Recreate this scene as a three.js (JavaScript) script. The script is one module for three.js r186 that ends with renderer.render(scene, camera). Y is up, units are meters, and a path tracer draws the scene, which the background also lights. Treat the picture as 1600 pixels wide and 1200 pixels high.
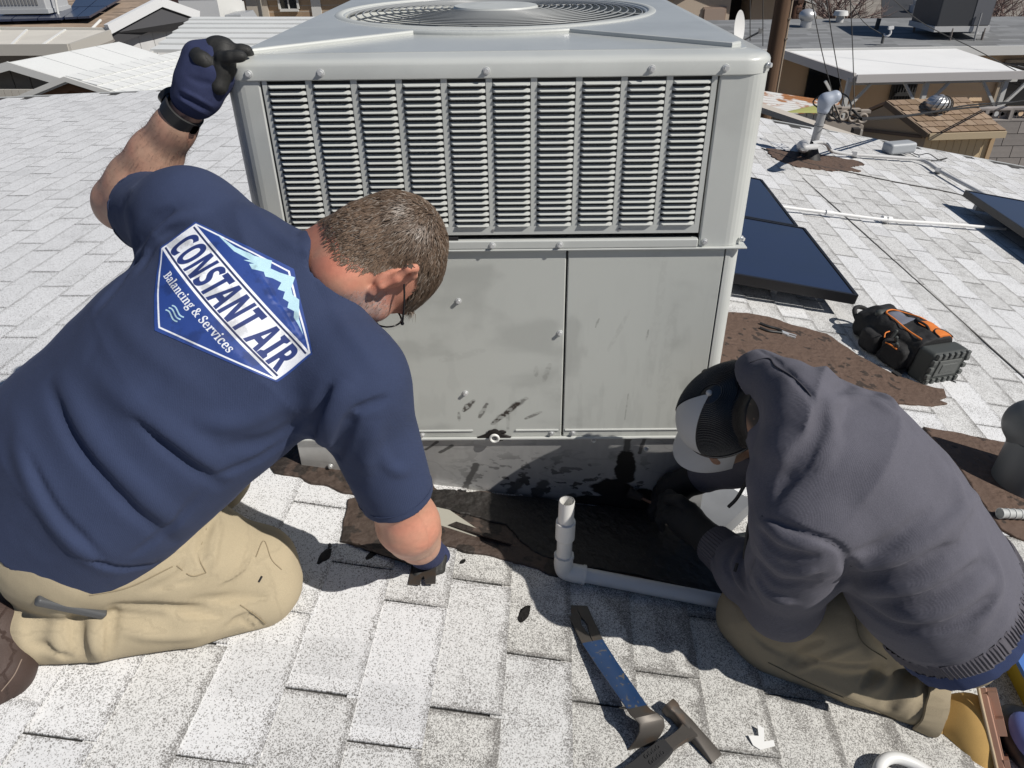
import * as THREE from 'three';
import { mergeGeometries, mergeVertices, toCreasedNormals } from 'three/addons/utils/BufferGeometryUtils.js';
import { RoundedBoxGeometry } from 'three/addons/geometries/RoundedBoxGeometry.js';

// ---------- camera, sky, sun, exposure ----------
const scene = new THREE.Scene();
const camera = new THREE.PerspectiveCamera(55.1, 4 / 3, 0.05, 400);
camera.rotation.set(-0.55938, 0.01222, -0.01466, 'YXZ');
camera.position.set(0, 4.8, 0);
const renderer = new THREE.WebGLRenderer({ antialias: true });
renderer.setSize(1024, 768);
renderer.toneMapping = THREE.LinearToneMapping;
renderer.toneMappingExposure = 1.0;
renderer.shadowMap.enabled = true;

const SUNV = new THREE.Vector3(0.663, 0.682, 0.309).normalize();   // towards the sun
{
  const W = 256, H = 128, d = new Float32Array(W * H * 4);
  for (let j = 0; j < H; j++) for (let i = 0; i < W; i++) {
    const el = ((j + 0.5) / H - 0.5) * Math.PI, az = ((i + 0.5) / W - 0.5) * 2 * Math.PI;
    const dir = new THREE.Vector3(Math.cos(el) * Math.cos(az), Math.sin(el), Math.cos(el) * Math.sin(az));
    const s = Math.max(0, Math.sin(el)), g = Math.pow(1 - s, 3.0), sun = Math.pow(Math.max(0, dir.dot(SUNV)), 6);
    let r = 0.055 + 0.16 * g + 0.10 * sun, gg = 0.112 + 0.19 * g + 0.10 * sun, b = 0.235 + 0.21 * g + 0.09 * sun;
    if (el < 0) { r = 0.16; gg = 0.15; b = 0.14; }
    const k = (j * W + i) * 4; d[k] = r * 0.66; d[k + 1] = gg * 0.66; d[k + 2] = b * 0.66; d[k + 3] = 1;
  }
  const sky = new THREE.DataTexture(d, W, H, THREE.RGBAFormat, THREE.FloatType);
  sky.mapping = THREE.EquirectangularReflectionMapping; sky.magFilter = THREE.LinearFilter; sky.minFilter = THREE.LinearFilter;
  sky.colorSpace = THREE.LinearSRGBColorSpace; sky.needsUpdate = true;
  scene.background = sky; scene.environment = sky;
}
const sun = new THREE.DirectionalLight(new THREE.Color(1, 0.955, 0.89), 4.6);
sun.position.copy(SUNV).multiplyScalar(30); sun.target.position.set(0, 3, -2);
sun.position.add(sun.target.position);
sun.castShadow = true; sun.shadow.mapSize.set(4096, 4096);
Object.assign(sun.shadow.camera, { left: -14, right: 14, top: 14, bottom: -14, near: 1, far: 80 });
scene.add(sun, sun.target);

// ---------- helpers ----------
const V = (a, b, c) => Array.isArray(a) ? new THREE.Vector3(a[0], a[1], a[2]) : a.isVector3 ? a.clone() : new THREE.Vector3(a, b, c);
let seed = 20240;
const rnd = () => { seed = (seed * 1664525 + 1013904223) >>> 0; return seed / 4294967296; };
const rr = (a, b) => a + (b - a) * rnd();
const clamp = (x, a, b) => Math.max(a, Math.min(b, x)), mix = (a, b, t) => a + (b - a) * t;
const sstep = (a, b, x) => { const t = clamp((x - a) / (b - a), 0, 1); return t * t * (3 - 2 * t); };
const hash = (x, y, z) => { let h = (x * 374761393 + y * 668265263 + z * 2147483647) | 0; h = Math.imul(h ^ (h >>> 13), 1274126177); h ^= h >>> 16; return (h >>> 0) / 4294967296; };
function vnoise(x, y, z) {
  const i = Math.floor(x), j = Math.floor(y), k = Math.floor(z); let u = x - i, v = y - j, w = z - k;
  u = u * u * (3 - 2 * u); v = v * v * (3 - 2 * v); w = w * w * (3 - 2 * w);
  const l = (a, b, t) => a + (b - a) * t;
  return l(l(l(hash(i, j, k), hash(i + 1, j, k), u), l(hash(i, j + 1, k), hash(i + 1, j + 1, k), u), v),
    l(l(hash(i, j, k + 1), hash(i + 1, j, k + 1), u), l(hash(i, j + 1, k + 1), hash(i + 1, j + 1, k + 1), u), v), w);
}
const fbm = (x, y, z, o = 4) => { let s = 0, a = 0.5, f = 1; for (let i = 0; i < o; i++) { s += a * vnoise(x * f, y * f, z * f + i * 7.3); a *= 0.5; f *= 2.03; } return s / (1 - Math.pow(0.5, o)); };
const toS = x => Math.round(255 * (x <= 0.0031308 ? 12.92 * x : 1.055 * Math.pow(clamp(x, 0, 1), 1 / 2.4) - 0.055));
// fn(u, v, i, j) -> [r, g, b] linear (colour) or a grey value (data)
function tex(w, h, fn, repeat, grey) {
  const d = new Uint8Array(w * h * 4);
  for (let j = 0; j < h; j++) for (let i = 0; i < w; i++) {
    const c = fn((i + 0.5) / w, (j + 0.5) / h, i, j), k = (j * w + i) * 4;
    if (grey) { const g = clamp(Math.round(c * 255), 0, 255); d[k] = d[k + 1] = d[k + 2] = g; d[k + 3] = 255; }
    else { d[k] = toS(c[0]); d[k + 1] = toS(c[1]); d[k + 2] = toS(c[2]); d[k + 3] = c.length > 3 ? Math.round(clamp(c[3], 0, 1) * 255) : 255; }
  }
  const t = new THREE.DataTexture(d, w, h); t.wrapS = t.wrapT = THREE.RepeatWrapping; t.magFilter = THREE.LinearFilter; t.minFilter = THREE.LinearMipmapLinearFilter; t.generateMipmaps = true;
  if (!grey) t.colorSpace = THREE.SRGBColorSpace;
  if (repeat) t.repeat.set(repeat[0], repeat[1]); t.needsUpdate = true; return t;
}
// periodic fbm for tiling maps
function pn(u, v, f, o, z = 0) {
  const a = fbm(u * f, v * f, z, o), b = fbm((u - 1) * f, v * f, z, o), c = fbm(u * f, (v - 1) * f, z, o), d = fbm((u - 1) * f, (v - 1) * f, z, o);
  const s = sstep(0.7, 1, u), t = sstep(0.7, 1, v); return mix(mix(a, b, s), mix(c, d, s), t);
}
const std = (r, g, b, rough = 0.8, o = {}) => new THREE.MeshStandardMaterial({ color: new THREE.Color().setRGB(r, g, b), roughness: rough, metalness: 0, side: THREE.DoubleSide, ...o });
const used = {};
function numbered(n) { if (used[n] === undefined) { used[n] = 0; return n; } used[n]++; return n + '_' + String(used[n]).padStart(3, '0'); }
function mesh(name, geos, m, parent) {
  const list = (Array.isArray(geos) ? geos : [geos]).map(g => {
    g = g.index ? g.toNonIndexed() : g; if (!g.attributes.normal) g.computeVertexNormals();
    if (!g.attributes.uv) g.setAttribute('uv', new THREE.BufferAttribute(new Float32Array(g.attributes.position.count * 2), 2));
    for (const k of Object.keys(g.attributes)) if (!['position', 'normal', 'uv', 'color'].includes(k)) g.deleteAttribute(k); return g;
  });
  const g = list.length > 1 ? mergeGeometries(list) : list[0];
  const o = new THREE.Mesh(g, m); o.name = parent ? name : numbered(name); o.castShadow = o.receiveShadow = true; (parent || scene).add(o); return o;
}
function tag(o, label, category, group) { o.userData.label = label; if (category) o.userData.category = category; if (group) o.userData.group = group; return o; }
function thing(name, label, category, group, pos) { const o = new THREE.Group(); o.name = numbered(name); scene.add(o); if (pos) o.position.set(...pos); return tag(o, label, category, group); }
function struct(o) { o.userData.kind = 'structure'; return o; }
const box = (w, h, d, x = 0, y = 0, z = 0) => new THREE.BoxGeometry(w, h, d).translate(x, y, z);
const rbox = (w, h, d, r, x = 0, y = 0, z = 0, s = 2) => new RoundedBoxGeometry(w, h, d, s, r).translate(x, y, z);
const bx = (x0, x1, y0, y1, z0, z1) => box(x1 - x0, y1 - y0, z1 - z0, (x0 + x1) / 2, (y0 + y1) / 2, (z0 + z1) / 2);
function metreUV(g, s = 1) {   // box-projected uv in metres
  g = g.index ? g.toNonIndexed() : g; if (!g.attributes.normal) g.computeVertexNormals();
  const p = g.attributes.position, n = g.attributes.normal, uv = new Float32Array(p.count * 2);
  for (let i = 0; i < p.count; i++) {
    const a = Math.abs(n.getX(i)), b = Math.abs(n.getY(i)), c = Math.abs(n.getZ(i));
    const q = a > b && a > c ? [p.getZ(i), p.getY(i)] : b > c ? [p.getX(i), p.getZ(i)] : [p.getX(i), p.getY(i)];
    uv[2 * i] = q[0] * s; uv[2 * i + 1] = q[1] * s;
  }
  g.setAttribute('uv', new THREE.BufferAttribute(uv, 2)); return g;
}
function tube(pts, r, seg = 24, rad = 8, closed = false) {
  const c = new THREE.CatmullRomCurve3(pts.map(p => V(p)), closed, 'centripetal'); return new THREE.TubeGeometry(c, seg, r, rad, closed);
}
function rod(a, b, r, r2 = r, seg = 10) {
  a = V(a); b = V(b); const d = b.clone().sub(a), L = d.length(); const g = new THREE.CylinderGeometry(r2, r, L, seg);
  g.applyQuaternion(new THREE.Quaternion().setFromUnitVectors(V(0, 1, 0), d.normalize())); const m = a.add(b).multiplyScalar(0.5); return g.translate(m.x, m.y, m.z);
}
function bar(a, b, w, h, up = V(0, 1, 0)) {   // rectangular bar from a to b
  a = V(a); b = V(b); const z = b.clone().sub(a), L = z.length(); z.normalize(); const x = up.clone().cross(z).normalize(), y = z.clone().cross(x);
  const g = new THREE.BoxGeometry(w, h, L); const m = a.add(b).multiplyScalar(0.5); g.applyMatrix4(new THREE.Matrix4().makeBasis(x, y, z).setPosition(m)); return g;
}
function prism(pts, t, uvs = 1) {   // slab: polygon of points, thickness vector t
  const P = pts.map(p => V(p)), T = V(t), n = P.length, pos = [];
  const tri = (a, b, c) => pos.push(a.x, a.y, a.z, b.x, b.y, b.z, c.x, c.y, c.z); const Q = P.map(p => p.clone().add(T));
  for (let i = 1; i < n - 1; i++) { tri(P[0], P[i], P[i + 1]); tri(Q[0], Q[i + 1], Q[i]); }
  for (let i = 0; i < n; i++) { const j = (i + 1) % n; tri(P[i], Q[i], Q[j]); tri(P[i], Q[j], P[j]); }
  const g = new THREE.BufferGeometry(); g.setAttribute('position', new THREE.BufferAttribute(new Float32Array(pos), 3)); g.computeVertexNormals(); return metreUV(g, uvs);
}
function poly(pts, depth, bevel = 0) { const s = new THREE.Shape(pts.map(p => new THREE.Vector2(p[0], p[1]))); return new THREE.ExtrudeGeometry(s, { depth, bevelEnabled: bevel > 0, bevelSize: bevel, bevelThickness: bevel, bevelSegments: 2, curveSegments: 6 }); }
const lerp3 = (a, b, t) => [mix(a[0], b[0], t), mix(a[1], b[1], t), mix(a[2], b[2], t)];
const frameM = (x, y, z, p) => new THREE.Matrix4().makeBasis(V(x).normalize(), V(y).normalize(), V(z).normalize()).setPosition(V(p));


// ---------- ground ----------
{
  const t = tex(512, 512, (u, v, i, j) => { const a = pn(u, v, 5, 5), g = hash(i, j, 3); const d = 0.16 + 0.14 * a + 0.05 * (g - 0.5); return [d * 1.08, d * 0.97, d * 0.83]; }, [0.25, 0.25]);
  const g = new THREE.PlaneGeometry(700, 700).rotateX(-Math.PI / 2); const uv = g.attributes.uv; for (let i = 0; i < uv.count; i++) uv.setXY(i, uv.getX(i) * 700, uv.getY(i) * 700);
  struct(mesh('ground', g, new THREE.MeshStandardMaterial({ map: t, roughness: 1 })));
}


// ---------- our roof: two shingled planes, right one sloping down to +x ----------
const ES = V(0.998537, 0, 0.054079), EC = V(0.054079, 0, -0.998537), SLOPE = 0.175, SL = 0.04, RY0 = 3.572, RIDGE = -0.97;
const roofY = c => c > RIDGE ? RY0 - SLOPE * c : RY0 - SLOPE * RIDGE + SL * (c - RIDGE);
const RN = V(SLOPE * ES.x, 1, SLOPE * ES.z).normalize(), RD = V(ES.x, -SLOPE, ES.z).normalize();   // normal and down-slope direction of the right plane
const rp = (c, t, h = 0) => { const n = c > RIDGE ? RN : V(-SL * ES.x, 1, -SL * ES.z).normalize(); return V(ES.x * c + EC.x * t, roofY(c), ES.z * c + EC.z * t).addScaledVector(n, h); };
const rpa = (c, t, h = 0) => rp(c, t, h).toArray();
const roofAt = p => roofY(p[0] * ES.x + p[2] * ES.z);

// shingle atlas: 8 x 16 tabs, white roof coating over dark granules; v = 0 is the butt edge
const atlas = (() => {
  const W = 2048, H = 2048, CW = 256, CH = 128;
  return tex(W, H, (u, v, i, j) => {
    const cx = i >> 8, cy = j >> 7, id = cy * 8 + cx, x = (i & 255) / 255, y = (j & 127) / 127;    // x along the course, y up the slope
    const wear = cy < 5 ? 0.10 : cy < 10 ? 0.30 : 0.66;                                            // rows: clean, middling, worn
    const h1 = hash(id, 3, 9), h2 = hash(id, 5, 2);
    const big = fbm(x * 3 + id * 7.1, y * 1.6 + id * 3.3, 1.5, 4), mid = fbm(x * 14 + id, y * 7, 4.2, 3);
    let tone = (cy < 5 ? 0.69 : cy < 10 ? 0.635 : 0.585) + 0.05 * (h1 - 0.5);
    const warm = cy < 5 ? -0.003 : cy < 10 ? 0.004 : 0.014;
    // worn patches where the coating is thin
    const thin = sstep(0.50, 0.70, big) * (0.10 + wear * 1.25) + wear * 0.55 * sstep(.42, .75, mid);
    const ej = 0.03 * (fbm(x * 20 + id, 0, 8.8, 3) - 0.5), e1 = y - 0.05 - ej, e2 = Math.min(x, 1 - x) - 0.018 - ej * 0.5;
    const gr = fbm(x * 9, id * 2.2 + y * 4, 3, 4), edge = Math.max(sstep(0.06 + 0.22 * wear * sstep(.4, .7, gr), -0.02, e1) * (0.4 + 0.8 * gr), sstep(0.03 + .05 * wear * sstep(.45, .7, gr), -0.01, e2) * 0.7, sstep(0.80, 0.98, y) * wear * .5 * sstep(.45, .65, gr)) * (0.3 + wear * 1.2);
    const p = clamp(0.05 + wear * 0.27 + thin * 0.48 + edge * 0.95, 0, 0.93);
    const g1 = hash(i, j, 11), g2 = hash(i >> 1, j >> 1, 17), g3 = hash(i >> 1, j, 29);
    const sp = g1 < p * 0.85 ? 1 : (g2 < p * 0.26 ? 0.9 : (g3 < p * 0.2 ? 0.9 : 0));
    tone += 0.06 * (g1 - 0.5) + 0.07 * (hash(i >> 1, j >> 1, 5) - 0.5);
    if (h2 > 0.72 && cy < 10) { const q0 = h1 * 0.6, q1 = q0 + 0.25 + 0.3 * hash(id, 9, 9); const b = (x > q0 && x < q1 && y < 0.35 + 0.5 * hash(id, 8, 1) ? 1 : 0) * (0.03 + 0.06 * fbm(x * 6 + id, y * 5, 7, 3)); tone -= b; }   // greyer coat
    let c = [tone + warm * 1.0, tone + 0.002 + warm * 0.4, tone - warm * 1.6 + 0.002];
    const dk = [0.105, 0.098, 0.09]; const q = sp * (0.55 + 0.45 * hash(i, j >> 1, 31));
    return [mix(c[0], dk[0], q), mix(c[1], dk[1], q), mix(c[2], dk[2], q)];
  });
})();
const shingleMat = new THREE.MeshStandardMaterial({ map: atlas, roughness: 0.95 });
{
  const roof = new THREE.Group(); roof.name = 'roof'; struct(roof); scene.add(roof);
  const deckTex = tex(512, 512, (u, v, i, j) => { const g = hash(i, j, 2), d = 0.035 + 0.05 * (g > 0.8 ? 1 : 0) * g + 0.05 * sstep(.5, .8, pn(u, v, 6, 4)); return [d, d * 0.97, d * 0.93]; }, [2, 2]);
  const deck = (c0, c1, t0, t1) => prism([rpa(c0, t0, -0.001), rpa(c1, t0, -0.001), rpa(c1, t1, -0.001), rpa(c0, t1, -0.001)], [0, -0.12, 0]);
  const T0 = -1.2, TR = 7.16, TL = 6.35, CE = 6.3, CL = -6.6;
  mesh('roof_deck', [deck(RIDGE + 0.002, CE, T0, TR), deck(CL, RIDGE - 0.002, T0, TL)], new THREE.MeshStandardMaterial({ map: deckTex, roughness: 1 }), roof);
  const white = std(0.62, 0.63, 0.62, 0.6);
  // drip edge along the far rakes
  mesh('drip_edge', [bar(rpa(RIDGE, TR + 0.008, -0.02), rpa(CE, TR + 0.008, -0.02), 0.016, 0.05, RN), bar(rpa(CL, TL + 0.008, -0.02), rpa(RIDGE, TL + 0.008, -0.02), 0.016, 0.05)], white, roof);
  // walls of the house below
  mesh('house_wall', [bx(-5.9, 5.9, 0.02, 2.45, -6.0, -5.9)], std(0.5, 0.45, 0.37, 0.9), roof);
  // tabs
  const EXP = 0.127, TAB = 0.305, geoCache = {};
  function tabGeo(cell, jit) {
    const key = cell + '_' + jit; if (geoCache[key]) return geoCache[key];
    const gap = 0.0045, L = TAB - gap, W = EXP + 0.022, th = 0.0034;
    const g = new THREE.BoxGeometry(L, th, W); // x along course, z down-slope
    const p = g.attributes.position, uv = g.attributes.uv, cx = cell % 8, cy = Math.floor(cell / 8);
    const J = k => (hash(cell, jit, k) - 0.5);
    for (let i = 0; i < p.count; i++) {
      let x = p.getX(i), y = p.getY(i), z = p.getZ(i); const butt = z > 0, right = x > 0;
      if (butt) { z += J(right ? 1 : 2) * 0.004; x += J(right ? 3 : 4) * 0.004; y += 0.0048 + 0.0016 * J(right ? 5 : 6); } else y += 0.0006;
      p.setXYZ(i, x, y, z);
      const U = clamp((x + L / 2) / L, 0.01, 0.99), Vv = clamp((W / 2 - z) / W, 0.01, 0.99);
      uv.setXY(i, (cx + U) / 8, (cy + Vv) / 16);
    }
    g.computeVertexNormals(); return geoCache[key] = g;
  }
  camera.updateMatrixWorld(); camera.updateProjectionMatrix();
  const inv = camera.matrixWorldInverse.copy(camera.matrixWorld).invert(), tabs = [];
  function field(cStart, dir, cEnd, t1) {
    const rows = Math.floor(Math.abs(cEnd - cStart) / EXP);
    for (let r = 0; r < rows; r++) {
      const off = (r % 2) * 0.5 * TAB + ((r * 0.37) % 1 > 0.72 ? 0.07 : 0) + 0.02 * hash(r, 1, 1);
      for (let t = T0 + off; t < t1; t += TAB) {
        const tt = Math.min(t, t1 - TAB / 2), cm = cStart + dir * (r + 0.5) * EXP; if (tt < t - 0.1) continue;
        const lift = hash(r, Math.round(t * 50), 7);
        const pos = rp(cm - dir * 0.011, tt, 0.0016 + (lift > 0.93 ? 0.0012 : 0));
        const q = pos.clone().applyMatrix4(inv), px = 800 + 1150 * q.x / -q.z, py = 600 - 1150 * q.y / -q.z;
        // paint condition by place: clean up-slope left and far away, worn around the unit's front right
        let wv = sstep(-0.75, 0.35, cm) * sstep(2.2, 1.2, t) + 0.10 + 0.5 * (hash(r, Math.round(t * 31), 3) - 0.5);
        if (cm > RIDGE && t > 1.6) wv = 0.38 + 0.35 * (hash(r, Math.round(t * 31), 3) - 0.5);
        if (cm < RIDGE) wv *= 0.6;
        const cls = wv < 0.33 ? 0 : wv < 0.68 ? 1 : 2, nrow = [5, 5, 6][cls], base = [0, 5, 10][cls];
        const cell = (base + Math.floor(hash(r, Math.round(t * 77), 21) * nrow)) * 8 + Math.floor(hash(r, Math.round(t * 91), 23) * 8);
        const hid = pos.x > -0.5 && pos.x < 0.42 && pos.z < -1.45 && pos.z > -2.9;
        tabs.push({ pos, dir, cell, jit: Math.floor(lift * 3), rank: q.z < -0.2 && px > -60 && px < 1660 && py > -20 && py < 1290 && !hid ? -q.z : 1e9 });
      }
    }
  }
  field(RIDGE, 1, CE, TR); field(RIDGE, -1, CL, TL);
  tabs.sort((a, b) => a.rank - b.rank);
  const mR = new THREE.Matrix4().makeBasis(EC, RN, RD.clone()), LD = V(-ES.x, -SL, -ES.z).normalize(), LN = V(-SL * ES.x, 1, -SL * ES.z).normalize();
  const mL = new THREE.Matrix4().makeBasis(EC.clone().negate(), LN, LD), rest = [];
  tabs.forEach((tb, i) => {
    const m = (tb.dir > 0 ? mR : mL).clone().setPosition(tb.pos);
    if (i < 300) { const o = new THREE.Mesh(tabGeo(tb.cell, tb.jit), shingleMat); o.name = 'shingle'; o.applyMatrix4(m); o.castShadow = o.receiveShadow = true; roof.add(o); }
    else rest.push(tabGeo(tb.cell, tb.jit).clone().applyMatrix4(m));
  });
  const st = mesh('shingle_field', rest, shingleMat, roof); st.userData.kind = 'stuff';
  // ridge cap
  const caps = []; for (let t = T0; t < 6.3; t += 0.13) { const cl = (Math.floor(rnd() * 5)) * 8 + Math.floor(rnd() * 8); for (const d of [1, -1]) { const g = tabGeo(cl, 1).clone().scale(0.5, 1, 1).rotateY(Math.PI / 2); g.applyMatrix4((d > 0 ? mR : mL).clone().setPosition(rp(RIDGE + d * 0.07, t, 0.009))); caps.push(g); } }
  mesh('ridge_cap', caps, shingleMat, roof).userData.kind = 'stuff';
}


// ---------- rooftop air conditioner ----------
const paintTex = tex(512, 512, (u, v, i, j) => {
  const a = pn(u, v, 4, 5), b = pn(u, v, 22, 3, 4), g = hash(i, j, 3); const d = 1 - 0.10 * sstep(0.5, 0.75, a) - 0.05 * (b - 0.5) + 0.02 * (g - 0.5);
  return [0.545 * d, 0.56 * d, 0.535 * d];
}, [1.6, 1.6]);
const paintRough = tex(256, 256, (u, v) => 0.34 + 0.28 * pn(u, v, 5, 4, 2), [2, 2], true);
const paint = new THREE.MeshPhysicalMaterial({ map: paintTex, roughnessMap: paintRough, roughness: 1, side: THREE.DoubleSide, clearcoat: 0.25, clearcoatRoughness: 0.35 });
// the lower door panels: hand smears, drips, fingermarks of tar (uv over the panel, 0..1)
function stainTex(sd, marks) {
  return tex(512, 512, (u, v, i, j) => {
    const a = fbm(u * 5 + sd, v * 5, 2, 5), b = fbm(u * 2.2 + sd * 2, v * 7, 5, 4), c = fbm(u * 26, v * 7 + sd, 9, 3);
    let d = 1 - 0.16 * sstep(0.5, 0.68, a) * sstep(.35, .6, b) - 0.07 * sstep(0.55, 0.7, c) * (1 - v) + 0.02 * (hash(i, j, 4) - .5);
    let col = [0.54 * d, 0.555 * d, 0.52 * d];
    for (const [x0, y0, x1, y1, w, s] of marks) {
      const dx = x1 - x0, dy = y1 - y0, t = clamp(((u - x0) * dx + (v - y0) * dy) / (dx * dx + dy * dy), 0, 1);
      const q = Math.hypot(u - x0 - t * dx, v - y0 - t * dy) / (w * (0.5 + 0.8 * Math.sin(Math.PI * (0.15 + 0.7 * t))) * (0.55 + 0.9 * fbm(u * 40, v * 40, sd, 3)));
      const k = s * sstep(1, 0.45, q) * (0.35 + 0.65 * sstep(0.4, 0.55, fbm(u * 60, v * 60, sd + 3, 2))); col = [mix(col[0], 0.035, k), mix(col[1], 0.026, k), mix(col[2], 0.02, k)];
    }
    return col;
  });
}
const capPaint = new THREE.MeshPhysicalMaterial({ map: paintTex, roughness: 0.5, side: THREE.DoubleSide, clearcoat: 0.9, clearcoatRoughness: 0.22 });
const darkIn = std(0.22, 0.22, 0.22, 0.7);
const steel = new THREE.MeshStandardMaterial({ color: new THREE.Color().setRGB(0.72, 0.73, 0.73), metalness: 0.55, roughness: 0.38 });
const ZF = -1.4, UX0 = -0.531, UX1 = 0.455, UZ0 = -2.86, FX = -0.053, FZ = -2.08;
function rrect(x0, x1, z0, z1, r, n = 6) {   // rounded rectangle in xz, counter-clockwise
  const p = []; for (const [cx, cz, a0] of [[x1 - r, z1 - r, 0], [x0 + r, z1 - r, 90], [x0 + r, z0 + r, 180], [x1 - r, z0 + r, 270]])
    for (let i = 0; i <= n; i++) { const a = (a0 + 90 * i / n) * Math.PI / 180; p.push([cx + r * Math.cos(a), cz + r * Math.sin(a)]); } return p;
}
function loftRings(rings) {   // rings of [x, y, z]
  const n = rings[0].length, pos = [], idx = []; for (const r of rings) for (const p of r) pos.push(...p);
  for (let k = 0; k < rings.length - 1; k++) for (let i = 0; i < n; i++) { const j = (i + 1) % n, a = k * n + i, b = k * n + j, c = a + n, d = b + n; idx.push(a, c, b, b, c, d); }
  const g = new THREE.BufferGeometry(); g.setAttribute('position', new THREE.BufferAttribute(new Float32Array(pos), 3)); g.setIndex(idx); return metreUV(toCreasedNormals(g, 0.6));
}
function flatXZ(shapePts, holes, y, t, bevel = 0) {   // sheet lying in xz, top at y
  const s = new THREE.Shape(shapePts.map(p => new THREE.Vector2(p[0], -p[1])));
  for (const h of holes) s.holes.push(new THREE.Path(h.map(p => new THREE.Vector2(p[0], -p[1]))));
  const g = new THREE.ExtrudeGeometry(s, { depth: t - bevel, bevelEnabled: bevel > 0, bevelSize: bevel, bevelThickness: bevel, bevelSegments: 2, curveSegments: 8 });
  g.rotateX(-Math.PI / 2); g.translate(0, y - t, 0); return metreUV(g);
}
const circle = (cx, cz, r, n, a0 = 0, a1 = Math.PI * 2) => { const p = []; for (let i = 0; i < n; i++) { const a = a0 + (a1 - a0) * i / (a1 - a0 > 6.2 ? n : n - 1); p.push([cx + r * Math.cos(a), cz + r * Math.sin(a)]); } return p; };
function screwGeo(x, y, z, ax = 'z') {
  const g = mergeGeometries([new THREE.CylinderGeometry(0.0062, 0.0066, 0.0016, 14).translate(0, 0.0008, 0), new THREE.CylinderGeometry(0.0040, 0.0043, 0.0055, 6).translate(0, 0.004, 0)]);
  if (ax === 'z') g.rotateX(Math.PI / 2); else if (ax === 'x') g.rotateZ(-Math.PI / 2); else if (ax === 'd') { g.rotateX(Math.PI / 2); g.rotateY(Math.PI / 4); } return g.rotateZ ? g.translate(x, y, z) : g;
}
{
  const ac = thing('air_conditioner', 'large grey rooftop air conditioner with louvred front and round fan grille on top', 'air conditioner');
  const screw = (x, y, z, ax) => mesh('screw', screwGeo(x, y, z, ax), steel, ac);
  // cap
  const lvl = [[0.003, 4.566], [0, 4.568], [0, 4.589], [0.003, 4.5945], [0.009, 4.5985], [0.018, 4.601], [0.045, 4.605]].map(([k, y]) => rrect(UX0 - 0.004 + k, UX1 + 0.004 - k, UZ0 - 0.004 + k, ZF + 0.004 - k, Math.max(0.012, 0.055 - k)).map(p => [p[0], y, p[1]]));
  const cap = mesh('top_cap', [loftRings(lvl)], capPaint, ac);
  mesh('top_sheet', [flatXZ(rrect(UX0 + 0.04, UX1 - 0.04, UZ0 + 0.04, ZF - 0.04, 0.014), [circle(FX, FZ, 0.375, 72)], 4.6055, 0.003)], capPaint, ac);
  const ang = Math.asin(0.385 / 0.42), ringArc = circle(FX, FZ, 0.42, 24, Math.PI / 2 + 0.40, Math.PI / 2 - 0.40), ringBack = circle(FX, FZ, 0.42, 24, -Math.PI / 2 + 0.40, -Math.PI / 2 - 0.40);
  mesh('raised_sheet', [flatXZ([[-0.478, -1.452], ...ringArc, [0.387, -1.452], [0.405, -1.47], [0.405, -2.80], [0.387, -2.815], ...ringBack, [-0.478, -2.815], [-0.488, -2.80], [-0.488, -1.465]], [circle(FX, FZ, 0.378, 72)], 4.6135, 0.008, 0.004)], capPaint, ac);
  // fan opening
  const ringG = []; for (const [r0, y0, r1, y1] of [[0.4, 4.6135, 0.394, 4.6175], [0.394, 4.6175, 0.381, 4.6175], [0.381, 4.6175, 0.375, 4.60], [0.375, 4.60, 0.372, 4.36]]) ringG.push(new THREE.CylinderGeometry(r0, r1, Math.max(1e-4, Math.abs(y0 - y1)), 72, 1, true).translate(FX, (y0 + y1) / 2, FZ));
  mesh('fan_shroud', [new THREE.LatheGeometry([[0.402, 4.612], [0.397, 4.6165], [0.385, 4.6175], [0.377, 4.612], [0.374, 4.56], [0.372, 4.34]].map(p => new THREE.Vector2(...p)), 72).translate(FX, 0, FZ)], paint, ac);
  mesh('fan_floor', new THREE.CylinderGeometry(0.37, 0.37, 0.01, 48).translate(FX, 4.335, FZ), std(.10, .10, .10, .8), ac);  // dark disc standing for the shade down in the fan opening
  const blades = []; for (let k = 0; k < 3; k++) { const g = box(0.22, 0.004, 0.16, 0.22, 0, 0).rotateX(0.45).rotateY(k * 2.094 + 0.5).translate(FX, 4.45, FZ); blades.push(g); } blades.push(new THREE.CylinderGeometry(0.11, 0.11, 0.16, 24).translate(FX, 4.46, FZ));
  mesh('fan_blades', blades, std(0.08, 0.085, 0.09, 0.5), ac);
  const gm = std(0.30, 0.31, 0.31, 0.35); const wires = [];
  for (let k = 0; k < 15; k++) { const r = 0.118 + k * 0.0178; wires.push(new THREE.TorusGeometry(r, 0.0017, 5, 80).rotateX(Math.PI / 2).translate(FX, 4.6215 - 0.012 * Math.pow((r - 0.1) / 0.27, 3), FZ)); }
  const gr = mesh('fan_grille', wires, gm, ac);
  const spokes = []; for (let k = 0; k < 8; k++) { const a = k * Math.PI / 4 + 0.2; spokes.push(rod([FX + 0.09 * Math.cos(a), 4.6185, FZ + 0.09 * Math.sin(a)], [FX + 0.386 * Math.cos(a), 4.6065, FZ + 0.386 * Math.sin(a)], 0.0021, 0.0021, 6)); }
  mesh('spoke', spokes, gm, gr);
  mesh('hub_plate', new THREE.CylinderGeometry(0.104, 0.108, 0.006, 40).translate(FX, 4.6225, FZ), paint, gr);
  for (const x of [-0.476, -0.348, -0.054, 0.238, 0.368]) screw(x, 4.5795, ZF + 0.004);
  screw(0.446, 4.581, ZF - 0.011, 'd');
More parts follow.
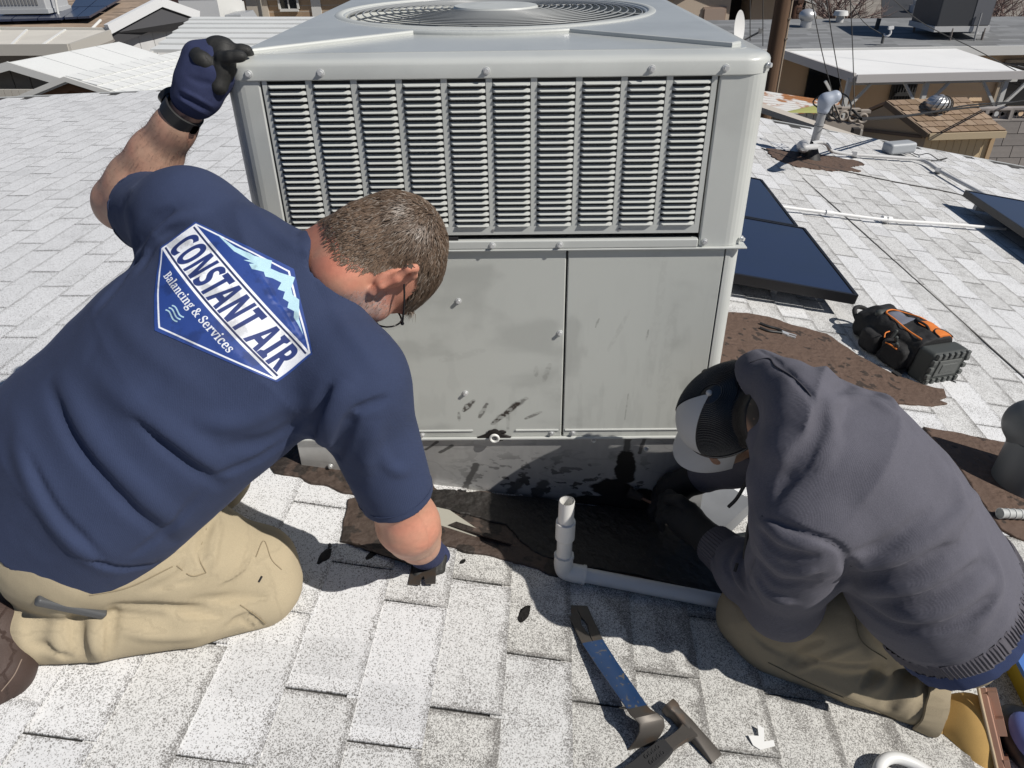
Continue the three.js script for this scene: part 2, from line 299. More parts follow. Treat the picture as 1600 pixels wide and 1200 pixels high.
  // upper body: posts, sides, louvre panel
  const post = (x0, x1, left) => { const r = 0.042, s = []; const sg = left ? 1 : -1, xe = left ? x0 : x1, xi = left ? x1 : x0;
    for (let i = 0; i <= 8; i++) { const a = Math.PI / 2 * i / 8; s.push([xe + sg * (r - r * Math.sin(a)), ZF - r + r * Math.cos(a)]); }
    const pts = [[xi, ZF - 0.012], [xi, ZF - 0.002], [xi + (left ? -0.003 : 0.003), ZF], ...s, [xe, ZF - 0.16], [xe + sg * 0.01, ZF - 0.16], [xe + sg * 0.01, ZF - 0.06], [xe + sg * 0.03, ZF - 0.012]];
    return flatXZ(left ? pts : pts, [], 4.5675, 4.5675 - 4.246); };
  mesh('corner_post', [post(UX0, -0.461, true)], paint, ac); mesh('corner_post', [post(0.361, UX1, false)], paint, ac);
  const sideG = x => bx(x - 0.004, x + 0.004, 4.25, 4.566, UZ0, ZF - 0.163);
  mesh('side_panel', [sideG(UX0 + 0.006)], paint, ac); mesh('side_panel', [sideG(UX1 - 0.006)], paint, ac); mesh('back_panel', [bx(UX0, UX1, 4.25, 4.566, UZ0 - 0.003, UZ0 + 0.003)], paint, ac);
  mesh('condenser_coil', [bx(-0.49, 0.40, 4.24, 4.565, ZF - 0.13, ZF - 0.10)], std(.075, .078, .08, .7), ac); mesh('inner_floor', bx(-0.525, 0.449, 4.236, 4.241, ZF - 0.6, ZF - 0.012), std(.12, .12, .12, .8), ac); mesh('inner_lid', flatXZ(rrect(UX0 + .02, UX1 - .02, ZF - .3, ZF - .012, .01), [], 4.5668, .002), std(.12, .12, .12, .8), ac);  // coil slab toned near black to stand for shade behind the louvres
  const lp = mesh('louver_panel', (() => {
    const g = [], y0 = 4.2745, y1 = 4.5675, X = -0.457, W = 0.814; const cw = 0.0695, pitch = 0.0807;
    g.push(bx(X, X + W, y0, 4.2915, ZF - 0.004, ZF)); const cols = [];
    for (let k = 0; k < 10; k++) cols.push(-0.4485 + k * pitch); let x = X; for (let k = 0; k < 10; k++) { g.push(bx(x, cols[k], 4.2915, y1, ZF - 0.004, ZF)); x = cols[k] + cw; } g.push(bx(x, X + W, 4.2915, y1, ZF - 0.004, ZF));
    return g.map(q => metreUV(q));
  })(), paint, ac);
  {  // one pressed louver: a lip leaning out, closed to the panel at its ends
    const w = 0.0695, h = 0.0062, o = 0.0058; const s = [];
    const A = [[0, 0.0], [w, 0], [w, 0], [0, 0]]; const ins = 0.007;
    const q = (pts) => { const g = new THREE.BufferGeometry(); g.setAttribute('position', new THREE.BufferAttribute(new Float32Array(pts.flat()), 3)); const n = pts.length / 3; g.computeVertexNormals(); return metreUV(g); };
    const t0 = [0, h, -0.0022], t1 = [w, h, -0.0022], f0 = [ins, 0.0016, o], f1 = [w - ins, 0.0016, o], d0 = [ins, 0, o - 0.001], d1 = [w - ins, 0, o - 0.001], b0 = [0, 0, -0.002], b1 = [w, 0, -0.002], u0 = [0, h - .0014, -0.003], u1 = [w, h - .0014, -0.003];
    const lg = q([t0, f0, f1, t0, f1, t1, f0, d0, d1, f0, d1, f1, d0, u0, u1, d0, u1, d1, t0, b0, f0, b0, d0, f0, t1, f1, b1, b1, f1, d1, t0, t1, u1, t0, u1, u0]);
    for (let k = 0; k < 10; k++) for (let r = 0; r < 24; r++) { const m = new THREE.Mesh(lg, paint); m.name = 'louver'; m.castShadow = m.receiveShadow = true; m.position.set(-0.4485 + k * 0.0807, 4.2915 + r * 0.01139, ZF); lp.add(m); }
  }
  for (const [x] of [[-0.30], [-0.05], [0.2]]) mesh('rivet_hole', new THREE.CylinderGeometry(0.003, 0.003, 0.001, 10).rotateX(Math.PI / 2).translate(x, 4.283, ZF + 0.0006), darkIn, ac);
  // flange strip with its lip
  mesh('flange_strip', [rbox(0.90, 0.018, 0.02, 0.003, -0.092, 4.2545, ZF - 0.004), rbox(0.988, 0.004, 0.03, 0.0015, -0.037, 4.2435, ZF - 0.008)].map(g => metreUV(g)), paint, ac);
  for (const [x, y] of [[-0.33, 4.248], [-0.052, 4.2545], [0.083, 4.2545]]) screw(x, 4.2545, ZF + 0.006);
  screw(0.372, 4.256, ZF + 0.001); screw(0.4475, 4.257, ZF - 0.010, 'd');
  mesh('warning_sticker', rbox(0.028, 0.0085, 0.002, 0.0008, -0.134, 4.2668, ZF + 0.001), std(0.02, 0.02, 0.022, 0.5), ac);
  // lower cabinet
  const st1 = stainTex(1.7, [[0.62, 0.16, 0.66, 0.22, .012, .9], [0.68, 0.12, 0.71, 0.2, .01, .7], [0.73, .08, .83, .2, .013, 1], [.80, .17, .86, .23, .014, .6], [.74, .03, .75, .13, .006, .25], [.79, .05, .79, .16, .008, .3], [.86, .11, .92, .15, .008, .6], [.93, .33, .95, .42, .012, .25], [.90, .36, .9, .41, .01, .25], [.60, .1, .6, .15, .006, .5], [.55, .45, .7, .5, .02, .08]]);
  const st2 = stainTex(6.1, [[.45, .1, .46, .25, .005, .3], [.2, .62, .22, .66, .008, .35], [.55, .55, .56, .6, .008, .35], [.3, .5, .42, .7, .015, .10], [.6, .3, .62, .95, .03, .06], [.7, .2, .72, .7, .05, .07]]);
  const pm = t => new THREE.MeshPhysicalMaterial({ map: t, roughness: 0.5, roughnessMap: null, clearcoat: 0.2, clearcoatRoughness: 0.4 });
  const panel = (x0, x1, y0, y1, t) => { const g = new RoundedBoxGeometry(x1 - x0, y1 - y0, 0.02, 2, 0.0025); const p = g.attributes.position, uv = new Float32Array(p.count * 2); for (let i = 0; i < p.count; i++) { uv[2 * i] = p.getX(i) / (x1 - x0) + .5; uv[2 * i + 1] = p.getY(i) / (y1 - y0) + .5; } g.setAttribute('uv', new THREE.BufferAttribute(uv, 2)); g.translate((x0 + x1) / 2, (y0 + y1) / 2, ZF - 0.012); return mesh('door_panel', g, pm(t), ac); };
  panel(-0.497, 0.0965, 3.776, 4.2415, st1); panel(0.1005, 0.4165, 3.776, 4.2415, st2);
  // rounded corner columns and walls of the lower cabinet
  const low = left => { const r = 0.03, sg = left ? 1 : -1, xe = left ? UX0 + 0.005 : UX1 - 0.005, xi = left ? -0.499 : 0.4185, s = []; for (let i = 0; i <= 8; i++) { const a = Math.PI / 2 * i / 8; s.push([xe + sg * (r - r * Math.sin(a)), ZF - 0.001 - r + r * Math.cos(a)]); } return flatXZ([[xi, ZF - 0.02], [xi, ZF - 0.001], ...s, [xe, UZ0 + 0.006], [xe + sg * 0.02, UZ0 + 0.006], [xe + sg * 0.02, ZF - 0.04]], [], 4.2415, 4.2415 - 3.774); };
  mesh('cabinet_side', [low(true)], paint, ac); mesh('cabinet_side', [low(false)], paint, ac);
  mesh('cabinet_floor', [bx(UX0 + 0.01, UX1 - 0.01, 3.774, 3.79, UZ0 + 0.01, ZF - 0.024), bx(-0.49, 0.41, 3.79, 4.24, ZF - 0.05, ZF - 0.03)], darkIn, ac);
  mesh('bead', [tube([[-0.28, 3.7945, ZF - 0.002], [-0.11, 3.7945, ZF - 0.002]], 0.003, 4, 6), tube([[-0.01, 3.7945, ZF - 0.002], [0.09, 3.7945, ZF - 0.002]], 0.003, 4, 6), tube([[0.105, 3.7945, ZF - 0.002], [0.40, 3.7945, ZF - 0.002]], 0.003, 4, 6)], paint, ac);
  mesh('bottom_rail', rbox(0.97, 0.006, 0.012, 0.002, -0.038, 3.773, ZF - 0.002), paint, ac);
  for (const [x, y] of [[-0.127, 4.129], [0.088, 4.051], [-0.123, 3.899], [-0.23, 3.783], [0.074, 3.786], [0.124, 3.786], [-0.42, 4.129], [-0.42, 3.9]]) screw(x, y, ZF - 0.002);
  // drain connection
  const tarM0 = std(0.014, 0.011, 0.010, 0.55);
  const dc = mesh('drain_socket', new THREE.TorusGeometry(0.0095, 0.0032, 10, 24).translate(-0.06, 3.7785, ZF + 0.008), std(0.75, 0.75, 0.72, 0.5), ac);
  mesh('socket_hole', new THREE.CylinderGeometry(0.008, 0.008, 0.004, 16).rotateX(Math.PI / 2).translate(-0.06, 3.7785, ZF + 0.004), darkIn, dc);
  const blob = []; for (let i = 0; i < 26; i++) { const a = rnd() * 6.28, q = rnd(); const s = new THREE.IcosahedronGeometry(0.006 * (0.5 + rnd()), 1); s.scale(1.4, 0.8, 0.35); s.translate(-0.06 + Math.cos(a) * q * 0.026, 3.7785 + Math.sin(a) * q * (Math.sin(a) > 0 ? 0.018 : 0.008), ZF + 0.0005); blob.push(s); }
  mesh('sealant', [poly([[-0.1, 3.776], [-0.078, 3.786], [-0.068, 3.796], [-0.052, 3.796], [-0.044, 3.786], [-0.022, 3.777], [-0.03, 3.7715], [-0.095, 3.7715]], 0.003, 0.001).translate(0, 0, ZF - 0.001), ...blob], tarM0, ac);
}

// ---------- galvanised curb under the unit ----------
const galvTex = (() => tex(1024, 512, (u, v, i, j) => {
  const a = fbm(u * 9, v * 5, 3, 4), c = Math.abs(fbm(u * 4, v * 3, 8, 4) - 0.5), sc = fbm(u * 120, v * 9, 5, 2); let d = 0.50 + 0.10 * (a - 0.5) + 0.06 * (sc - 0.5) - (c < 0.01 ? 0.05 : 0);
  let col = [d, d * 1.0, d * 0.985];
  // tar: splashes, hand smears and a ragged lower edge
  const x = u, y = v;
  const low = sstep(0.16 + 0.10 * fbm(x * 10, 1, 1, 4), 0.02, y - 0.10 * sstep(.4, 1, x)) * sstep(.3, .5, x + 0.3 * fbm(x * 30, y * 8, 2, 3));
  const sp = sstep(0.60, 0.64, fbm(x * 38, y * 16, 4, 4)) * sstep(.30, .55, x) * sstep(0.95, .3, y);
  let blob = 0; for (const [bx0, by0, rx, ry] of [[.80, .60, .028, .24], [.775, .34, .055, .16], [.745, .14, .07, .12], [.85, .18, .1, .2], [.70, .10, .06, .10]]) blob = Math.max(blob, sstep(1.05, 0.85, Math.hypot((x - bx0) / rx, (y - by0) / ry) + 0.7 * (fbm(x * 34, y * 17, 6, 4) - 0.5)));
  let dr = 0; for (const [sx, sy, ex, ey, w] of [[.31, .78, .34, .92, .006], [.345, .74, .375, .86, .007], [.40, .14, .43, .55, .012], [.50, .05, .54, .33, .018], [.57, .04, .60, .34, .02], [.795, .75, .80, .98, .012], [.83, .8, .84, .99, .006], [.44, .03, .455, .14, .008], [.64, .05, .67, .2, .015]]) { const dx = ex - sx, dy = (ey - sy) * .25, t = clamp(((x - sx) * dx + (y - sy) * .25 * dy) / (dx * dx + dy * dy), 0, 1); dr = Math.max(dr, sstep(1, .5, Math.hypot(x - sx - t * dx, (y - sy) * .25 - t * dy) / (w * (.4 + fbm(x * 60, y * 30, 7, 3)))) * .75); }
  const k = clamp(Math.max(low, sp * .85, blob, dr), 0, 1) * .96; return [mix(col[0], .012, k), mix(col[1], .010, k), mix(col[2], .009, k)];
}))();
{
  const cb = thing('roof_curb', 'galvanised sheet metal curb under the air conditioner smeared with black tar', 'curb');
  const m = new THREE.MeshStandardMaterial({ map: galvTex, metalness: 0.55, roughness: 0.42, side: THREE.DoubleSide });
  const plain = new THREE.MeshStandardMaterial({ color: new THREE.Color().setRGB(0.5, 0.5, 0.5), metalness: 0.6, roughness: 0.45, side: THREE.DoubleSide });
  const X0 = UX0, X1 = UX1 - 0.002, zf = ZF - 0.008, yb = x => RY0 - 0.175 * x * 1.0 + 0.075 + 0.004;   // follows the roof
  // slightly buckled front sheet
  const nx = 40, ny = 10, pos = [], uv = [], idx = [];
  for (let j = 0; j <= ny; j++) for (let i = 0; i <= nx; i++) { const u = i / nx, v = j / ny, x = mix(X0, X1, u), y0 = yb(x) - 0.085, y1 = 3.7715; const bu = 0.006 * (fbm(u * 4, v * 1.6, 2, 2) - 0.5) * Math.sin(Math.PI * v); pos.push(x, mix(y0, y1, v), zf + bu + 0.006 * (1 - v) * sstep(.2, 0, v)); uv.push(u, v); if (i < nx && j < ny) { const a = j * (nx + 1) + i; idx.push(a, a + 1, a + nx + 2, a, a + nx + 2, a + nx + 1); } }
  const g = new THREE.BufferGeometry(); g.setAttribute('position', new THREE.BufferAttribute(new Float32Array(pos), 3)); g.setAttribute('uv', new THREE.BufferAttribute(new Float32Array(uv), 2)); g.setIndex(idx); g.computeVertexNormals();
  mesh('curb_front', g, m, cb);
  mesh('curb_side', prism([[X0, 3.77, zf - .002], [X0, 3.58, zf - .002], [X0, 3.58, UZ0], [X0, 3.77, UZ0]], [0.003, 0, 0]), plain, cb);
  mesh('curb_side', prism([[X1, 3.77, zf - .002], [X1, 3.42, zf - .002], [X1, 3.42, UZ0], [X1, 3.77, UZ0]], [-0.003, 0, 0]), plain, cb);
  mesh('curb_frame', [bx(X0 + .01, X1 - .01, 3.5, 3.76, zf - 0.05, zf - 0.02)], darkIn, cb);
  const fl = []; for (let i = 0; i < 12; i++) { const a = mix(X0, X1, i / 12), b = mix(X0, X1, (i + 1) / 12); fl.push(prism([[a, yb(a) - 0.083, zf], [b, yb(b) - 0.083, zf], [b, yb(b) - 0.092, zf + 0.035], [a, yb(a) - 0.092, zf + 0.035]], [0, -0.003, 0])); }
  mesh('curb_flange', fl, plain, cb);
  for (const [x, y] of [[-0.46, 3.69], [-0.234, 3.622], [0.0, 3.59], [0.174, 3.762], [0.30, 3.735]]) mesh('screw', screwGeo(x, y, zf + 0.003), steel, cb);
}


// ---------- people: signed distance fields meshed with surface nets ----------
const v3 = { sub: (a, b) => [a[0] - b[0], a[1] - b[1], a[2] - b[2]], add: (a, b) => [a[0] + b[0], a[1] + b[1], a[2] + b[2]], mul: (a, s) => [a[0] * s, a[1] * s, a[2] * s], dot: (a, b) => a[0] * b[0] + a[1] * b[1] + a[2] * b[2], len: a => Math.hypot(a[0], a[1], a[2]),
  nrm: a => { const l = Math.hypot(a[0], a[1], a[2]) || 1; return [a[0] / l, a[1] / l, a[2] / l]; }, cross: (a, b) => [a[1] * b[2] - a[2] * b[1], a[2] * b[0] - a[0] * b[2], a[0] * b[1] - a[1] * b[0]] };
const smin = (a, b, k) => { if (k <= 0) return Math.min(a, b); const h = Math.max(k - Math.abs(a - b), 0) / k; return Math.min(a, b) - h * h * k * 0.25; };
const smax = (a, b, k) => -smin(-a, -b, k);
function segT(p, a, b) { const x = b[0] - a[0], y = b[1] - a[1], z = b[2] - a[2]; return clamp(((p[0] - a[0]) * x + (p[1] - a[1]) * y + (p[2] - a[2]) * z) / (x * x + y * y + z * z || 1e-9), 0, 1); }
function segD(p, a, b) { const t = segT(p, a, b); return Math.hypot(p[0] - a[0] - t * (b[0] - a[0]), p[1] - a[1] - t * (b[1] - a[1]), p[2] - a[2] - t * (b[2] - a[2])); }
class Sdf {
  constructor(k = 0.03) { this.k = k; this.prims = []; this.cuts = []; this.folds = []; this.noise = []; }
  add(f, k, c, R) { this.prims.push([f, k ?? this.k, c, R]); return this; }
  cone(a, b, ra, rb, k) { return this.add(p => { const t = segT(p, a, b); return Math.hypot(p[0] - a[0] - t * (b[0] - a[0]), p[1] - a[1] - t * (b[1] - a[1]), p[2] - a[2] - t * (b[2] - a[2])) - (ra + (rb - ra) * t); }, k, lerp3(a, b, .5), v3.len(v3.sub(a, b)) / 2 + Math.max(ra, rb) + .002); }
  chain(list, k) { for (let i = 0; i < list.length - 1; i++) this.cone(list[i][0], list[i + 1][0], list[i][1], list[i + 1][1], k ?? 0.02); return this; }
  ell(c, r, X = [1, 0, 0], Y = [0, 1, 0], Z = [0, 0, 1], k) { return this.add(p => { const d = v3.sub(p, c), a = v3.dot(d, X), b = v3.dot(d, Y), e = v3.dot(d, Z); const k0 = Math.hypot(a / r[0], b / r[1], e / r[2]), k1 = Math.hypot(a / r[0] / r[0], b / r[1] / r[1], e / r[2] / r[2]); return k1 < 1e-9 ? -Math.min(...r) : k0 * (k0 - 1) / k1; }, k, c, Math.max(...r) * 1.25); }
  // elliptical sections along a polyline: {c, s (side), n (normal), a (half width), b (half depth)}
  loft(sec, k) { const m = sec.length - 2; return this.add(p => {
    let bd = 1e9, bi = 0, bt = 0; for (let i = 0; i <= m; i++) { const t = segT(p, sec[i].c, sec[i + 1].c), q = segD(p, sec[i].c, sec[i + 1].c); if (q < bd - 1e-7) { bd = q; bi = i; bt = t; } }
    const A = sec[bi], B = sec[bi + 1], t = bt, c = lerp3(A.c, B.c, t), d = v3.sub(p, c), s = A.s, n = A.n, a = mix(A.a, B.a, t), b = mix(A.b, B.b, t), x = v3.dot(d, s), y = v3.dot(d, n), end = (bi === 0 && t <= 0) || (bi === m && t >= 1), ax = end ? v3.dot(d, v3.cross(s, n)) : 0, r = Math.min(a, b) * .8;
    const k0 = Math.hypot(x / a, y / b, ax / r), k1 = Math.hypot(x / a / a, y / b / b, ax / r / r); return k1 < 1e-9 ? -Math.min(a, b) : k0 * (k0 - 1) / k1; }, k); }
  cut(f, k = 0.004) { this.cuts.push([f, k]); return this; }          // keep where f < 0
  plane(p0, n, k) { const m = v3.nrm(n); return this.cut(p => v3.dot(v3.sub(p, p0), m), k); }
  fold(pts, w, amp) { const n = pts.length; let mn = [1e9, 1e9, 1e9], mx = [-1e9, -1e9, -1e9]; for (const p of pts) for (let i = 0; i < 3; i++) { mn[i] = Math.min(mn[i], p[i] - 3 * w); mx[i] = Math.max(mx[i], p[i] + 3 * w); } this.folds.push({ pts, w, amp, mn, mx, n }); return this; }
  snap(q) { const o = [0, 4.8, 0], dir = v3.nrm(v3.sub(q, o)), L = v3.len(v3.sub(q, o)); let t = Math.max(0.3, L - 0.35); for (let k = 0; k < 80; k++) { const d = this.at([o[0] + dir[0] * t, o[1] + dir[1] * t, o[2] + dir[2] * t]); if (d < .0008) break; t += Math.min(d * .8, .03); if (t > L + .25) return q; } return [o[0] + dir[0] * t, o[1] + dir[1] * t, o[2] + dir[2] * t]; }
  on(list, gain = 1.4) {   // [pts, w, amp] folds laid on the cloth
    const out = list.map(([pts, w, amp]) => { const c = new THREE.CatmullRomCurve3(pts.map(p => V(p))), n = pts.length * 3; return [c.getPoints(n).map(p => this.snap(p.toArray())), w, amp]; });
    for (const [p, w, a] of out) this.fold(p, w * .9, a * gain); return this; }
  wob(f, amp, s = 0) { this.noise.push([f, amp, s]); return this; }
  at(p) {
    let d = 1e9; for (const [f, k, c, R] of this.prims) { if (c && Math.hypot(p[0] - c[0], p[1] - c[1], p[2] - c[2]) - R > d + k) continue; const v = f(p); d = d > 1e8 ? v : smin(d, v, k); }
    if (d < 0.05 && d > -0.05) {
      for (const F of this.folds) { if (p[0] < F.mn[0] || p[1] < F.mn[1] || p[2] < F.mn[2] || p[0] > F.mx[0] || p[1] > F.mx[1] || p[2] > F.mx[2]) continue;
        let m = 1e9, tt = 0; for (let i = 0; i < F.n - 1; i++) { const q = segD(p, F.pts[i], F.pts[i + 1]); if (q < m) { m = q; tt = (i + segT(p, F.pts[i], F.pts[i + 1])) / (F.n - 1); } }
        const taper = Math.min(1, 3 * tt + 0.15, 3 * (1 - tt) + 0.15); d -= F.amp * taper * Math.exp(-(m * m) / (F.w * F.w)); }
      for (const [f, a, s] of this.noise) d -= a * (fbm(p[0] * f + s, p[1] * f, p[2] * f, 2) - 0.5) * 2;
    }
    for (const [f, k] of this.cuts) d = smax(d, f(p), k);
    return d;
  }
  mesh(mn, mx, h) {
    const nx = Math.ceil((mx[0] - mn[0]) / h) + 1, ny = Math.ceil((mx[1] - mn[1]) / h) + 1, nz = Math.ceil((mx[2] - mn[2]) / h) + 1, F = new Float32Array(nx * ny * nz), B = 4, id = (i, j, k) => i + nx * (j + ny * k);
    const P = (i, j, k) => [mn[0] + i * h, mn[1] + j * h, mn[2] + k * h];
    for (let k = 0; k < nz; k += B) for (let j = 0; j < ny; j += B) for (let i = 0; i < nx; i += B) {
      const c = this.at(P(i + B / 2, j + B / 2, k + B / 2)), far = Math.abs(c) > h * B * 1.35 + 0.012;
      for (let kk = k; kk < Math.min(k + B, nz); kk++) for (let jj = j; jj < Math.min(j + B, ny); jj++) for (let ii = i; ii < Math.min(i + B, nx); ii++) F[id(ii, jj, kk)] = far ? c : this.at(P(ii, jj, kk));
    }
    const vid = new Int32Array(nx * ny * nz).fill(-1), pos = [], idx = [];
    const cn = [[0, 0, 0], [1, 0, 0], [0, 1, 0], [1, 1, 0], [0, 0, 1], [1, 0, 1], [0, 1, 1], [1, 1, 1]], ed = [[0, 1], [2, 3], [4, 5], [6, 7], [0, 2], [1, 3], [4, 6], [5, 7], [0, 4], [1, 5], [2, 6], [3, 7]];
    for (let k = 0; k < nz - 1; k++) for (let j = 0; j < ny - 1; j++) for (let i = 0; i < nx - 1; i++) {
      let m = 0; const f = []; for (let q = 0; q < 8; q++) { f[q] = F[id(i + cn[q][0], j + cn[q][1], k + cn[q][2])]; if (f[q] < 0) m |= 1 << q; }
      if (m === 0 || m === 255) continue; let x = 0, y = 0, z = 0, n = 0;
      for (const [a, b] of ed) if ((f[a] < 0) !== (f[b] < 0)) { const t = f[a] / (f[a] - f[b]); x += mix(cn[a][0], cn[b][0], t); y += mix(cn[a][1], cn[b][1], t); z += mix(cn[a][2], cn[b][2], t); n++; }
      vid[id(i, j, k)] = pos.length / 3; pos.push(mn[0] + (i + x / n) * h, mn[1] + (j + y / n) * h, mn[2] + (k + z / n) * h);
    }
    const quad = (a, b, c, d, flip) => { if (a < 0 || b < 0 || c < 0 || d < 0) return; if (flip) idx.push(a, c, b, a, d, c); else idx.push(a, b, c, a, c, d); };
    for (let k = 1; k < nz - 1; k++) for (let j = 1; j < ny - 1; j++) for (let i = 1; i < nx - 1; i++) {
      const s = F[id(i, j, k)] < 0;
      if (s !== F[id(i + 1, j, k)] < 0) quad(vid[id(i, j - 1, k - 1)], vid[id(i, j, k - 1)], vid[id(i, j, k)], vid[id(i, j - 1, k)], !s);
      if (s !== F[id(i, j + 1, k)] < 0) quad(vid[id(i - 1, j, k - 1)], vid[id(i - 1, j, k)], vid[id(i, j, k)], vid[id(i, j, k - 1)], !s);
      if (s !== F[id(i, j, k + 1)] < 0) quad(vid[id(i - 1, j - 1, k)], vid[id(i, j - 1, k)], vid[id(i, j, k)], vid[id(i - 1, j, k)], !s);
    }
    const nr = new Float32Array(pos.length), e = h * 0.6;
    for (let q = 0; q < pos.length; q += 3) {
      const p = [pos[q], pos[q + 1], pos[q + 2]];
      for (let it = 0; it < 1; it++) { const d0 = this.at(p); const g = v3.nrm([this.at([p[0] + e, p[1], p[2]]) - this.at([p[0] - e, p[1], p[2]]), this.at([p[0], p[1] + e, p[2]]) - this.at([p[0], p[1] - e, p[2]]), this.at([p[0], p[1], p[2] + e]) - this.at([p[0], p[1], p[2] - e])]); if (Math.abs(d0) < h) { p[0] -= g[0] * d0 * 0.8; p[1] -= g[1] * d0 * 0.8; p[2] -= g[2] * d0 * 0.8; } nr[q] = g[0]; nr[q + 1] = g[1]; nr[q + 2] = g[2]; }
      pos[q] = p[0]; pos[q + 1] = p[1]; pos[q + 2] = p[2];
    }
    const g = new THREE.BufferGeometry(); g.setAttribute('position', new THREE.BufferAttribute(new Float32Array(pos), 3)); g.setAttribute('normal', new THREE.BufferAttribute(nr, 3)); g.setIndex(idx); return g;
  }
  geo(mn, mx, h) { return smoothUV(this.mesh(mn, mx, h)); }
}
function smoothUV(g) { const p = g.attributes.position, n = g.attributes.normal, uv = new Float32Array(p.count * 2); for (let i = 0; i < p.count; i++) { const a = Math.abs(n.getX(i)), b = Math.abs(n.getY(i)), c = Math.abs(n.getZ(i)); if (a > b && a > c) { uv[2 * i] = p.getZ(i); uv[2 * i + 1] = p.getY(i); } else if (b > c) { uv[2 * i] = p.getX(i); uv[2 * i + 1] = p.getZ(i); } else { uv[2 * i] = p.getX(i); uv[2 * i + 1] = p.getY(i); } } g.setAttribute('uv', new THREE.BufferAttribute(uv, 2)); return g; }
function frameUV(g, O, U, W) { const p = g.attributes.position, uv = new Float32Array(p.count * 2); for (let i = 0; i < p.count; i++) { const d = [p.getX(i) - O[0], p.getY(i) - O[1], p.getZ(i) - O[2]]; uv[2 * i] = v3.dot(d, U); uv[2 * i + 1] = v3.dot(d, W); } g.setAttribute('uv', new THREE.BufferAttribute(uv, 2)); return g; }
function paintVerts(g, fn) { const p = g.attributes.position, c = new Float32Array(p.count * 3); for (let i = 0; i < p.count; i++) { const q = fn([p.getX(i), p.getY(i), p.getZ(i)]); c[3 * i] = q[0]; c[3 * i + 1] = q[1]; c[3 * i + 2] = q[2]; } g.setAttribute('color', new THREE.BufferAttribute(c, 3)); return g; }
function bounds(pts, m) { const mn = [1e9, 1e9, 1e9], mx = [-1e9, -1e9, -1e9]; for (const p of pts) for (let i = 0; i < 3; i++) { mn[i] = Math.min(mn[i], p[i] - m); mx[i] = Math.max(mx[i], p[i] + m); } return [mn, mx]; }
const weave = (f) => tex(256, 256, (u, v, i, j) => 0.5 + 0.25 * (hash(i, j, 1) - .5) + 0.25 * (hash(i >> 1, j, 2) - .5) + 0.25 * ((i + j) % 4 < 2 ? .5 : -.5) + 0.5 * (pn(u, v, 9, 3) - .5), f, true);
const clothMap = (r, g, b, va, rep, sp = 0.10) => tex(512, 512, (u, v, i, j) => { const d = 1 + va * (pn(u, v, 6, 5) - 0.5) * 2 + sp * (hash(i, j, 5) - .5) + sp * (hash(i, j >> 1, 6) - .5); return [r * d, g * d, b * d]; }, rep);
const cloth = (r, g, b, o = {}) => new THREE.MeshPhysicalMaterial({ map: clothMap(r, g, b, o.va ?? 0.08, [o.rep ?? 4, o.rep ?? 4], o.sp ?? .12), bumpMap: weave([o.wf ?? 5, o.wf ?? 5]), bumpScale: o.bs ?? 0.0006, roughness: 0.95, sheen: o.sheen ?? 0.25, sheenRoughness: 0.6, sheenColor: new THREE.Color().setRGB(r * 1.5 + .02, g * 1.5 + .02, b * 1.5 + .02), side: THREE.DoubleSide });
const skinMap = (r, g, b) => tex(256, 256, (u, v, i, j) => { const a = pn(u, v, 7, 4), c = pn(u, v, 30, 2, 4), h = hash(i, j, 7); const d = 1 + 0.16 * (c - .5) + .07 * (h - .5); return [r * d * (1 + .12 * (a - .5)), g * d * (1 - .25 * (a - .5)), b * d * (1 - .25 * (a - .5))]; }, [6, 6]);
const skin = (r, g, b) => new THREE.MeshPhysicalMaterial({ map: skinMap(r, g, b), vertexColors: true, roughness: 0.55, sheen: 0.2, sheenRoughness: 0.5, bumpMap: weave([12, 12]), bumpScale: 0.0004, side: THREE.DoubleSide });

// fold helper: a crease (negative) flanked by a soft ridge
function crease(S, pts, w, amp) { S.fold(pts, w, -amp); return S; }

// a stitched seam lying on a cloth surface
const dense = (S, list) => new THREE.CatmullRomCurve3(list.map(p => V(p))).getPoints(list.length * 8).map(p => S.snap(p.toArray()));


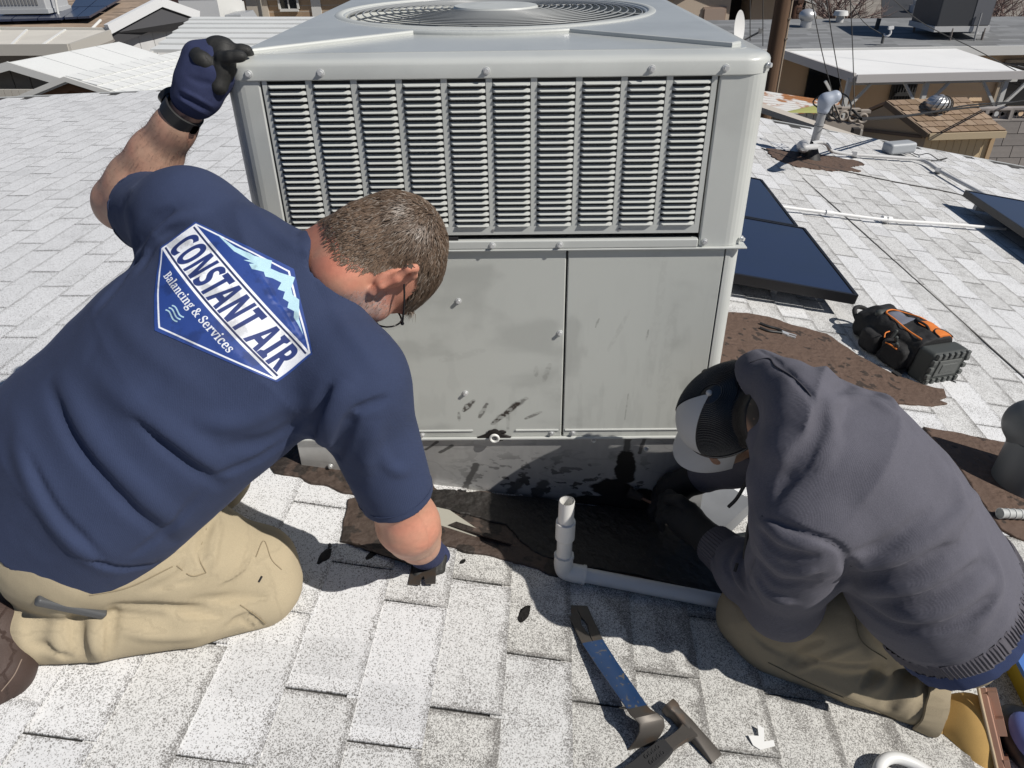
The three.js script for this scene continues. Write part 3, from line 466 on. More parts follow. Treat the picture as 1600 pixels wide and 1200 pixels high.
// ---------- worker in the navy T-shirt, kneeling at the left ----------
{
  const A = thing('person', 'man in navy T-shirt and khaki trousers kneeling and leaning on the air conditioner', 'person');
  const navy = cloth(0.027, 0.040, 0.090, { va: 0.10, rep: 3.5, sheen: 0.35 });
  const khaki = cloth(0.40, 0.335, 0.225, { va: 0.06, rep: 4, wf: 8, bs: 0.0004, sheen: .15 });
  // spine, shoulders, limbs
  const pel = [-0.8122,3.9332,-0.9812], wai = [-0.7096,4.0394,-0.99], mid = [-0.5643,4.1568,-1.0298], che = [-0.4502,4.2395,-1.0771], sho = [-0.3774,4.2944,-1.1065], nek = [-0.3082,4.3305,-1.1182];
  const shL = [-0.563,4.365,-1.2193], elL = [-0.7894,4.3351,-1.4337], wrL = [-0.6087,4.512,-1.3992], shR = [-0.2655,4.1814,-0.9958], elR = [-0.2074,3.8701,-1.0081], wrR = [-0.2069,3.6887,-1.1246];
  const side = v3.nrm(v3.sub(shR, shL)), ax = v3.nrm(v3.sub(sho, pel)), nB = v3.nrm(v3.cross(side, ax)), sd = v3.nrm(v3.cross(ax, nB));
  const T = new Sdf(0.05);
  const S = (c, a, b) => ({ c, s: sd, n: nB, a, b });
  T.loft([S(pel, .195, .15), S(wai, .205, .155), S(mid, .205, .14), S(che, .205, .125), S(sho, .13, .092), S(lerp3(sho, nek, .8), .075, .065)], 0.05);
  T.cone(lerp3(sho, shL, .5), shL, .09, .088, .05).cone(shL, lerp3(shL, elL, 0.62), .083, .074, .05);
  T.cone(lerp3(sho, shR, .5), shR, .080, .080, .05).cone(shR, lerp3(shR, elR, 0.82), .083, .066, .05);
  const hemN = v3.sub(pel, wai);
  T.plane(lerp3(wai, pel, 1.0), v3.nrm(v3.add(v3.nrm(hemN), v3.mul(sd, 0.05))), .006);
  const cuffL = lerp3(shL, elL, 0.60), cuffR = lerp3(shR, elR, 0.80), dL = v3.nrm(v3.sub(elL, shL)), dR = v3.nrm(v3.sub(elR, shR));
  const near = (p, c, r) => v3.len(v3.sub(p, c)) - r;
  T.cut(p => near(p, cuffL, 0.15) > 0 ? -1 : v3.dot(v3.sub(p, cuffL), dL), .004).cut(p => near(p, cuffR, 0.15) > 0 ? -1 : v3.dot(v3.sub(p, cuffR), dR), .004);
  T.cut(p => -(segD(p, lerp3(shL, elL, .42), elL) - 0.060), .003).cut(p => -(segD(p, lerp3(shR, elR, .66), elR) - 0.0565), .003);
  T.cut(p => -(segD(p, [-0.2926,4.3215,-1.1127], [-0.2169,4.3351,-1.1399]) - 0.064), .012);
  // folds, traced on the back
  T.on([
    [[[-0.6502,4.2208,-0.9627], [-0.5764,4.1853,-0.9178], [-0.4948,4.1352,-0.8874], [-0.4581,4.0724,-0.8957]], .020, .009], [[[-0.7368,4.1988,-0.9714], [-0.6842,4.148,-0.9049], [-0.6071,4.0645,-0.8535], [-0.5486,3.9774,-0.8469]], .012, -.010], [[[-0.7168,4.207,-0.9768], [-0.6395,4.1451,-0.8919], [-0.5582,4.0705,-0.8461], [-0.5283,3.9942,-0.8577]], .018, .009],
    [[[-0.5856,4.191,-0.9094], [-0.5096,4.1292,-0.8717], [-0.4682,4.0581,-0.8867]], .012, -.009], [[[-0.8059,4.1545,-0.9665], [-0.7564,4.0867,-0.8892], [-0.6977,4.0019,-0.8369], [-0.6398,3.94,-0.8224]], .022, .009], [[[-0.7776,4.123,-0.9235], [-0.7109,4.0425,-0.8503], [-0.6441,3.9603,-0.8232]], .011, -.009],
    [[[-0.4697,4.0853,-0.8801], [-0.4021,4.1098,-0.8844], [-0.3514,4.1338,-0.9119]], .008, -.010], [[[-0.4426,4.1406,-0.8796], [-0.3721,4.1538,-0.8769], [-0.3178,4.1795,-0.9055]], .013, -.010], [[[-0.4901,4.1736,-0.8997], [-0.4098,4.1783,-0.8918], [-0.3463,4.2002,-0.9181]], .016, .007],
    [[[-0.31,4.1105,-0.9096], [-0.2795,4.1872,-0.9108], [-0.2483,4.2391,-0.9083]], .016, .012], [[[-0.298,4.0749,-0.9228], [-0.2673,4.1469,-0.9093], [-0.2467,4.1884,-0.9001]], .010, -.016], [[[-0.2467,4.1908,-0.9016], [-0.2274,4.2009,-0.8964], [-0.1927,4.2171,-0.8952]], .007, -.012], [[[-0.3268,4.1293,-0.9094], [-0.2986,4.1874,-0.9107], [-0.2741,4.2302,-0.9142]], .010, -.011], [[[-0.2107,4.1799,-0.8952], [-0.2286,4.1258,-0.8966], [-0.2453,4.057,-0.9123]], .018, .008],
    [[[-0.6441,4.3448,-1.1466], [-0.6021,4.3907,-1.1405], [-0.5393,4.4261,-1.128]], .012, -.013], [[[-0.6213,4.3256,-1.1112], [-0.5748,4.3801,-1.1106], [-0.5053,4.4154,-1.0981]], .010, -.009], [[[-0.6138,4.3458,-1.124], [-0.5526,4.4032,-1.1135], [-0.4811,4.4311,-1.0964]], .012, .009], [[[-0.6667,4.2909,-1.0418], [-0.6367,4.3277,-1.0888], [-0.618,4.3476,-1.1251]], .010, -.010],
    [[[-0.6665,4.3037,-1.0498], [-0.5371,4.2552,-0.9502], [-0.4706,4.2139,-0.9252]], .02, .004], [[[-0.6038,3.9755,-0.8215], [-0.5441,4.0154,-0.8354], [-0.4939,4.0582,-0.8746]], .009, -.007], [[[-0.6979,3.9851,-0.8263], [-0.6188,3.9606,-0.812], [-0.5493,3.9665,-0.8165]], .007, -.006], [[[-0.211,4.1518,-0.8776], [-0.1994,4.0944,-0.8891], [-0.1745,4.0668,-0.9075]], .012, .005], [[[-0.2783,4.3169,-0.992], [-0.2361,4.2774,-0.9442], [-0.1989,4.2372,-0.9195]], .016, .004], [[[-0.4135,4.4418,-1.0922], [-0.3539,4.407,-1.0475], [-0.3063,4.3821,-1.0325]], .014, .004]]);
  T.wob(9, .004, 3).wob(30, .0012, 1);
  const [mnT, mxT] = bounds([pel, wai, che, shL, elL, shR, elR, nek], 0.24); 
  const shirtG = frameUV(T.mesh(mnT, mxT, 0.0062), che, ax, sd);
  mesh('t_shirt', shirtG, navy, A);
  // ribbed sleeve and hem stitching
  const ringAt = (c, d, r, n, w) => { const e1 = v3.nrm(v3.cross(d, [0.31, 0.9, 0.2])), e2 = v3.cross(d, e1), pts = []; for (let i = 0; i < n; i++) { const a = i / n * 6.2832, dir = v3.add(v3.mul(e1, Math.cos(a)), v3.mul(e2, Math.sin(a))); let t = 0.02; for (let k = 0; k < 40 && T.at(v3.add(c, v3.mul(dir, t))) < 0 || t < r; k++) t += 0.002; pts.push(v3.add(c, v3.mul(dir, t - 0.001))); } return tube(pts, w, n * 3, 5, true); };
  mesh('sleeve_hem', [ringAt(v3.add(cuffR, v3.mul(dR, -0.018)), dR, 0.06, 26, 0.0012), ringAt(v3.add(cuffL, v3.mul(dL, -0.016)), dL, 0.06, 26, 0.0012)], navy, A);
  {
    const W = 1200, H = 1000, cv = document.createElement('canvas'); cv.width = W; cv.height = H; const c = cv.getContext('2d');
    const cx = 600, cy = 490, hw = 540, hb = 138, ap = 382, al = 436;    // half width, half band, apex height
    const hex = k => { c.beginPath(); c.moveTo(cx - hw - k * .55, cy - hb - k * .25); c.lineTo(cx + 50, cy - ap - k); c.lineTo(cx + hw + k * .55, cy - hb - k * .25); c.lineTo(cx + hw + k * .55, cy + hb + k * .25); c.lineTo(cx - 50, cy + al + k); c.lineTo(cx - hw - k * .55, cy + hb + k * .25); c.closePath(); };
    c.clearRect(0, 0, W, H); hex(34); c.fillStyle = '#2f4a90'; c.fill(); hex(0); c.fillStyle = '#2b478f'; c.fill(); c.lineWidth = 11; c.strokeStyle = '#f4f6fb'; hex(0); c.stroke();
    // mountains
    c.fillStyle = '#bfe3ee'; const y0 = cy - hb - 34; c.beginPath(); c.moveTo(cx - 400, y0 - 28); for (const [x, y] of [[-250, -75], [-170, -118], [-140, -128], [-60, -190], [-20, -150], [30, -175], [100, -225], [150, -160], [190, -140], [235, -150], [290, -105], [330, -70], [430, -18], [360, -40], [310, -50], [280, -78], [240, -62], [215, -92], [180, -80], [150, -118], [115, -95], [90, -140], [40, -118], [10, -92], [-20, -105], [-70, -62], [-110, -70], [-95, -95], [-150, -60], [-130, -90], [-230, -52]]) c.lineTo(cx + x, y0 + y + 12); c.closePath(); c.fill();
    // band
    c.fillStyle = '#f4f6fb'; c.fillRect(cx - hw, cy - hb, hw * 2, hb * 2); c.fillStyle = '#28335f'; c.fillRect(cx - hw + 8, cy - hb + 16, hw * 2 - 16, 13); c.fillRect(cx - hw + 8, cy + hb - 29, hw * 2 - 16, 13); 
    c.fillStyle = '#2c3c78'; c.textAlign = 'center'; c.textBaseline = 'middle'; c.font = 'bold 200px sans-serif'; const tw = c.measureText('CONSTANT AIR').width; c.save(); c.translate(cx, cy + 6); c.scale((hw * 2 - 60) / tw, 1.36); c.fillText('CONSTANT AIR', 0, 0); c.lineWidth = 5; c.strokeStyle = '#2c3c78'; c.strokeText('CONSTANT AIR', 0, 0); c.restore();
    c.fillStyle = '#f4f6fb'; c.font = 'bold 80px serif'; const t2 = c.measureText('Balancing & Services').width; c.save(); c.translate(cx - 20, cy + hb + 62); c.scale(640 / t2, 1.0); c.fillText('Balancing & Services', 0, 0); c.restore();
    c.strokeStyle = '#bfe3ee'; c.lineWidth = 9; for (let k = 0; k < 3; k++) { c.beginPath(); const yy = cy + hb + 142 + k * 24; c.moveTo(cx - 122, yy + 12); c.bezierCurveTo(cx - 92, yy - 22, cx - 52, yy + 34, cx - 18, yy); c.stroke(); }
    const im = c.getImageData(0, 0, W, H).data, cols = new Uint8Array(W * H * 4);
    for (let j = 0; j < H; j++) for (let i = 0; i < W; i++) { const s = ((H - 1 - j) * W + i) * 4, k = (j * W + i) * 4; const wear = 1 - 0.16 * sstep(.52, .7, fbm(i / 90, j / 90, 3, 5)) - 0.10 * (hash(i >> 1, j >> 1, 4) - .3); const q = im[s + 3] > 8; for (let z = 0; z < 3; z++) cols[k + z] = clamp(Math.round((q ? im[s + z] : [47, 74, 144][z]) * wear), 0, 255); cols[k + 3] = im[s + 3]; }
    const t = new THREE.DataTexture(cols, W, H); t.colorSpace = THREE.SRGBColorSpace; t.magFilter = THREE.LinearFilter; t.minFilter = THREE.LinearMipmapLinearFilter; t.generateMipmaps = true; t.anisotropy = 8; t.needsUpdate = true;
    const m = new THREE.MeshPhysicalMaterial({ map: t, transparent: true, alphaTest: 0.5, roughness: 0.55, sheen: 0.1, side: THREE.DoubleSide, bumpMap: weave([5, 5]), bumpScale: .0003 });
    // corners of the band on the cloth
    const surf = (a) => a, tl = [-0.4829,4.424,-1.0566], bl = [-0.5339,4.3914,-1.0355], tr = [-0.3066,4.2721,-0.9283], br = [-0.3571,4.2428,-0.9093];
    const push = p => { const q = p.slice(); for (let k = 0; k < 30; k++) { const d = T.at(q); const dir = v3.nrm(v3.sub(q, [0, 4.8, 0])); q[0] += dir[0] * d; q[1] += dir[1] * d; q[2] += dir[2] * d; } return q; };
    const TL = push(tl), BL = push(bl), TR = push(tr), BR = push(br), cen = v3.mul(v3.add(v3.add(TL, BL), v3.add(TR, BR)), .25);
    const Uv = v3.mul(v3.add(v3.sub(TR, TL), v3.sub(BR, BL)), .5), Vv = v3.mul(v3.add(v3.sub(TL, BL), v3.sub(TR, BR)), .5), N = v3.nrm(v3.cross(Uv, Vv));
    // affine coordinates on the plane through cen
    const uu = v3.dot(Uv, Uv), uv_ = v3.dot(Uv, Vv), vv = v3.dot(Vv, Vv), det = uu * vv - uv_ * uv_;
    const p = shirtG.attributes.position, n = shirtG.attributes.normal, ix = shirtG.index.array, map = {}, pos = [], nor = [], uvs = [], idx = [];
    const co = i => { const d = [p.getX(i) - cen[0], p.getY(i) - cen[1], p.getZ(i) - cen[2]], a = v3.dot(d, Uv), b = v3.dot(d, Vv); return [(a * vv - b * uv_) / det, (b * uu - a * uv_) / det, v3.dot(d, N)]; };
    const su = 2 * hw / W, sv = 2 * hb / H, vert = i => { if (map[i] !== undefined) return map[i]; const [a, b] = co(i); pos.push(p.getX(i) + n.getX(i) * .0009, p.getY(i) + n.getY(i) * .0009, p.getZ(i) + n.getZ(i) * .0009); nor.push(n.getX(i), n.getY(i), n.getZ(i)); uvs.push(0.5 + a * su, 0.5 + b * sv); return map[i] = pos.length / 3 - 1; };
    for (let i = 0; i < ix.length; i += 3) { const t3 = [ix[i], ix[i + 1], ix[i + 2]], c3 = t3.map(co); if (c3.every(q => Math.abs(.5 - (0.5 + q[0] * su)) < .5 && Math.abs(q[1] * sv) < .5 && Math.abs(q[2]) < .09)) idx.push(...t3.map(vert)); }
    const g = new THREE.BufferGeometry(); g.setAttribute('position', new THREE.BufferAttribute(new Float32Array(pos), 3)); g.setAttribute('normal', new THREE.BufferAttribute(new Float32Array(nor), 3)); g.setAttribute('uv', new THREE.BufferAttribute(new Float32Array(uvs), 2)); g.setIndex(idx);
    mesh('shirt_print', g, m, A);
  }
  const hc = [-0.2306,4.3353,-1.1398], hU0 = v3.nrm([0.9293,0.0623,-0.3572]), hF0 = v3.nrm([0.007,-0.9766,-0.2027]), hR = v3.nrm(v3.cross(hF0, hU0)), hF = v3.nrm(v3.cross(hU0, hR)), hU = hU0;
  const H = (r, u, f) => v3.add(hc, v3.add(v3.mul(hR, r), v3.add(v3.mul(hU, u), v3.mul(hF, f))));
  const K = new Sdf(0.03);
  K.ell(H(0, .030, -.012), [.073, .084, .092], hR, hU, hF, .03).ell(H(0, -.02, .03), [.064, .085, .07], hR, hU, hF, .03).ell(H(0, -.078, .062), [.038, .03, .036], hR, hU, hF, .03);
  for (const s of [-1, 1]) { K.cone(H(s * .05, -.06, -.005), H(s * .02, -.088, .06), .022, .02, .03); K.ell(H(s * .045, -.022, .066), [.02, .018, .02], hR, hU, hF, .02); }
  K.cone(H(0, .005, .095), H(0, -.032, .118), .009, .014, .015).ell(H(0, .022, .088), [.05, .012, .012], hR, hU, hF, .015).ell(H(0, -.062, .092), [.024, .006, .01], hR, hU, hF, .01).ell(H(0, -.072, .09), [.02, .007, .011], hR, hU, hF, .01);
  for (const s of [-1, 1]) K.ell(H(s * .031, .005, .082), [.012, .010, .010], hR, hU, hF, .006);
  // ears: rim, lobe, bowl
  for (const s of [-1, 1]) { const e = (u, f, o) => H(s * (.073 + o), u * .92, f - .3 * u); K.chain([[e(-.012, .002, .004), .0055], [e(.01, -.012, .016), .006], [e(.03, -.022, .02), .0062], [e(.042, -.014, .017), .006], [e(.04, .003, .010), .0058], [e(.028, .010, .004), .005]], .006); K.chain([[e(-.032, -.002, .007), .0065], [e(-.018, -.010, .013), .005], [e(.01, -.012, .016), .005]], .006); K.ell(e(.008, -.004, .004), [.006, .03, .016], hR, hU, hF, .008); }
  // neck
  K.cone([-0.3334,4.3079,-1.145], H(0, -.03, -.03), .070, .060, .03).cone([-0.2796,4.2861,-1.1025], H(.03, -.07, .0), .05, .045, .03);
  // arms
  K.chain([[shL, .055], [lerp3(shL, elL, .6), .05], [elL, .046], [lerp3(elL, wrL, .25), .050], [lerp3(elL, wrL, .55), .043], [lerp3(elL, wrL, .85), .033], [wrL, .031]], .03);
  K.ell(v3.add(elL, v3.mul(dL, .012)), [.04, .04, .045], undefined, undefined, undefined, .03);
  K.chain([[shR, .06], [lerp3(shR, elR, .7), .055], [elR, .049], [lerp3(elR, wrR, .3), .048], [lerp3(elR, wrR, .7), .038], [wrR, .033]], .03);
  K.ell(v3.add(elR, v3.mul(dR, .010)), [.045, .04, .045], undefined, undefined, undefined, .03);
  crease(K, [[-0.2362,3.8734,-0.9508], [-0.1952,3.8743,-0.9401], [-0.1662,3.8692,-0.9609]], .004, .003); crease(K, [[-0.2301,3.8546,-0.9509], [-0.1968,3.8576,-0.9414], [-0.1722,3.8505,-0.9609]], .004, .002);
  K.wob(22, .0016, 6);
  const parts = [];
  { const [a, b] = bounds([H(0, 0, 0), [-0.3334,4.3079,-1.145]], .17); parts.push(K.geo(a, b, .0038)); }
  // arms are meshed from the same field, separate boxes
  { const [a, b] = bounds([lerp3(shL, elL, .35), elL, wrL], .075); parts.push(K.geo(a, b, .005)); }
  { const [a, b] = bounds([lerp3(shR, elR, .5), elR, wrR], .075); parts.push(K.geo(a, b, .005)); }
  const beardAt = p => { const d = v3.sub(p, hc), r = Math.abs(v3.dot(d, hR)), u = v3.dot(d, hU), f = v3.dot(d, hF); return v3.len(d) < .17 ? sstep(.02, -.03, u + .4 * (f - .05) * (f > .05 ? 1 : 0)) * sstep(-.012, .02, f - .25 * (u + .05)) : 0; };
  const headD = p => v3.len(v3.sub(p, hc));
  const bodyG = mergeGeometries(parts.map(g => paintVerts(g, p => {
    const red = clamp(sstep(.26, .1, v3.len(v3.sub(p, [-0.2654,4.3455,-1.0691]))) * .8 + sstep(.09, .03, v3.len(v3.sub(p, [-0.1866,3.8849,-0.9704]))) * .6, 0, 1) * (0.6 + .6 * fbm(p[0] * 25, p[1] * 25, p[2] * 25, 3));
    const b = beardAt(p) * (0.5 + 0.5 * (hash(Math.round(p[0] * 900), Math.round(p[1] * 900), Math.round(p[2] * 900)) > .35 ? 1 : 0)), tatt = sstep(.032, .022, segD(p, [-0.5963,4.5141,-1.3476], [-0.5839,4.5043,-1.3416])) * sstep(.5, .56, fbm(p[0] * 75, p[1] * 75, p[2] * 75, 3) + .06) * .85;
    let c = [mix(1, 1.14, red), mix(1, .76, red), mix(1, .70, red)]; c = [mix(c[0], .80, b * .8), mix(c[1], 1.0, b * .8), mix(c[2], 1.3, b * .8)]; return [mix(c[0], .13, tatt), mix(c[1], .17, tatt), mix(c[2], .24, tatt)];
  })));
  mesh('body', bodyG, skin(0.50, 0.285, 0.20), A);
  const hairAt = p => { const d = v3.sub(p, hc), r = v3.dot(d, hR), u = v3.dot(d, hU), f = v3.dot(d, hF); const front = u - .055 + (f - .07) * .7, line = mix(-.035, .03, sstep(-.05, .02, f)) + .012 * fbm(r * 40, f * 40, 1, 2) - .005; const side_ = Math.abs(r) > .055 ? sstep(-.02, .01, f) * .012 : 0; return u > line + side_ && (f < .07 || u > .055) ? 1 : 0; };
  const whorl = H(0.012, .090, -.058);
  {
    const base = new THREE.Color().setRGB(.055, .036, .025), cap = new Sdf(.03); cap.prims = [[p => K.at(p) - .0003, .0]]; cap.cut(p => { const d = v3.sub(p, hc), u = v3.dot(d, hU), f = v3.dot(d, hF), r = v3.dot(d, hR); return Math.max(mix(-.068, .03, sstep(-.06, .02, f)) - u, v3.len(d) - .15, Math.abs(r) > .066 && f > -.03 && u < .05 ? 1 : -1, f - .078); }, .003);
    const [a, b] = bounds([hc], .135), hair = mesh('hair', cap.geo(a, b, .005), std(.06, .041, .029, .8), A);
    const N = 17000, pos = [], nor = [], col = []; let made = 0, tries = 0;
    const grad = p => { const e = .002; return v3.nrm([K.at([p[0] + e, p[1], p[2]]) - K.at([p[0] - e, p[1], p[2]]), K.at([p[0], p[1] + e, p[2]]) - K.at([p[0], p[1] - e, p[2]]), K.at([p[0], p[1], p[2] + e]) - K.at([p[0], p[1], p[2] - e])]); };
    while (made < N && tries++ < N * 6) {
      const th = Math.acos(rr(-1, 1)), ph = rr(0, 6.283), dir = [Math.sin(th) * Math.cos(ph), Math.cos(th), Math.sin(th) * Math.sin(ph)]; let p = v3.add(hc, v3.mul(dir, .073)); for (let k = 0; k < 5; k++) p = v3.add(p, v3.mul(dir, -K.at(p) * .9));
      const d = v3.sub(p, hc), u = v3.dot(d, hU), f = v3.dot(d, hF), r = v3.dot(d, hR); const low = mix(-.078, .028, sstep(-.06, .02, f)); if (u < low + rr(-.006, .012) || f > .085 || (Math.abs(r) > .064 && f > -.025 && u < .048)) continue;
      const n = grad(p), w = v3.sub(p, whorl), wl = v3.len(w); let rad = v3.nrm(v3.sub(w, v3.mul(n, v3.dot(w, n)))), tan = v3.cross(n, rad); let fl = v3.nrm(v3.add(rad, v3.mul(tan, .9 * Math.exp(-wl / .05))));
      const frontal = sstep(.03, .09, f + u * .3), len = mix(.013, .026, frontal) * rr(.7, 1.25) * (u < -.02 ? .5 : 1), lift = mix(.30, .85, frontal); const clump = fbm(p[0] * 160, p[1] * 160, p[2] * 160, 2) - .5; fl = v3.nrm(v3.add(fl, v3.mul(tan, clump * 1.3 + rr(-.2, .2))));
      const m1 = v3.add(p, v3.mul(v3.nrm(v3.add(fl, v3.mul(n, lift * 1.5))), len * .55)), m2 = v3.add(m1, v3.mul(v3.nrm(v3.add(fl, v3.mul(n, lift * .25 - .12))), len * .55)), wd = rr(.0005, .0009), sdv = v3.mul(v3.nrm(v3.cross(fl, n)), wd), up = v3.mul(n, wd);
      const tone = rr(.55, 1.25) * (u < .01 && f < 0 ? rr(1, 1.7) : 1), gr = rnd() < .13 ? 1 : 0, c0 = gr ? [.24, .20, .165] : [.125 * tone, .085 * tone, .058 * tone];
      const root = v3.sub(p, v3.mul(n, .001)), tri = (a, b, c, na) => { if (v3.dot(v3.cross(v3.sub(b, a), v3.sub(c, a)), n) < 0) [b, c] = [c, b]; for (const q of [a, b, c]) pos.push(...q); for (let z = 0; z < 3; z++) { nor.push(...na); col.push(...c0); } };
      const nA = v3.nrm(v3.add(n, v3.mul(sdv, 350))), nB2 = v3.nrm(v3.sub(n, v3.mul(sdv, 350))), a0 = v3.add(root, sdv), b0 = v3.sub(root, sdv), t0 = v3.add(root, up), a1 = v3.add(m1, v3.mul(sdv, .85)), b1 = v3.sub(m1, v3.mul(sdv, .85)), t1 = v3.add(m1, up);
      tri(a0, t0, t1, nA); tri(a0, t1, a1, nA); tri(t0, b0, b1, nB2); tri(t0, b1, t1, nB2); tri(a1, t1, m2, nA); tri(t1, b1, m2, nB2); made++;
    }
    const g = new THREE.BufferGeometry(); g.setAttribute('position', new THREE.BufferAttribute(new Float32Array(pos), 3)); g.setAttribute('normal', new THREE.BufferAttribute(new Float32Array(nor), 3)); g.setAttribute('color', new THREE.BufferAttribute(new Float32Array(col), 3));
    const sm = new THREE.MeshPhysicalMaterial({ vertexColors: true, roughness: .45, side: THREE.DoubleSide, sheen: .3 }); mesh('hair_strands', g, sm, hair).userData.kind = 'stuff';
    // grey stubble
    const bp = [], bn = [], bc = []; let cnt = 0; tries = 0; while (cnt < 1500 && tries++ < 16000) { const th = Math.acos(rr(-1, 1)), ph = rr(0, 6.283), dir = [Math.sin(th) * Math.cos(ph), Math.cos(th), Math.sin(th) * Math.sin(ph)]; let p = v3.add(H(0, -.03, .03), v3.mul(dir, .07)); for (let k = 0; k < 5; k++) p = v3.add(p, v3.mul(dir, -K.at(p) * .9)); if (beardAt(p) < rr(.2, .9)) continue; const n = grad(p), t = v3.nrm(v3.add(n, v3.add(v3.mul(hU, -1.1), [rr(-.4, .4), rr(-.4, .4), rr(-.4, .4)]))), e = v3.add(p, v3.mul(t, rr(.004, .008))), s = v3.mul(v3.nrm(v3.cross(t, n)), .0004), c0 = rnd() < .6 ? [.5, .48, .45] : [.14, .1, .08]; { const A1 = v3.add(p, s), B1 = v3.sub(p, s), fl = v3.dot(v3.cross(v3.sub(B1, A1), v3.sub(e, A1)), n) < 0; bp.push(...(fl ? B1 : A1), ...(fl ? A1 : B1), ...e); } for (let z = 0; z < 3; z++) { bn.push(...n); bc.push(...c0); } cnt++; }
    const g2 = new THREE.BufferGeometry(); g2.setAttribute('position', new THREE.BufferAttribute(new Float32Array(bp), 3)); g2.setAttribute('normal', new THREE.BufferAttribute(new Float32Array(bn), 3)); g2.setAttribute('color', new THREE.BufferAttribute(new Float32Array(bc), 3)); mesh('beard_stubble', g2, sm, hair).userData.kind = 'stuff';
    // hair on the raised forearm
    const ap = [], an = []; for (let q = 0; q < 1500; q++) { const t = rr(.05, .92), c = lerp3(elL, wrL, t), th = rr(0, 6.283), e1 = v3.nrm(v3.cross(v3.sub(wrL, elL), [0, 1, 0])), e2 = v3.nrm(v3.cross(v3.sub(wrL, elL), e1)); const dir = v3.add(v3.mul(e1, Math.cos(th)), v3.mul(e2, Math.sin(th))); let p = v3.add(c, v3.mul(dir, .04)); for (let k = 0; k < 4; k++) p = v3.add(p, v3.mul(dir, -K.at(p) * .9)); const n = dir, tt = v3.nrm(v3.add(v3.mul(n, .9), v3.add(v3.mul(v3.nrm(v3.sub(wrL, elL)), .8), [rr(-.6, .6), rr(-.6, .6), rr(-.6, .6)]))), e = v3.add(p, v3.mul(tt, rr(.006, .014))), s = v3.mul(v3.nrm(v3.cross(tt, n)), .00022); { const A1 = v3.add(p, s), B1 = v3.sub(p, s), fl = v3.dot(v3.cross(v3.sub(B1, A1), v3.sub(e, A1)), n) < 0; ap.push(...(fl ? B1 : A1), ...(fl ? A1 : B1), ...e); } for (let z = 0; z < 3; z++) an.push(...n); }
    const g3 = new THREE.BufferGeometry(); g3.setAttribute('position', new THREE.BufferAttribute(new Float32Array(ap), 3)); g3.setAttribute('normal', new THREE.BufferAttribute(new Float32Array(an), 3)); mesh('arm_hair', g3, std(.20, .12, .075, .6), hair).userData.kind = 'stuff';
  }
  const gl = std(.008, .008, .009, .3), gx = mesh('glasses', [tube([H(.079, .022, -.012), H(.082, .018, .03), H(.078, .010, .085)], .0016, 12, 6), tube([H(-.079, .022, -.012), H(-.082, .018, .03), H(-.078, .010, .085)], .0016, 12, 6), ...[-1, 1].map(s => tube(Array.from({ length: 14 }, (_, i) => { const a = i / 14 * 6.283; return H(s * (.041 + .034 * Math.cos(a)), -.006 + .021 * Math.sin(a), .100 - .012 * Math.abs(Math.cos(a))); }), .0016, 40, 6, true)), tube([H(.012, .006, .101), H(0, .009, .108), H(-.012, .006, .101)], .0014, 6, 6), new THREE.SphereGeometry(.0034, 8, 6).translate(...H(.077, .01, .085))], gl, A);
  mesh('lens', [-1, 1].map(s => { const sh = new THREE.CircleGeometry(.031, 24); sh.applyMatrix4(frameM(hR, hU, hF, H(s * .041, -.006, .098))); return sh.scale(1, 1, 1); }), new THREE.MeshPhysicalMaterial({ transmission: 1, thickness: 0, roughness: 0.02, color: 0xffffff }), gx);
  const Q = new Sdf(.035), hipR = [-0.75,3.9054,-0.941], knR = [-0.5176,3.7439,-1.0197], anR = [-0.8658,3.7819,-0.841], hipL = [-0.9532,3.9243,-1.0919], knL = [-0.6721,3.7881,-1.2461], anL = [-1.1404,3.6808,-1.0552];
  Q.ell(pel, [.185, .16, .145], sd, ax, nB, .05).cone(hipR, lerp3(hipR, knR, .5), .118, .104, .05).cone(lerp3(hipR, knR, .5), knR, .104, .078, .05).cone(knR, [-0.495,3.7158,-0.9965], .078, .066, .03).chain([[[-0.4985,3.7148,-0.9781], .060], [[-0.6021,3.7367,-0.9139], .056], [[-0.7358,3.7634,-0.8664], .058], [anR, .058]], .012);
  Q.cone(hipL, knL, .115, .08, .05).chain([[knL, .07], [anL, .062]], .03);
  Q.plane(anR, v3.sub(anR, [-0.7358,3.7634,-0.8664]), .004);
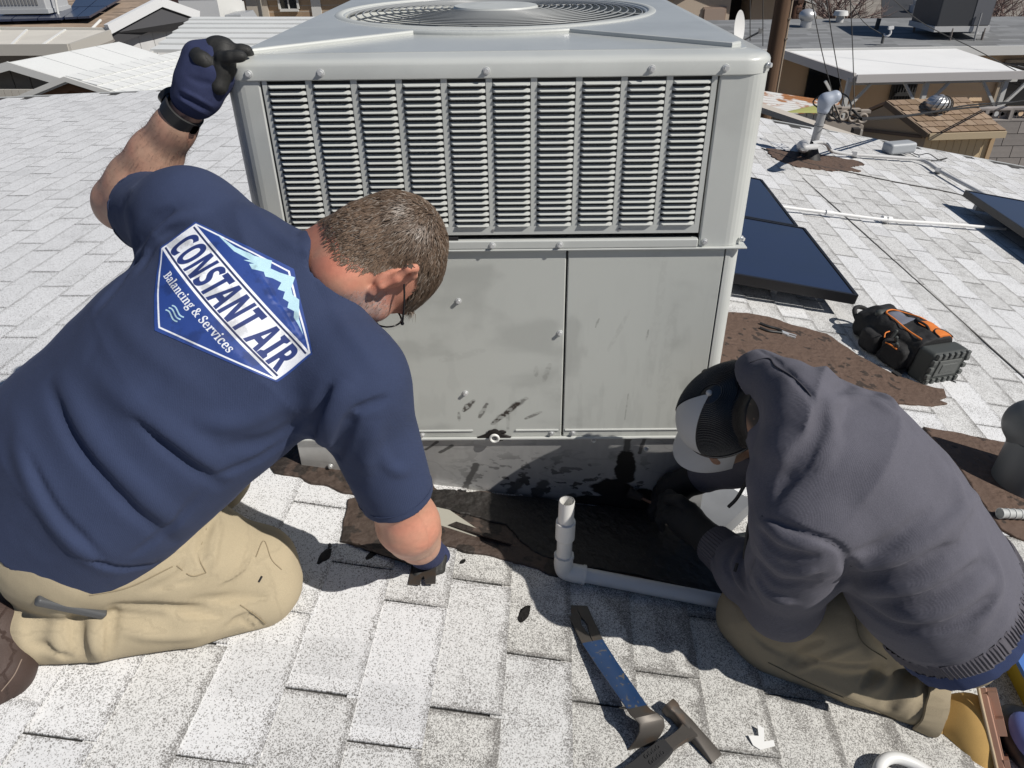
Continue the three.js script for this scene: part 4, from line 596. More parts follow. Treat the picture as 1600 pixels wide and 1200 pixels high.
  Q.on([[[[-0.7552,3.8142,-0.8484], [-0.7474,3.7855,-0.8188], [-0.7396,3.7449,-0.8052]], .010, -.020], [[[-0.7823,3.8192,-0.8512], [-0.7819,3.786,-0.8186], [-0.7776,3.7454,-0.8051]], .017, .009], [[[-0.7226,3.8092,-0.8457], [-0.7172,3.7852,-0.8189], [-0.7145,3.7492,-0.8082]], .014, .011], [[[-0.6921,3.8227,-0.8545], [-0.6968,3.7859,-0.8314], [-0.7036,3.7509,-0.8094]], .008, -.014],
    [[[-0.532,3.7282,-0.8917], [-0.5126,3.7317,-0.9059], [-0.4872,3.7064,-0.9022]], .006, -.010], [[[-0.5203,3.7378,-0.8979], [-0.4974,3.7374,-0.9097], [-0.4789,3.7052,-0.9133]], .005, -.008], [[[-0.7009,3.8098,-0.8699], [-0.611,3.7901,-0.8823], [-0.5376,3.7459,-0.9027]], .009, -.014], [[[-0.5811,3.8566,-0.9361], [-0.6087,3.8226,-0.9263], [-0.6658,3.7991,-0.9109]], .008, -.007], [[[-0.5695,3.8797,-1.0215], [-0.5821,3.8519,-0.9921], [-0.5851,3.8195,-0.96]], .008, -.010], [[[-0.5542,3.8745,-1.0184], [-0.5622,3.8417,-0.986], [-0.5642,3.8093,-0.9539]], .010, .007],
    [[[-0.5745,3.7871,-0.9517], [-0.6391,3.778,-0.9451], [-0.6744,3.7714,-0.9406]], .005, -.005], [[[-0.4955,3.8265,-1.0009], [-0.5197,3.7865,-0.9755], [-0.5611,3.7694,-0.9525]], .005, .005], [[[-0.6794,3.7903,-0.8344], [-0.6191,3.7721,-0.8355], [-0.5399,3.7594,-0.8521]], .012, .006], [[[-0.8117,3.7984,-0.8024], [-0.7747,3.7889,-0.7969], [-0.7491,3.7666,-0.7951]], .010, -.007], [[[-0.853,3.8154,-0.848], [-0.8422,3.7867,-0.8184], [-0.8319,3.7507,-0.8077]], .012, .005], [[[-0.4701,3.7454,-0.9504], [-0.5494,3.7492,-0.94], [-0.5997,3.7624,-0.9241]], .008, -.006]]);
  Q.wob(11, .004, 9).wob(38, .001, 2); 
  { const [a, b] = bounds([pel, hipR, knR, anR, knL, hipL], .19); a[0] -= .05; mesh('trousers', Q.geo(a, b, .0062), khaki, A); }
  // surface helper for small things on the cloth
  const onto = (S, p) => { let q = p.slice(); const o = [0, 4.8, 0], dir = v3.nrm(v3.sub(q, o)); q = v3.sub(q, v3.mul(dir, .12)); for (let k = 0; k < 60; k++) { const d = S.at(q); if (d < .0006) break; q = v3.add(q, v3.mul(dir, Math.min(d * .8, .02))); } return q; };
  const seam = (S, list, w, m, name) => mesh(name, tube(dense(S, list), w, list.length * 12, 5), m, A);
  const stitch = std(.27, .22, .14, .9);
  seam(Q, [[-0.5816,3.9016,-1.0233], [-0.5773,3.8618,-0.9984], [-0.6005,3.8097,-0.9891], [-0.5907,3.7748,-0.9792]], .0011, stitch, 'seam'); seam(Q, [[-0.5907,3.7748,-0.9792], [-0.6172,3.77,-0.9759], [-0.6365,3.8014,-0.9716]], .0011, stitch, 'seam'); seam(Q, [[-0.5041,3.7846,-1.0099], [-0.4892,3.8102,-1.0261], [-0.4805,3.7644,-1.0212], [-0.4686,3.7337,-1.0257]], .0011, stitch, 'seam'); seam(Q, [[-0.5506,3.6763,-0.9888], [-0.5231,3.65,-0.9844], [-0.5078,3.6278,-0.9825]], .0011, stitch, 'seam');
  seam(Q, [[-0.7801,3.7803,-0.9213], [-0.7106,3.7912,-0.9289], [-0.6294,3.8225,-0.9495]], .0011, stitch, 'pocket_edge');
  const lb = onto(Q, [-0.5103,3.7216,-1.0058]); mesh('pocket_label', bar(lb, onto(Q, [-0.504,3.731,-1.0118]), .004, .0026), std(.02, .02, .025, .6), A);
  // phone in the back pocket
  { const p0 = onto(Q, [-0.8094,3.8352,-0.8609]), p1 = onto(Q, [-0.7226,3.8184,-0.8515]); const z = v3.nrm(v3.sub(p1, p0)), nn = v3.nrm([0.0629,0.9799,0.1526]), x = v3.nrm(v3.cross(nn, z)), y = v3.cross(z, x); const g = new RoundedBoxGeometry(.016, .016, v3.len(v3.sub(p1, p0)) + .03, 3, .005); g.applyMatrix4(frameM(x, y, z, v3.add(lerp3(p0, p1, .5), v3.mul(nn, -.004)))); const ph = mesh('phone', g, std(.075, .078, .082, .5), A); const c = lerp3(p0, p1, .1), q = lerp3(p0, p1, .34); mesh('phone_button', [c, q].map(k => { const b = new RoundedBoxGeometry(.007, .007, .014, 2, .002); b.applyMatrix4(frameM(x, y, z, v3.add(k, v3.mul(nn, .0025)))); return b; }), std(.015, .015, .016, .4), ph); }
  const bootM = new THREE.MeshPhysicalMaterial({ map: clothMap(.055, .033, .026, .25, [6, 6], .2), roughness: .65, bumpMap: weave([8, 8]), bumpScale: .0008, side: THREE.DoubleSide });
  { const b = new Sdf(.03), a0 = [-0.8633,3.7779,-0.8456], h0 = [-0.8938,3.8075,-0.8307], t0 = [-0.8615,3.7625,-0.7558]; b.cone(a0, h0, .05, .05, .03).cone(h0, [-0.8595,3.7646,-0.7748], .05, .042, .03).cone([-0.8595,3.7646,-0.7748], [-0.8835,3.7566,-0.74], .045, .04, .03); const [mn, mx] = bounds([a0, h0, t0], .11); const bm = mesh('boot', b.geo(mn, mx, .006), bootM, A); seam(b, [[-0.8491,3.7491,-0.7475], [-0.8281,3.7709,-0.7614], [-0.8153,3.7929,-0.7753]], .001, std(.25, .19, .15, .9), 'boot_stitching'); }
  { const b = new Sdf(.03), a0 = [-1.1535,3.681,-1.0551], h0 = [-1.1734,3.7168,-1.0301]; b.cone(a0, h0, .055, .05, .03); const [mn, mx] = bounds([a0, h0], .08); mesh('boot', b.geo(mn, mx, .01), bootM, A); }
  const gloveN = new THREE.MeshPhysicalMaterial({ map: clothMap(.022, .030, .085, .12, [8, 8], .2), bumpMap: weave([16, 16]), bumpScale: .0005, roughness: .9, sheen: .3, side: THREE.DoubleSide }), gloveB = new THREE.MeshPhysicalMaterial({ map: clothMap(.016, .016, .015, .2, [8, 8], .2), roughness: .62, side: THREE.DoubleSide, bumpMap: weave([16, 16]), bumpScale: .0004 });
  { const L = new Sdf(.012), wr = [-0.5925,4.5199,-1.3926], kn = [-0.525,4.6102,-1.4145], pal = [-0.5602,4.5761,-1.4046];
    L.chain([[[-0.5866,4.5385,-1.3984], .0345], [[-0.5794,4.5469,-1.4002], .034]], .01); L.chain([[[-0.5794,4.5469,-1.4002], .034], [[-0.5707,4.5689,-1.4035], .034], [[-0.5647,4.6022,-1.4149], .031]], .02); L.chain([[[-0.5647,4.5471,-1.3981], .032], [[-0.5407,4.5817,-1.4083], .033], [[-0.5304,4.6095,-1.4199], .026]], .02);
    L.on([[[[-0.597,4.5581,-1.3752], [-0.5678,4.5502,-1.3587], [-0.5362,4.5306,-1.3586]], .004, .004], [[[-0.5971,4.5505,-1.3704], [-0.5701,4.5426,-1.354], [-0.5385,4.5229,-1.3538]], .003, -.003], [[[-0.5994,4.5448,-1.3667], [-0.5724,4.535,-1.3492], [-0.5431,4.5163,-1.3496]], .004, .004], [[[-0.581,4.5808,-1.3777], [-0.5521,4.5727,-1.3612], [-0.5273,4.5668,-1.3696]], .006, -.003], [[[-0.5694,4.613,-1.398], [-0.5493,4.6191,-1.3962], [-0.5301,4.622,-1.4041]], .005, .003]], 1).wob(40, .0012, 3);
    const [a, b] = bounds([wr, kn, [-0.5647,4.6022,-1.4149]], .06); mesh('glove', L.geo(a, b, .0032), gloveN, A);
    const f = new Sdf(.006); // fingers lie over the cap edge, thumb tucked into the palm
    const fing = (r, ...pts) => f.chain(pts.map((p, i) => [p, r * (1 - i * .05)]), .006);
    f.chain([[[-0.5333,4.614,-1.418], .0245], [[-0.5216,4.6101,-1.4145], .021]], .01).chain([[[-0.5185,4.6161,-1.416], .021], [[-0.5187,4.5917,-1.3971], .0195], [[-0.5289,4.5621,-1.3844], .016]], .012);
    fing(.0112, [-0.5218,4.6185,-1.4139], [-0.5015,4.6154,-1.4122], [-0.4856,4.6152,-1.4122], [-0.4766,4.6146,-1.412]); fing(.0118, [-0.5296,4.6101,-1.438], [-0.5089,4.6069,-1.4363], [-0.4927,4.6067,-1.4364], [-0.4835,4.6066,-1.4364]); fing(.0112, [-0.5376,4.6023,-1.4566], [-0.5185,4.6003,-1.4615], [-0.5044,4.6001,-1.4616]); fing(.010, [-0.5139,4.6081,-1.3839], [-0.4964,4.6096,-1.3791], [-0.483,4.6104,-1.3798], [-0.4764,4.6103,-1.3798]);
    fing(.0115, [-0.5359,4.5992,-1.3898], [-0.5451,4.6066,-1.3825], [-0.5545,4.6137,-1.3916]); fing(.0115, [-0.542,4.5985,-1.3811], [-0.5517,4.6067,-1.3825], [-0.5597,4.612,-1.3893]);
    const [c, d] = bounds([kn, [-0.4835,4.6066,-1.4364], [-0.5528,4.6105,-1.3849], [-0.5309,4.5612,-1.3897]], .03); mesh('glove_palm', f.geo(c, d, .0024), gloveB, A);
  }
  { const c = [-0.6075,4.517,-1.3965], d = v3.nrm(v3.sub(elL, wrL)), e1 = v3.nrm(v3.cross(d, [0.0104,0.5307,0.8475])), e2 = v3.cross(e1, d); const ring = []; const sec = [[-.0125, -.002], [-.0115, .0016], [.0115, .0016], [.0125, -.002]]; const n = 40; const rings = sec.map(([z, h]) => Array.from({ length: n }, (_, i) => { const a = i / n * 6.283; return v3.add(c, v3.add(v3.mul(d, z + .006), v3.add(v3.mul(e1, (.0352 + h) * Math.cos(a)), v3.mul(e2, (.0335 + h) * Math.sin(a))))); })); const g = loftRings(rings); const w = mesh('watch', g, std(.016, .016, .017, .5), A); const side1 = e1; const sgn = v3.dot(side1, [-0.9999,0.0124,0.0044]) > 0 ? 1 : -1; const q = v3.add(c, v3.add(v3.mul(e1, sgn * .0395), v3.mul(d, .006))); const cs = new THREE.CylinderGeometry(.019, .0195, .011, 28); cs.applyMatrix4(frameM(e2, v3.mul(e1, sgn), d, q)); mesh('watch_case', cs, std(.012, .012, .013, .3), w); const bk = v3.add(c, v3.add(v3.mul(e1, -sgn * .0378), v3.mul(d, .006))); const bg = new RoundedBoxGeometry(.005, .012, .017, 2, .0015); bg.applyMatrix4(frameM(e1, e2, d, bk)); mesh('watch_buckle', bg, steel, w); }
  { const L = new Sdf(.01); L.chain([[[-0.2048,3.7134,-1.1106], .037], [[-0.2035,3.6756,-1.1341], .036]], .01).chain([[[-0.2035,3.6756,-1.1341], .036], [[-0.1989,3.6299,-1.1646], .034]], .015).ell([-0.198,3.6178,-1.1747], [.042, .03, .035], [0.9999,-0.0124,-0.0044], [0.0082,0.8475,-0.5307], [0.0104,0.5307,0.8475], .015); L.fold([[-0.227,3.7214,-1.0918], [-0.1971,3.7129,-1.075], [-0.1696,3.7207,-1.092]], .004, .002).wob(40, .001, 5);
    const [a, b] = bounds([[-0.2048,3.7134,-1.1106], [-0.1986,3.6141,-1.1783]], .06); mesh('glove', L.geo(a, b, .0035), gloveN, A);
    const f = new Sdf(.006); for (let k = 0; k < 4; k++) { const o = k * .0205; const P0 = v3.add([-0.1727,3.6321,-1.1545], v3.mul([-0.7479,0.0256,0.4061], o)), P1 = v3.add(P0, [-0.0041,-0.0139,0.0229]), P2 = v3.add(P1, [-0.018,-0.004,0.0122]), P3 = v3.add(P2, [-0.016,0.0021,-0.0082]); f.chain([[P0, .0125], [P1, .0118], [P2, .0108], [P3, .0098]], .006); }
    f.chain([[[-0.2214,3.6327,-1.1543], .0125], [[-0.2423,3.6236,-1.1483], .0118], [[-0.2571,3.613,-1.1474], .0105]], .006); const [c, d] = bounds([[-0.1727,3.6321,-1.1545], [-0.2563,3.6167,-1.1438], [-0.2385,3.5909,-1.1515]], .06); mesh('glove_palm', f.geo(c, d, .003), gloveB, A);
  }
}


// ---------- worker in the grey hoodie, kneeling at the right ----------
{
  const Bp = thing('person', 'man in grey hooded sweatshirt and black and white cap kneeling at the curb', 'person');
  const grey = cloth(0.100, 0.098, 0.121, { va: 0.10, rep: 4, wf: 6, bs: .0007, sheen: .5, sp: .22 });
  const olive = cloth(0.30, 0.25, 0.17, { va: .10, rep: 4, wf: 8, bs: .0004, sheen: .15 });
  const blue = cloth(0.020, 0.035, 0.10, { va: .08, rep: 4 });
  const pel = [0.8191,3.6928,-0.9922], wai = [0.7454,3.7758,-0.9843], mid = [0.6575,3.9045,-1.0166], che = [0.5777,3.9894,-1.0452], sho = [0.512,4.0326,-1.0715], nek = [0.4656,4.0344,-1.0956];
  const shR = [0.4873,3.937,-0.9405], elR = [0.5065,3.6784,-0.9912], wrR = [0.423,3.6483,-1.1719], shF = [0.5204,3.9811,-1.2045], elF = [0.4866,3.7721,-1.321], wrF = [0.422,3.6852,-1.3602];
  const ax = v3.nrm(v3.sub(sho, pel)), side = v3.nrm(v3.sub(shR, shF)), nB0 = v3.nrm(v3.cross(side, ax)), sd = v3.nrm(v3.cross(ax, nB0)), nB = nB0;
  const T = new Sdf(.05), S = (c, a, b) => ({ c, s: sd, n: nB, a, b });
  T.loft([S(pel, .178, .145), S(wai, .182, .145), S(mid, .180, .130), S(che, .172, .118), S(sho, .13, .086), S(nek, .07, .062)], .05);
  T.cone(lerp3(sho, shR, .5), shR, .095, .090, .05).chain([[shR, .090], [lerp3(shR, elR, .5), .080], [elR, .070], [lerp3(elR, wrR, .5), .060], [lerp3(elR, wrR, .82), .047]], .03);
  T.cone(lerp3(sho, shF, .5), shF, .09, .08, .05).chain([[shF, .08], [elF, .062], [lerp3(elF, wrF, .8), .044]], .03);
  // hood lying behind the neck and head
  T.chain([[[0.4229,4.0441,-1.2192], .030], [[0.449,4.0741,-1.1793], .044], [[0.4702,4.0946,-1.0979], .052], [[0.4757,4.0864,-1.0339], .056], [[0.4585,4.0402,-0.9929], .051], [[0.4404,3.98,-0.9905], .045], [[0.4403,3.9157,-0.9974], .030]], .018);
  T.chain([[[0.4498,4.0878,-1.1524], .042], [[0.4743,4.1049,-1.0572], .042], [[0.4913,4.0855,-1.0217], .036]], .02);
  const hc = [0.4217,3.9547,-1.2221], hF0 = v3.nrm([-0.7077,-0.6272,0.0238]), hU1 = v3.nrm([-0.5695,0.688,0.4493]), hS = v3.nrm(v3.cross(hF0, hU1)), hU = v3.nrm(v3.cross(hS, hF0)), hF = hF0;
  const H = (r, u, f) => v3.add(hc, v3.add(v3.mul(hS, r), v3.add(v3.mul(hU, u), v3.mul(hF, f))));
  T.cut(p => -(segD(p, H(0, -.01, -.02), H(0, .02, -.02)) - .107), .012);
  T.plane([0.8009,3.7341,-0.9707], v3.add(v3.nrm(v3.sub(pel, wai)), v3.mul(sd, .12)), .006);
  const cuR = lerp3(elR, wrR, .86), dR = v3.nrm(v3.sub(wrR, elR)); const near = (p, c, r) => v3.len(v3.sub(p, c)) - r;
  T.on([
    [[[0.4492,4.1326,-1.1569], [0.4691,4.1347,-1.0758], [0.49,4.116,-1.0054], [0.4686,4.0511,-0.9527], [0.4331,3.9765,-0.9528]], .006, -.004], [[[0.4326,4.1328,-1.1804], [0.4516,4.1366,-1.1476], [0.4672,4.131,-1.1207]], .004, -.003],
    [[[0.5038,4.13,-1.0261], [0.4878,4.0995,-0.9833], [0.4561,4.0557,-0.9554], [0.4298,3.9765,-0.9527]], .013, -.010], [[[0.5089,4.1214,-0.9972], [0.5043,4.0832,-0.9614], [0.474,4.046,-0.926]], .014, .004], [[[0.5177,4.1352,-1.0296], [0.5694,4.1347,-1.0535], [0.613,4.1223,-1.0227]], .010, -.006], [[[0.5133,4.1246,-1.0111], [0.5706,4.1256,-1.0242], [0.6236,4.1067,-0.9894]], .012, .005],
    [[[0.5291,3.9149,-0.8446], [0.6062,3.924,-0.863], [0.7068,3.9458,-0.9133], [0.7735,3.9703,-0.9648]], .013, 0.0120], [[[0.529,3.9018,-0.8364], [0.6164,3.9037,-0.8504], [0.7171,3.9187,-0.8965]], .010, -0.0180], [[[0.5488,3.8765,-0.8326], [0.6422,3.8765,-0.8455], [0.7611,3.8902,-0.9027]], .012, 0.0135], [[[0.5842,3.8428,-0.8355], [0.674,3.8455,-0.8501], [0.7897,3.8614,-0.9086]], .010, -0.0180], [[[0.6151,3.8086,-0.8381], [0.7064,3.8086,-0.851], [0.8243,3.8273,-0.9113]], .013, 0.0150], [[[0.5248,3.9414,-0.8493], [0.5911,3.9532,-0.8693], [0.6585,3.9848,-0.9017]], .010, -.007], [[[0.6358,3.7739,-0.8402], [0.7285,3.7711,-0.8514], [0.8425,3.7833,-0.9076]], .009, -0.0150], [[[0.5377,3.8601,-0.834], [0.5994,3.8123,-0.8284], [0.6792,3.7734,-0.8404]], .012, -.012],
    [[[0.4156,3.926,-0.9564], [0.4513,3.961,-0.8843], [0.5046,3.9528,-0.8562], [0.5356,3.903,-0.849]], .006, -.007], [[[0.5146,3.9398,-0.8482], [0.5335,3.8986,-0.8462], [0.5278,3.8626,-0.859]], .010, -.014],
    [[[0.4196,3.8844,-0.9657], [0.4428,3.877,-0.926], [0.4836,3.9036,-0.8842]], .010, -.012], [[[0.4254,3.8987,-0.9747], [0.454,3.9123,-0.9128], [0.4925,3.9412,-0.8724]], .012, .009], [[[0.4258,3.846,-0.9653], [0.4643,3.8263,-0.9299], [0.5102,3.8556,-0.9016]], .011, .010], [[[0.4286,3.8118,-0.9676], [0.4632,3.7844,-0.9391], [0.5149,3.8065,-0.9181]], .009, -.012], [[[0.4355,3.7645,-0.9734], [0.4591,3.7339,-0.9546], [0.5029,3.7261,-0.9384]], .010, .009],
    [[[0.4456,3.7634,-1.0319], [0.436,3.7194,-1.016], [0.4572,3.6848,-0.9828]], .008, -.012], [[[0.4362,3.7471,-1.0569], [0.4236,3.7077,-1.0439], [0.4418,3.6775,-1.0135]], .008, .008], [[[0.4324,3.7364,-1.0856], [0.4128,3.7039,-1.065], [0.4254,3.6764,-1.048]], .007, -.010], [[[0.4112,3.7192,-1.1218], [0.3964,3.6875,-1.1135], [0.4041,3.6615,-1.0973]], .006, -.004],
    [[[0.5924,4.1203,-0.9976], [0.6752,4.0485,-0.9536], [0.7661,3.9382,-0.921]], .03, .003], [[[0.7077,4.0357,-0.9696], [0.7282,3.9636,-0.9247], [0.6843,3.9157,-0.8706]], .012, .005], [[[0.8009,3.8891,-0.9261], [0.8297,3.8084,-0.8995], [0.7968,3.7264,-0.8714]], .014, .006]], 2.0);
  T.cut(p => near(p, cuR, 0.09) > 0 ? -1 : v3.dot(v3.sub(p, cuR), dR), .004);
  T.wob(9, .004, 13).wob(32, .0012, 4);
  { const [a, b] = bounds([pel, wai, mid, che, shR, elR, wrR, shF, wrF, [0.4508,4.1076,-1.1885]], .0); for (let i = 0; i < 3; i++) { a[i] -= i === 0 ? .07 : .16; b[i] += .2; } mesh('hoodie', frameUV(T.mesh(a, b, .0062), che, ax, sd), grey, Bp); }
  const ribM = new THREE.MeshPhysicalMaterial({ color: new THREE.Color().setRGB(.085, .08, .095), roughness: .95, sheen: .4, side: THREE.DoubleSide });
  // ribbed waistband (each rib a small ridge) and the blue T-shirt hem below it
  const down = v3.nrm(v3.add(v3.nrm(v3.sub(pel, wai)), v3.mul(sd, .12))), hem0 = [0.8009,3.7341,-0.9707];
  const ringR = (c, a) => { const dir = v3.add(v3.mul(sd, Math.cos(a)), v3.mul(nB, Math.sin(a))); let t = .30; for (let k = 0; k < 90 && T.prims.reduce((m, [f]) => Math.min(m, f(v3.add(c, v3.mul(dir, t)))), 1e9) > 0; k++) t -= .004; return [dir, t]; };
  const hp = v3.add(pel, v3.mul(down, v3.dot(v3.sub(hem0, pel), down)));
  { const n = 540, rows = [[-.012, .0015], [.0, .003], [.028, .003], [.036, 0], [.037, -.02]], rings = rows.map(([z, h], j) => Array.from({ length: n }, (_, i) => { const a = i / n * 6.2832, [dir, t] = ringR(v3.add(hp, v3.mul(down, -.012)), a); const rib = (j > 0 && j < 3) ? .0014 * Math.sin(i * 2.0944) : 0; return v3.add(v3.add(hp, v3.mul(down, z)), v3.mul(dir, t * (1 - .25 * Math.max(0, z)) + h + rib)); })); mesh('waistband', loftRings(rings), ribM, Bp);
    const rows2 = [[.025, .0015], [.045, .004], [.066, .002], [.068, -.01]], n2 = 120; mesh('blue_shirt_hem', loftRings(rows2.map(([z, h]) => Array.from({ length: n2 }, (_, i) => { const a = i / n2 * 6.2832, [dir, t] = ringR(v3.add(hp, v3.mul(down, -.012)), a); return v3.add(v3.add(hp, v3.mul(down, z)), v3.mul(dir, t - .002 + h + .004 * Math.sin(a * 5))); }))), blue, Bp); }
  { const c = lerp3(elR, wrR, .86), n = 120, e1 = v3.nrm(v3.cross(dR, [0, 1, 0])), e2 = v3.cross(dR, e1), rings = [[-.02, .049], [0, .047], [.034, .0445], [.036, .036]].map(([z, r]) => Array.from({ length: n }, (_, i) => { const a = i / n * 6.2832; const q = r + .0011 * Math.sin(i * 2.0944); return v3.add(v3.add(c, v3.mul(dR, z)), v3.add(v3.mul(e1, q * Math.cos(a)), v3.mul(e2, q * Math.sin(a)))); })); mesh('cuff', loftRings(rings), ribM, Bp); }
  mesh('hood_seam', tube([[0.4199,4.1171,-1.1586], [0.4424,4.1378,-1.1365], [0.449,4.1363,-1.112], [0.4654,4.1399,-1.0673], [0.4797,4.1339,-1.0165], [0.4901,4.1127,-0.9916]].map(p => T.snap(p)), .0016, 40, 5), std(.05, .048, .06, .9), Bp); mesh('shoulder_seam', tube([[0.4156,3.9279,-0.9575], [0.4447,3.9585,-0.8945], [0.4945,3.9572,-0.8589], [0.5292,3.9192,-0.8473]].map(p => T.snap(p)), .0013, 40, 5), std(.05, .048, .06, .9), Bp);
  // pocket seam and drawstrings
  const cord = std(.012, .012, .013, .7);
  mesh('drawstring', [tube([[0.4419,3.9121,-1.1013], [0.4344,3.8787,-1.1039], [0.4215,3.8394,-1.1028], [0.4091,3.8201,-1.1023]], .0036, 20, 7)], cord, Bp);
  mesh('drawstring', [tube([[0.4366,3.9791,-0.9662], [0.4213,3.9361,-0.9745], [0.4144,3.8781,-0.9971], [0.4176,3.8324,-1.0039], [0.4186,3.7857,-0.9983]], .0036, 26, 7), rod([0.4068,3.774,-0.9967], [0.4018,3.7608,-0.9884], .003, .003, 8)], cord, Bp);
  const K = new Sdf(.03);
  K.ell(H(0, .028, -.016), [.071, .084, .086], hS, hU, hF, .03).ell(H(0, -.025, .03), [.062, .085, .068], hS, hU, hF, .03).ell(H(0, -.085, .06), [.036, .03, .034], hS, hU, hF, .03);
  for (const s of [-1, 1]) { K.cone(H(s * .05, -.06, -.005), H(s * .02, -.09, .06), .022, .02, .03); K.ell(H(s * .046, -.022, .066), [.02, .018, .02], hS, hU, hF, .02); const e = (u, f, o) => H(s * (.071 + o), u, f); K.chain([[e(-.012, .002, .004), .0055], [e(.01, -.012, .015), .006], [e(.03, -.02, .018), .006], [e(.04, -.012, .015), .006], [e(.034, .004, .006), .0055]], .006).chain([[e(-.032, -.002, .007), .0065], [e(-.018, -.010, .012), .005], [e(.01, -.012, .015), .005]], .006).ell(e(.008, -.004, .003), [.006, .028, .015], hS, hU, hF, .008); K.ell(H(s * .031, -.006, .074), [.012, .01, .01], hS, hU, hF, .006); }
  K.cone(H(0, -.006, .084), H(0, -.036, .112), .009, .014, .015).ell(H(0, -.062, .09), [.024, .007, .011], hS, hU, hF, .01);
  K.cone(nek, H(0, -.03, -.035), .066, .058, .03).wob(22, .0014, 8);
  { const [a, b] = bounds([hc, nek], .15); mesh('body', paintVerts(K.geo(a, b, .0042), p => { const d = v3.sub(p, hc), k = sstep(-.035, -.05, v3.dot(d, hF)) * sstep(.3, .5, fbm(p[0] * 300, p[1] * 300, p[2] * 300, 2) + .25); return [1 - .88 * k, 1 - .85 * k, 1 - .82 * k]; }), skin(.30, .165, .105), Bp); }
  // hair at the back and in the gap of the cap
  { const h = new Sdf(.02); h.prims = [[p => K.at(p) - .003, 0]]; h.cut(p => { const d = v3.sub(p, hc), u = v3.dot(d, hU), f = v3.dot(d, hF); return Math.max(mix(-.125, .03, sstep(-.05, .02, f)) - u, v3.len(d) - .17, f - .06, Math.abs(v3.dot(d, hS)) > .06 && f > -.03 && u < .04 ? 1 : -1); }, .004).wob(120, .0015, 1); const [a, b] = bounds([hc], .155); const hm = mesh('hair', h.geo(a, b, .0045), std(.012, .010, .009, .6), Bp);
    const pos = [], nor = []; for (let q = 0; q < 2600; q++) { const th = rr(-1.2, 1.2), u = rr(-.07, .075), dir = v3.nrm(v3.add(v3.mul(hF, -Math.cos(th)), v3.add(v3.mul(hS, Math.sin(th)), v3.mul(hU, u * 9)))); let p = v3.add(H(0, .02, -.02), v3.mul(dir, .09)); for (let k = 0; k < 5; k++) p = v3.add(p, v3.mul(dir, -h.prims[0][0](p) * .9)); const n = dir, t = v3.nrm(v3.add(v3.mul(n, .5), v3.add(v3.mul(hU, -.8), [rr(-.5, .5), rr(-.5, .5), rr(-.5, .5)]))), e = v3.add(p, v3.mul(t, rr(.006, .013))), s = v3.mul(v3.nrm(v3.cross(t, n)), .0006); pos.push(...v3.add(p, s), ...v3.sub(p, s), ...e); for (let z = 0; z < 3; z++) nor.push(...n); }
    const g = new THREE.BufferGeometry(); g.setAttribute('position', new THREE.BufferAttribute(new Float32Array(pos), 3)); g.setAttribute('normal', new THREE.BufferAttribute(new Float32Array(nor), 3)); mesh('hair_strands', g, std(.02, .017, .016, .4), hm).userData.kind = 'stuff'; }
  { const U0 = .026, dome = (th, ph, o = 0) => { const r = [.085 + o, .095 + o, .110 + o]; return H(r[0] * Math.sin(th) * Math.cos(ph), U0 + r[1] * Math.cos(th), -.010 + r[2] * Math.sin(th) * Math.sin(ph)); };
    const thMax = ph => 1.66 + .12 * Math.sin(ph), meshM = new THREE.MeshPhysicalMaterial({ color: new THREE.Color().setRGB(.012, .012, .013), roughness: .25, side: THREE.DoubleSide, clearcoat: .6, clearcoatRoughness: .2 });
    const grid = (ph0, ph1, n, m, keep, o, rib) => { const pos = [], idx = []; for (let j = 0; j <= m; j++) for (let i = 0; i <= n; i++) { const ph = mix(ph0, ph1, i / n), th = thMax(ph) * (.02 + .98 * j / m); pos.push(...dome(th, ph, o + (rib ? rib * Math.sin(j * Math.PI) * 1 : 0))); } for (let j = 0; j < m; j++) for (let i = 0; i < n; i++) { const ph = mix(ph0, ph1, (i + .5) / n), th = thMax(ph) * (j + .5) / m; if (!keep(ph, th)) continue; const a = j * (n + 1) + i; idx.push(a, a + 1, a + n + 2, a, a + n + 2, a + n + 1); } const g = new THREE.BufferGeometry(); g.setAttribute('position', new THREE.BufferAttribute(new Float32Array(pos), 3)); g.setIndex(idx); g.computeVertexNormals(); return g; };
    const gap = (ph, th) => !(Math.hypot((ph + Math.PI / 2) / .42, (th - 1.30) / .36) < 1);
    const capG = new THREE.Group();
    const back = mesh('cap_mesh', grid(-Math.PI - .98, .98, 80, 40, gap, 0), meshM, Bp);
    // knitted ridges of the mesh, running round the dome
    const ribs = []; for (let j = 0; j < 36; j++) { let run = []; const flush = () => { if (run.length > 3) ribs.push(tube(run, .0013, run.length, 5)); run = []; }; const th = .22 + j * .0385; for (let i = 0; i <= 48; i++) { const ph = mix(-Math.PI - .96, .96, i / 48); if (gap(ph, th) && th < thMax(ph) - .05) run.push(dome(th, ph, .0012)); else flush(); } flush(); }
    mesh('mesh_ridge', ribs, meshM, back);
    const white = std(.50, .50, .50, .8); const front = mesh('cap_front', grid(.98, Math.PI - .98, 40, 24, () => true, .0005), white, Bp);
    const edge = []; for (let i = 0; i <= 60; i++) { const ph = mix(-Math.PI / 2 + .40, Math.PI * 1.5 - .40, i / 60); edge.push(dome(thMax(ph), ph, .001)); } mesh('cap_band', tube(edge, .0032, 90, 6), meshM, Bp);
    const gp = []; for (let i = 0; i < 30; i++) { const a = i / 30 * 6.2832; gp.push(dome(Math.min(1.30 + .36 * Math.sin(a), 1.53), -Math.PI / 2 + .42 * Math.cos(a), .001)); } mesh('cap_opening_trim', tube(gp, .0026, 80, 6, true), meshM, Bp);
    mesh('cap_button', new THREE.SphereGeometry(.006, 10, 8).translate(...dome(0.02, 0, .002)), white, front);
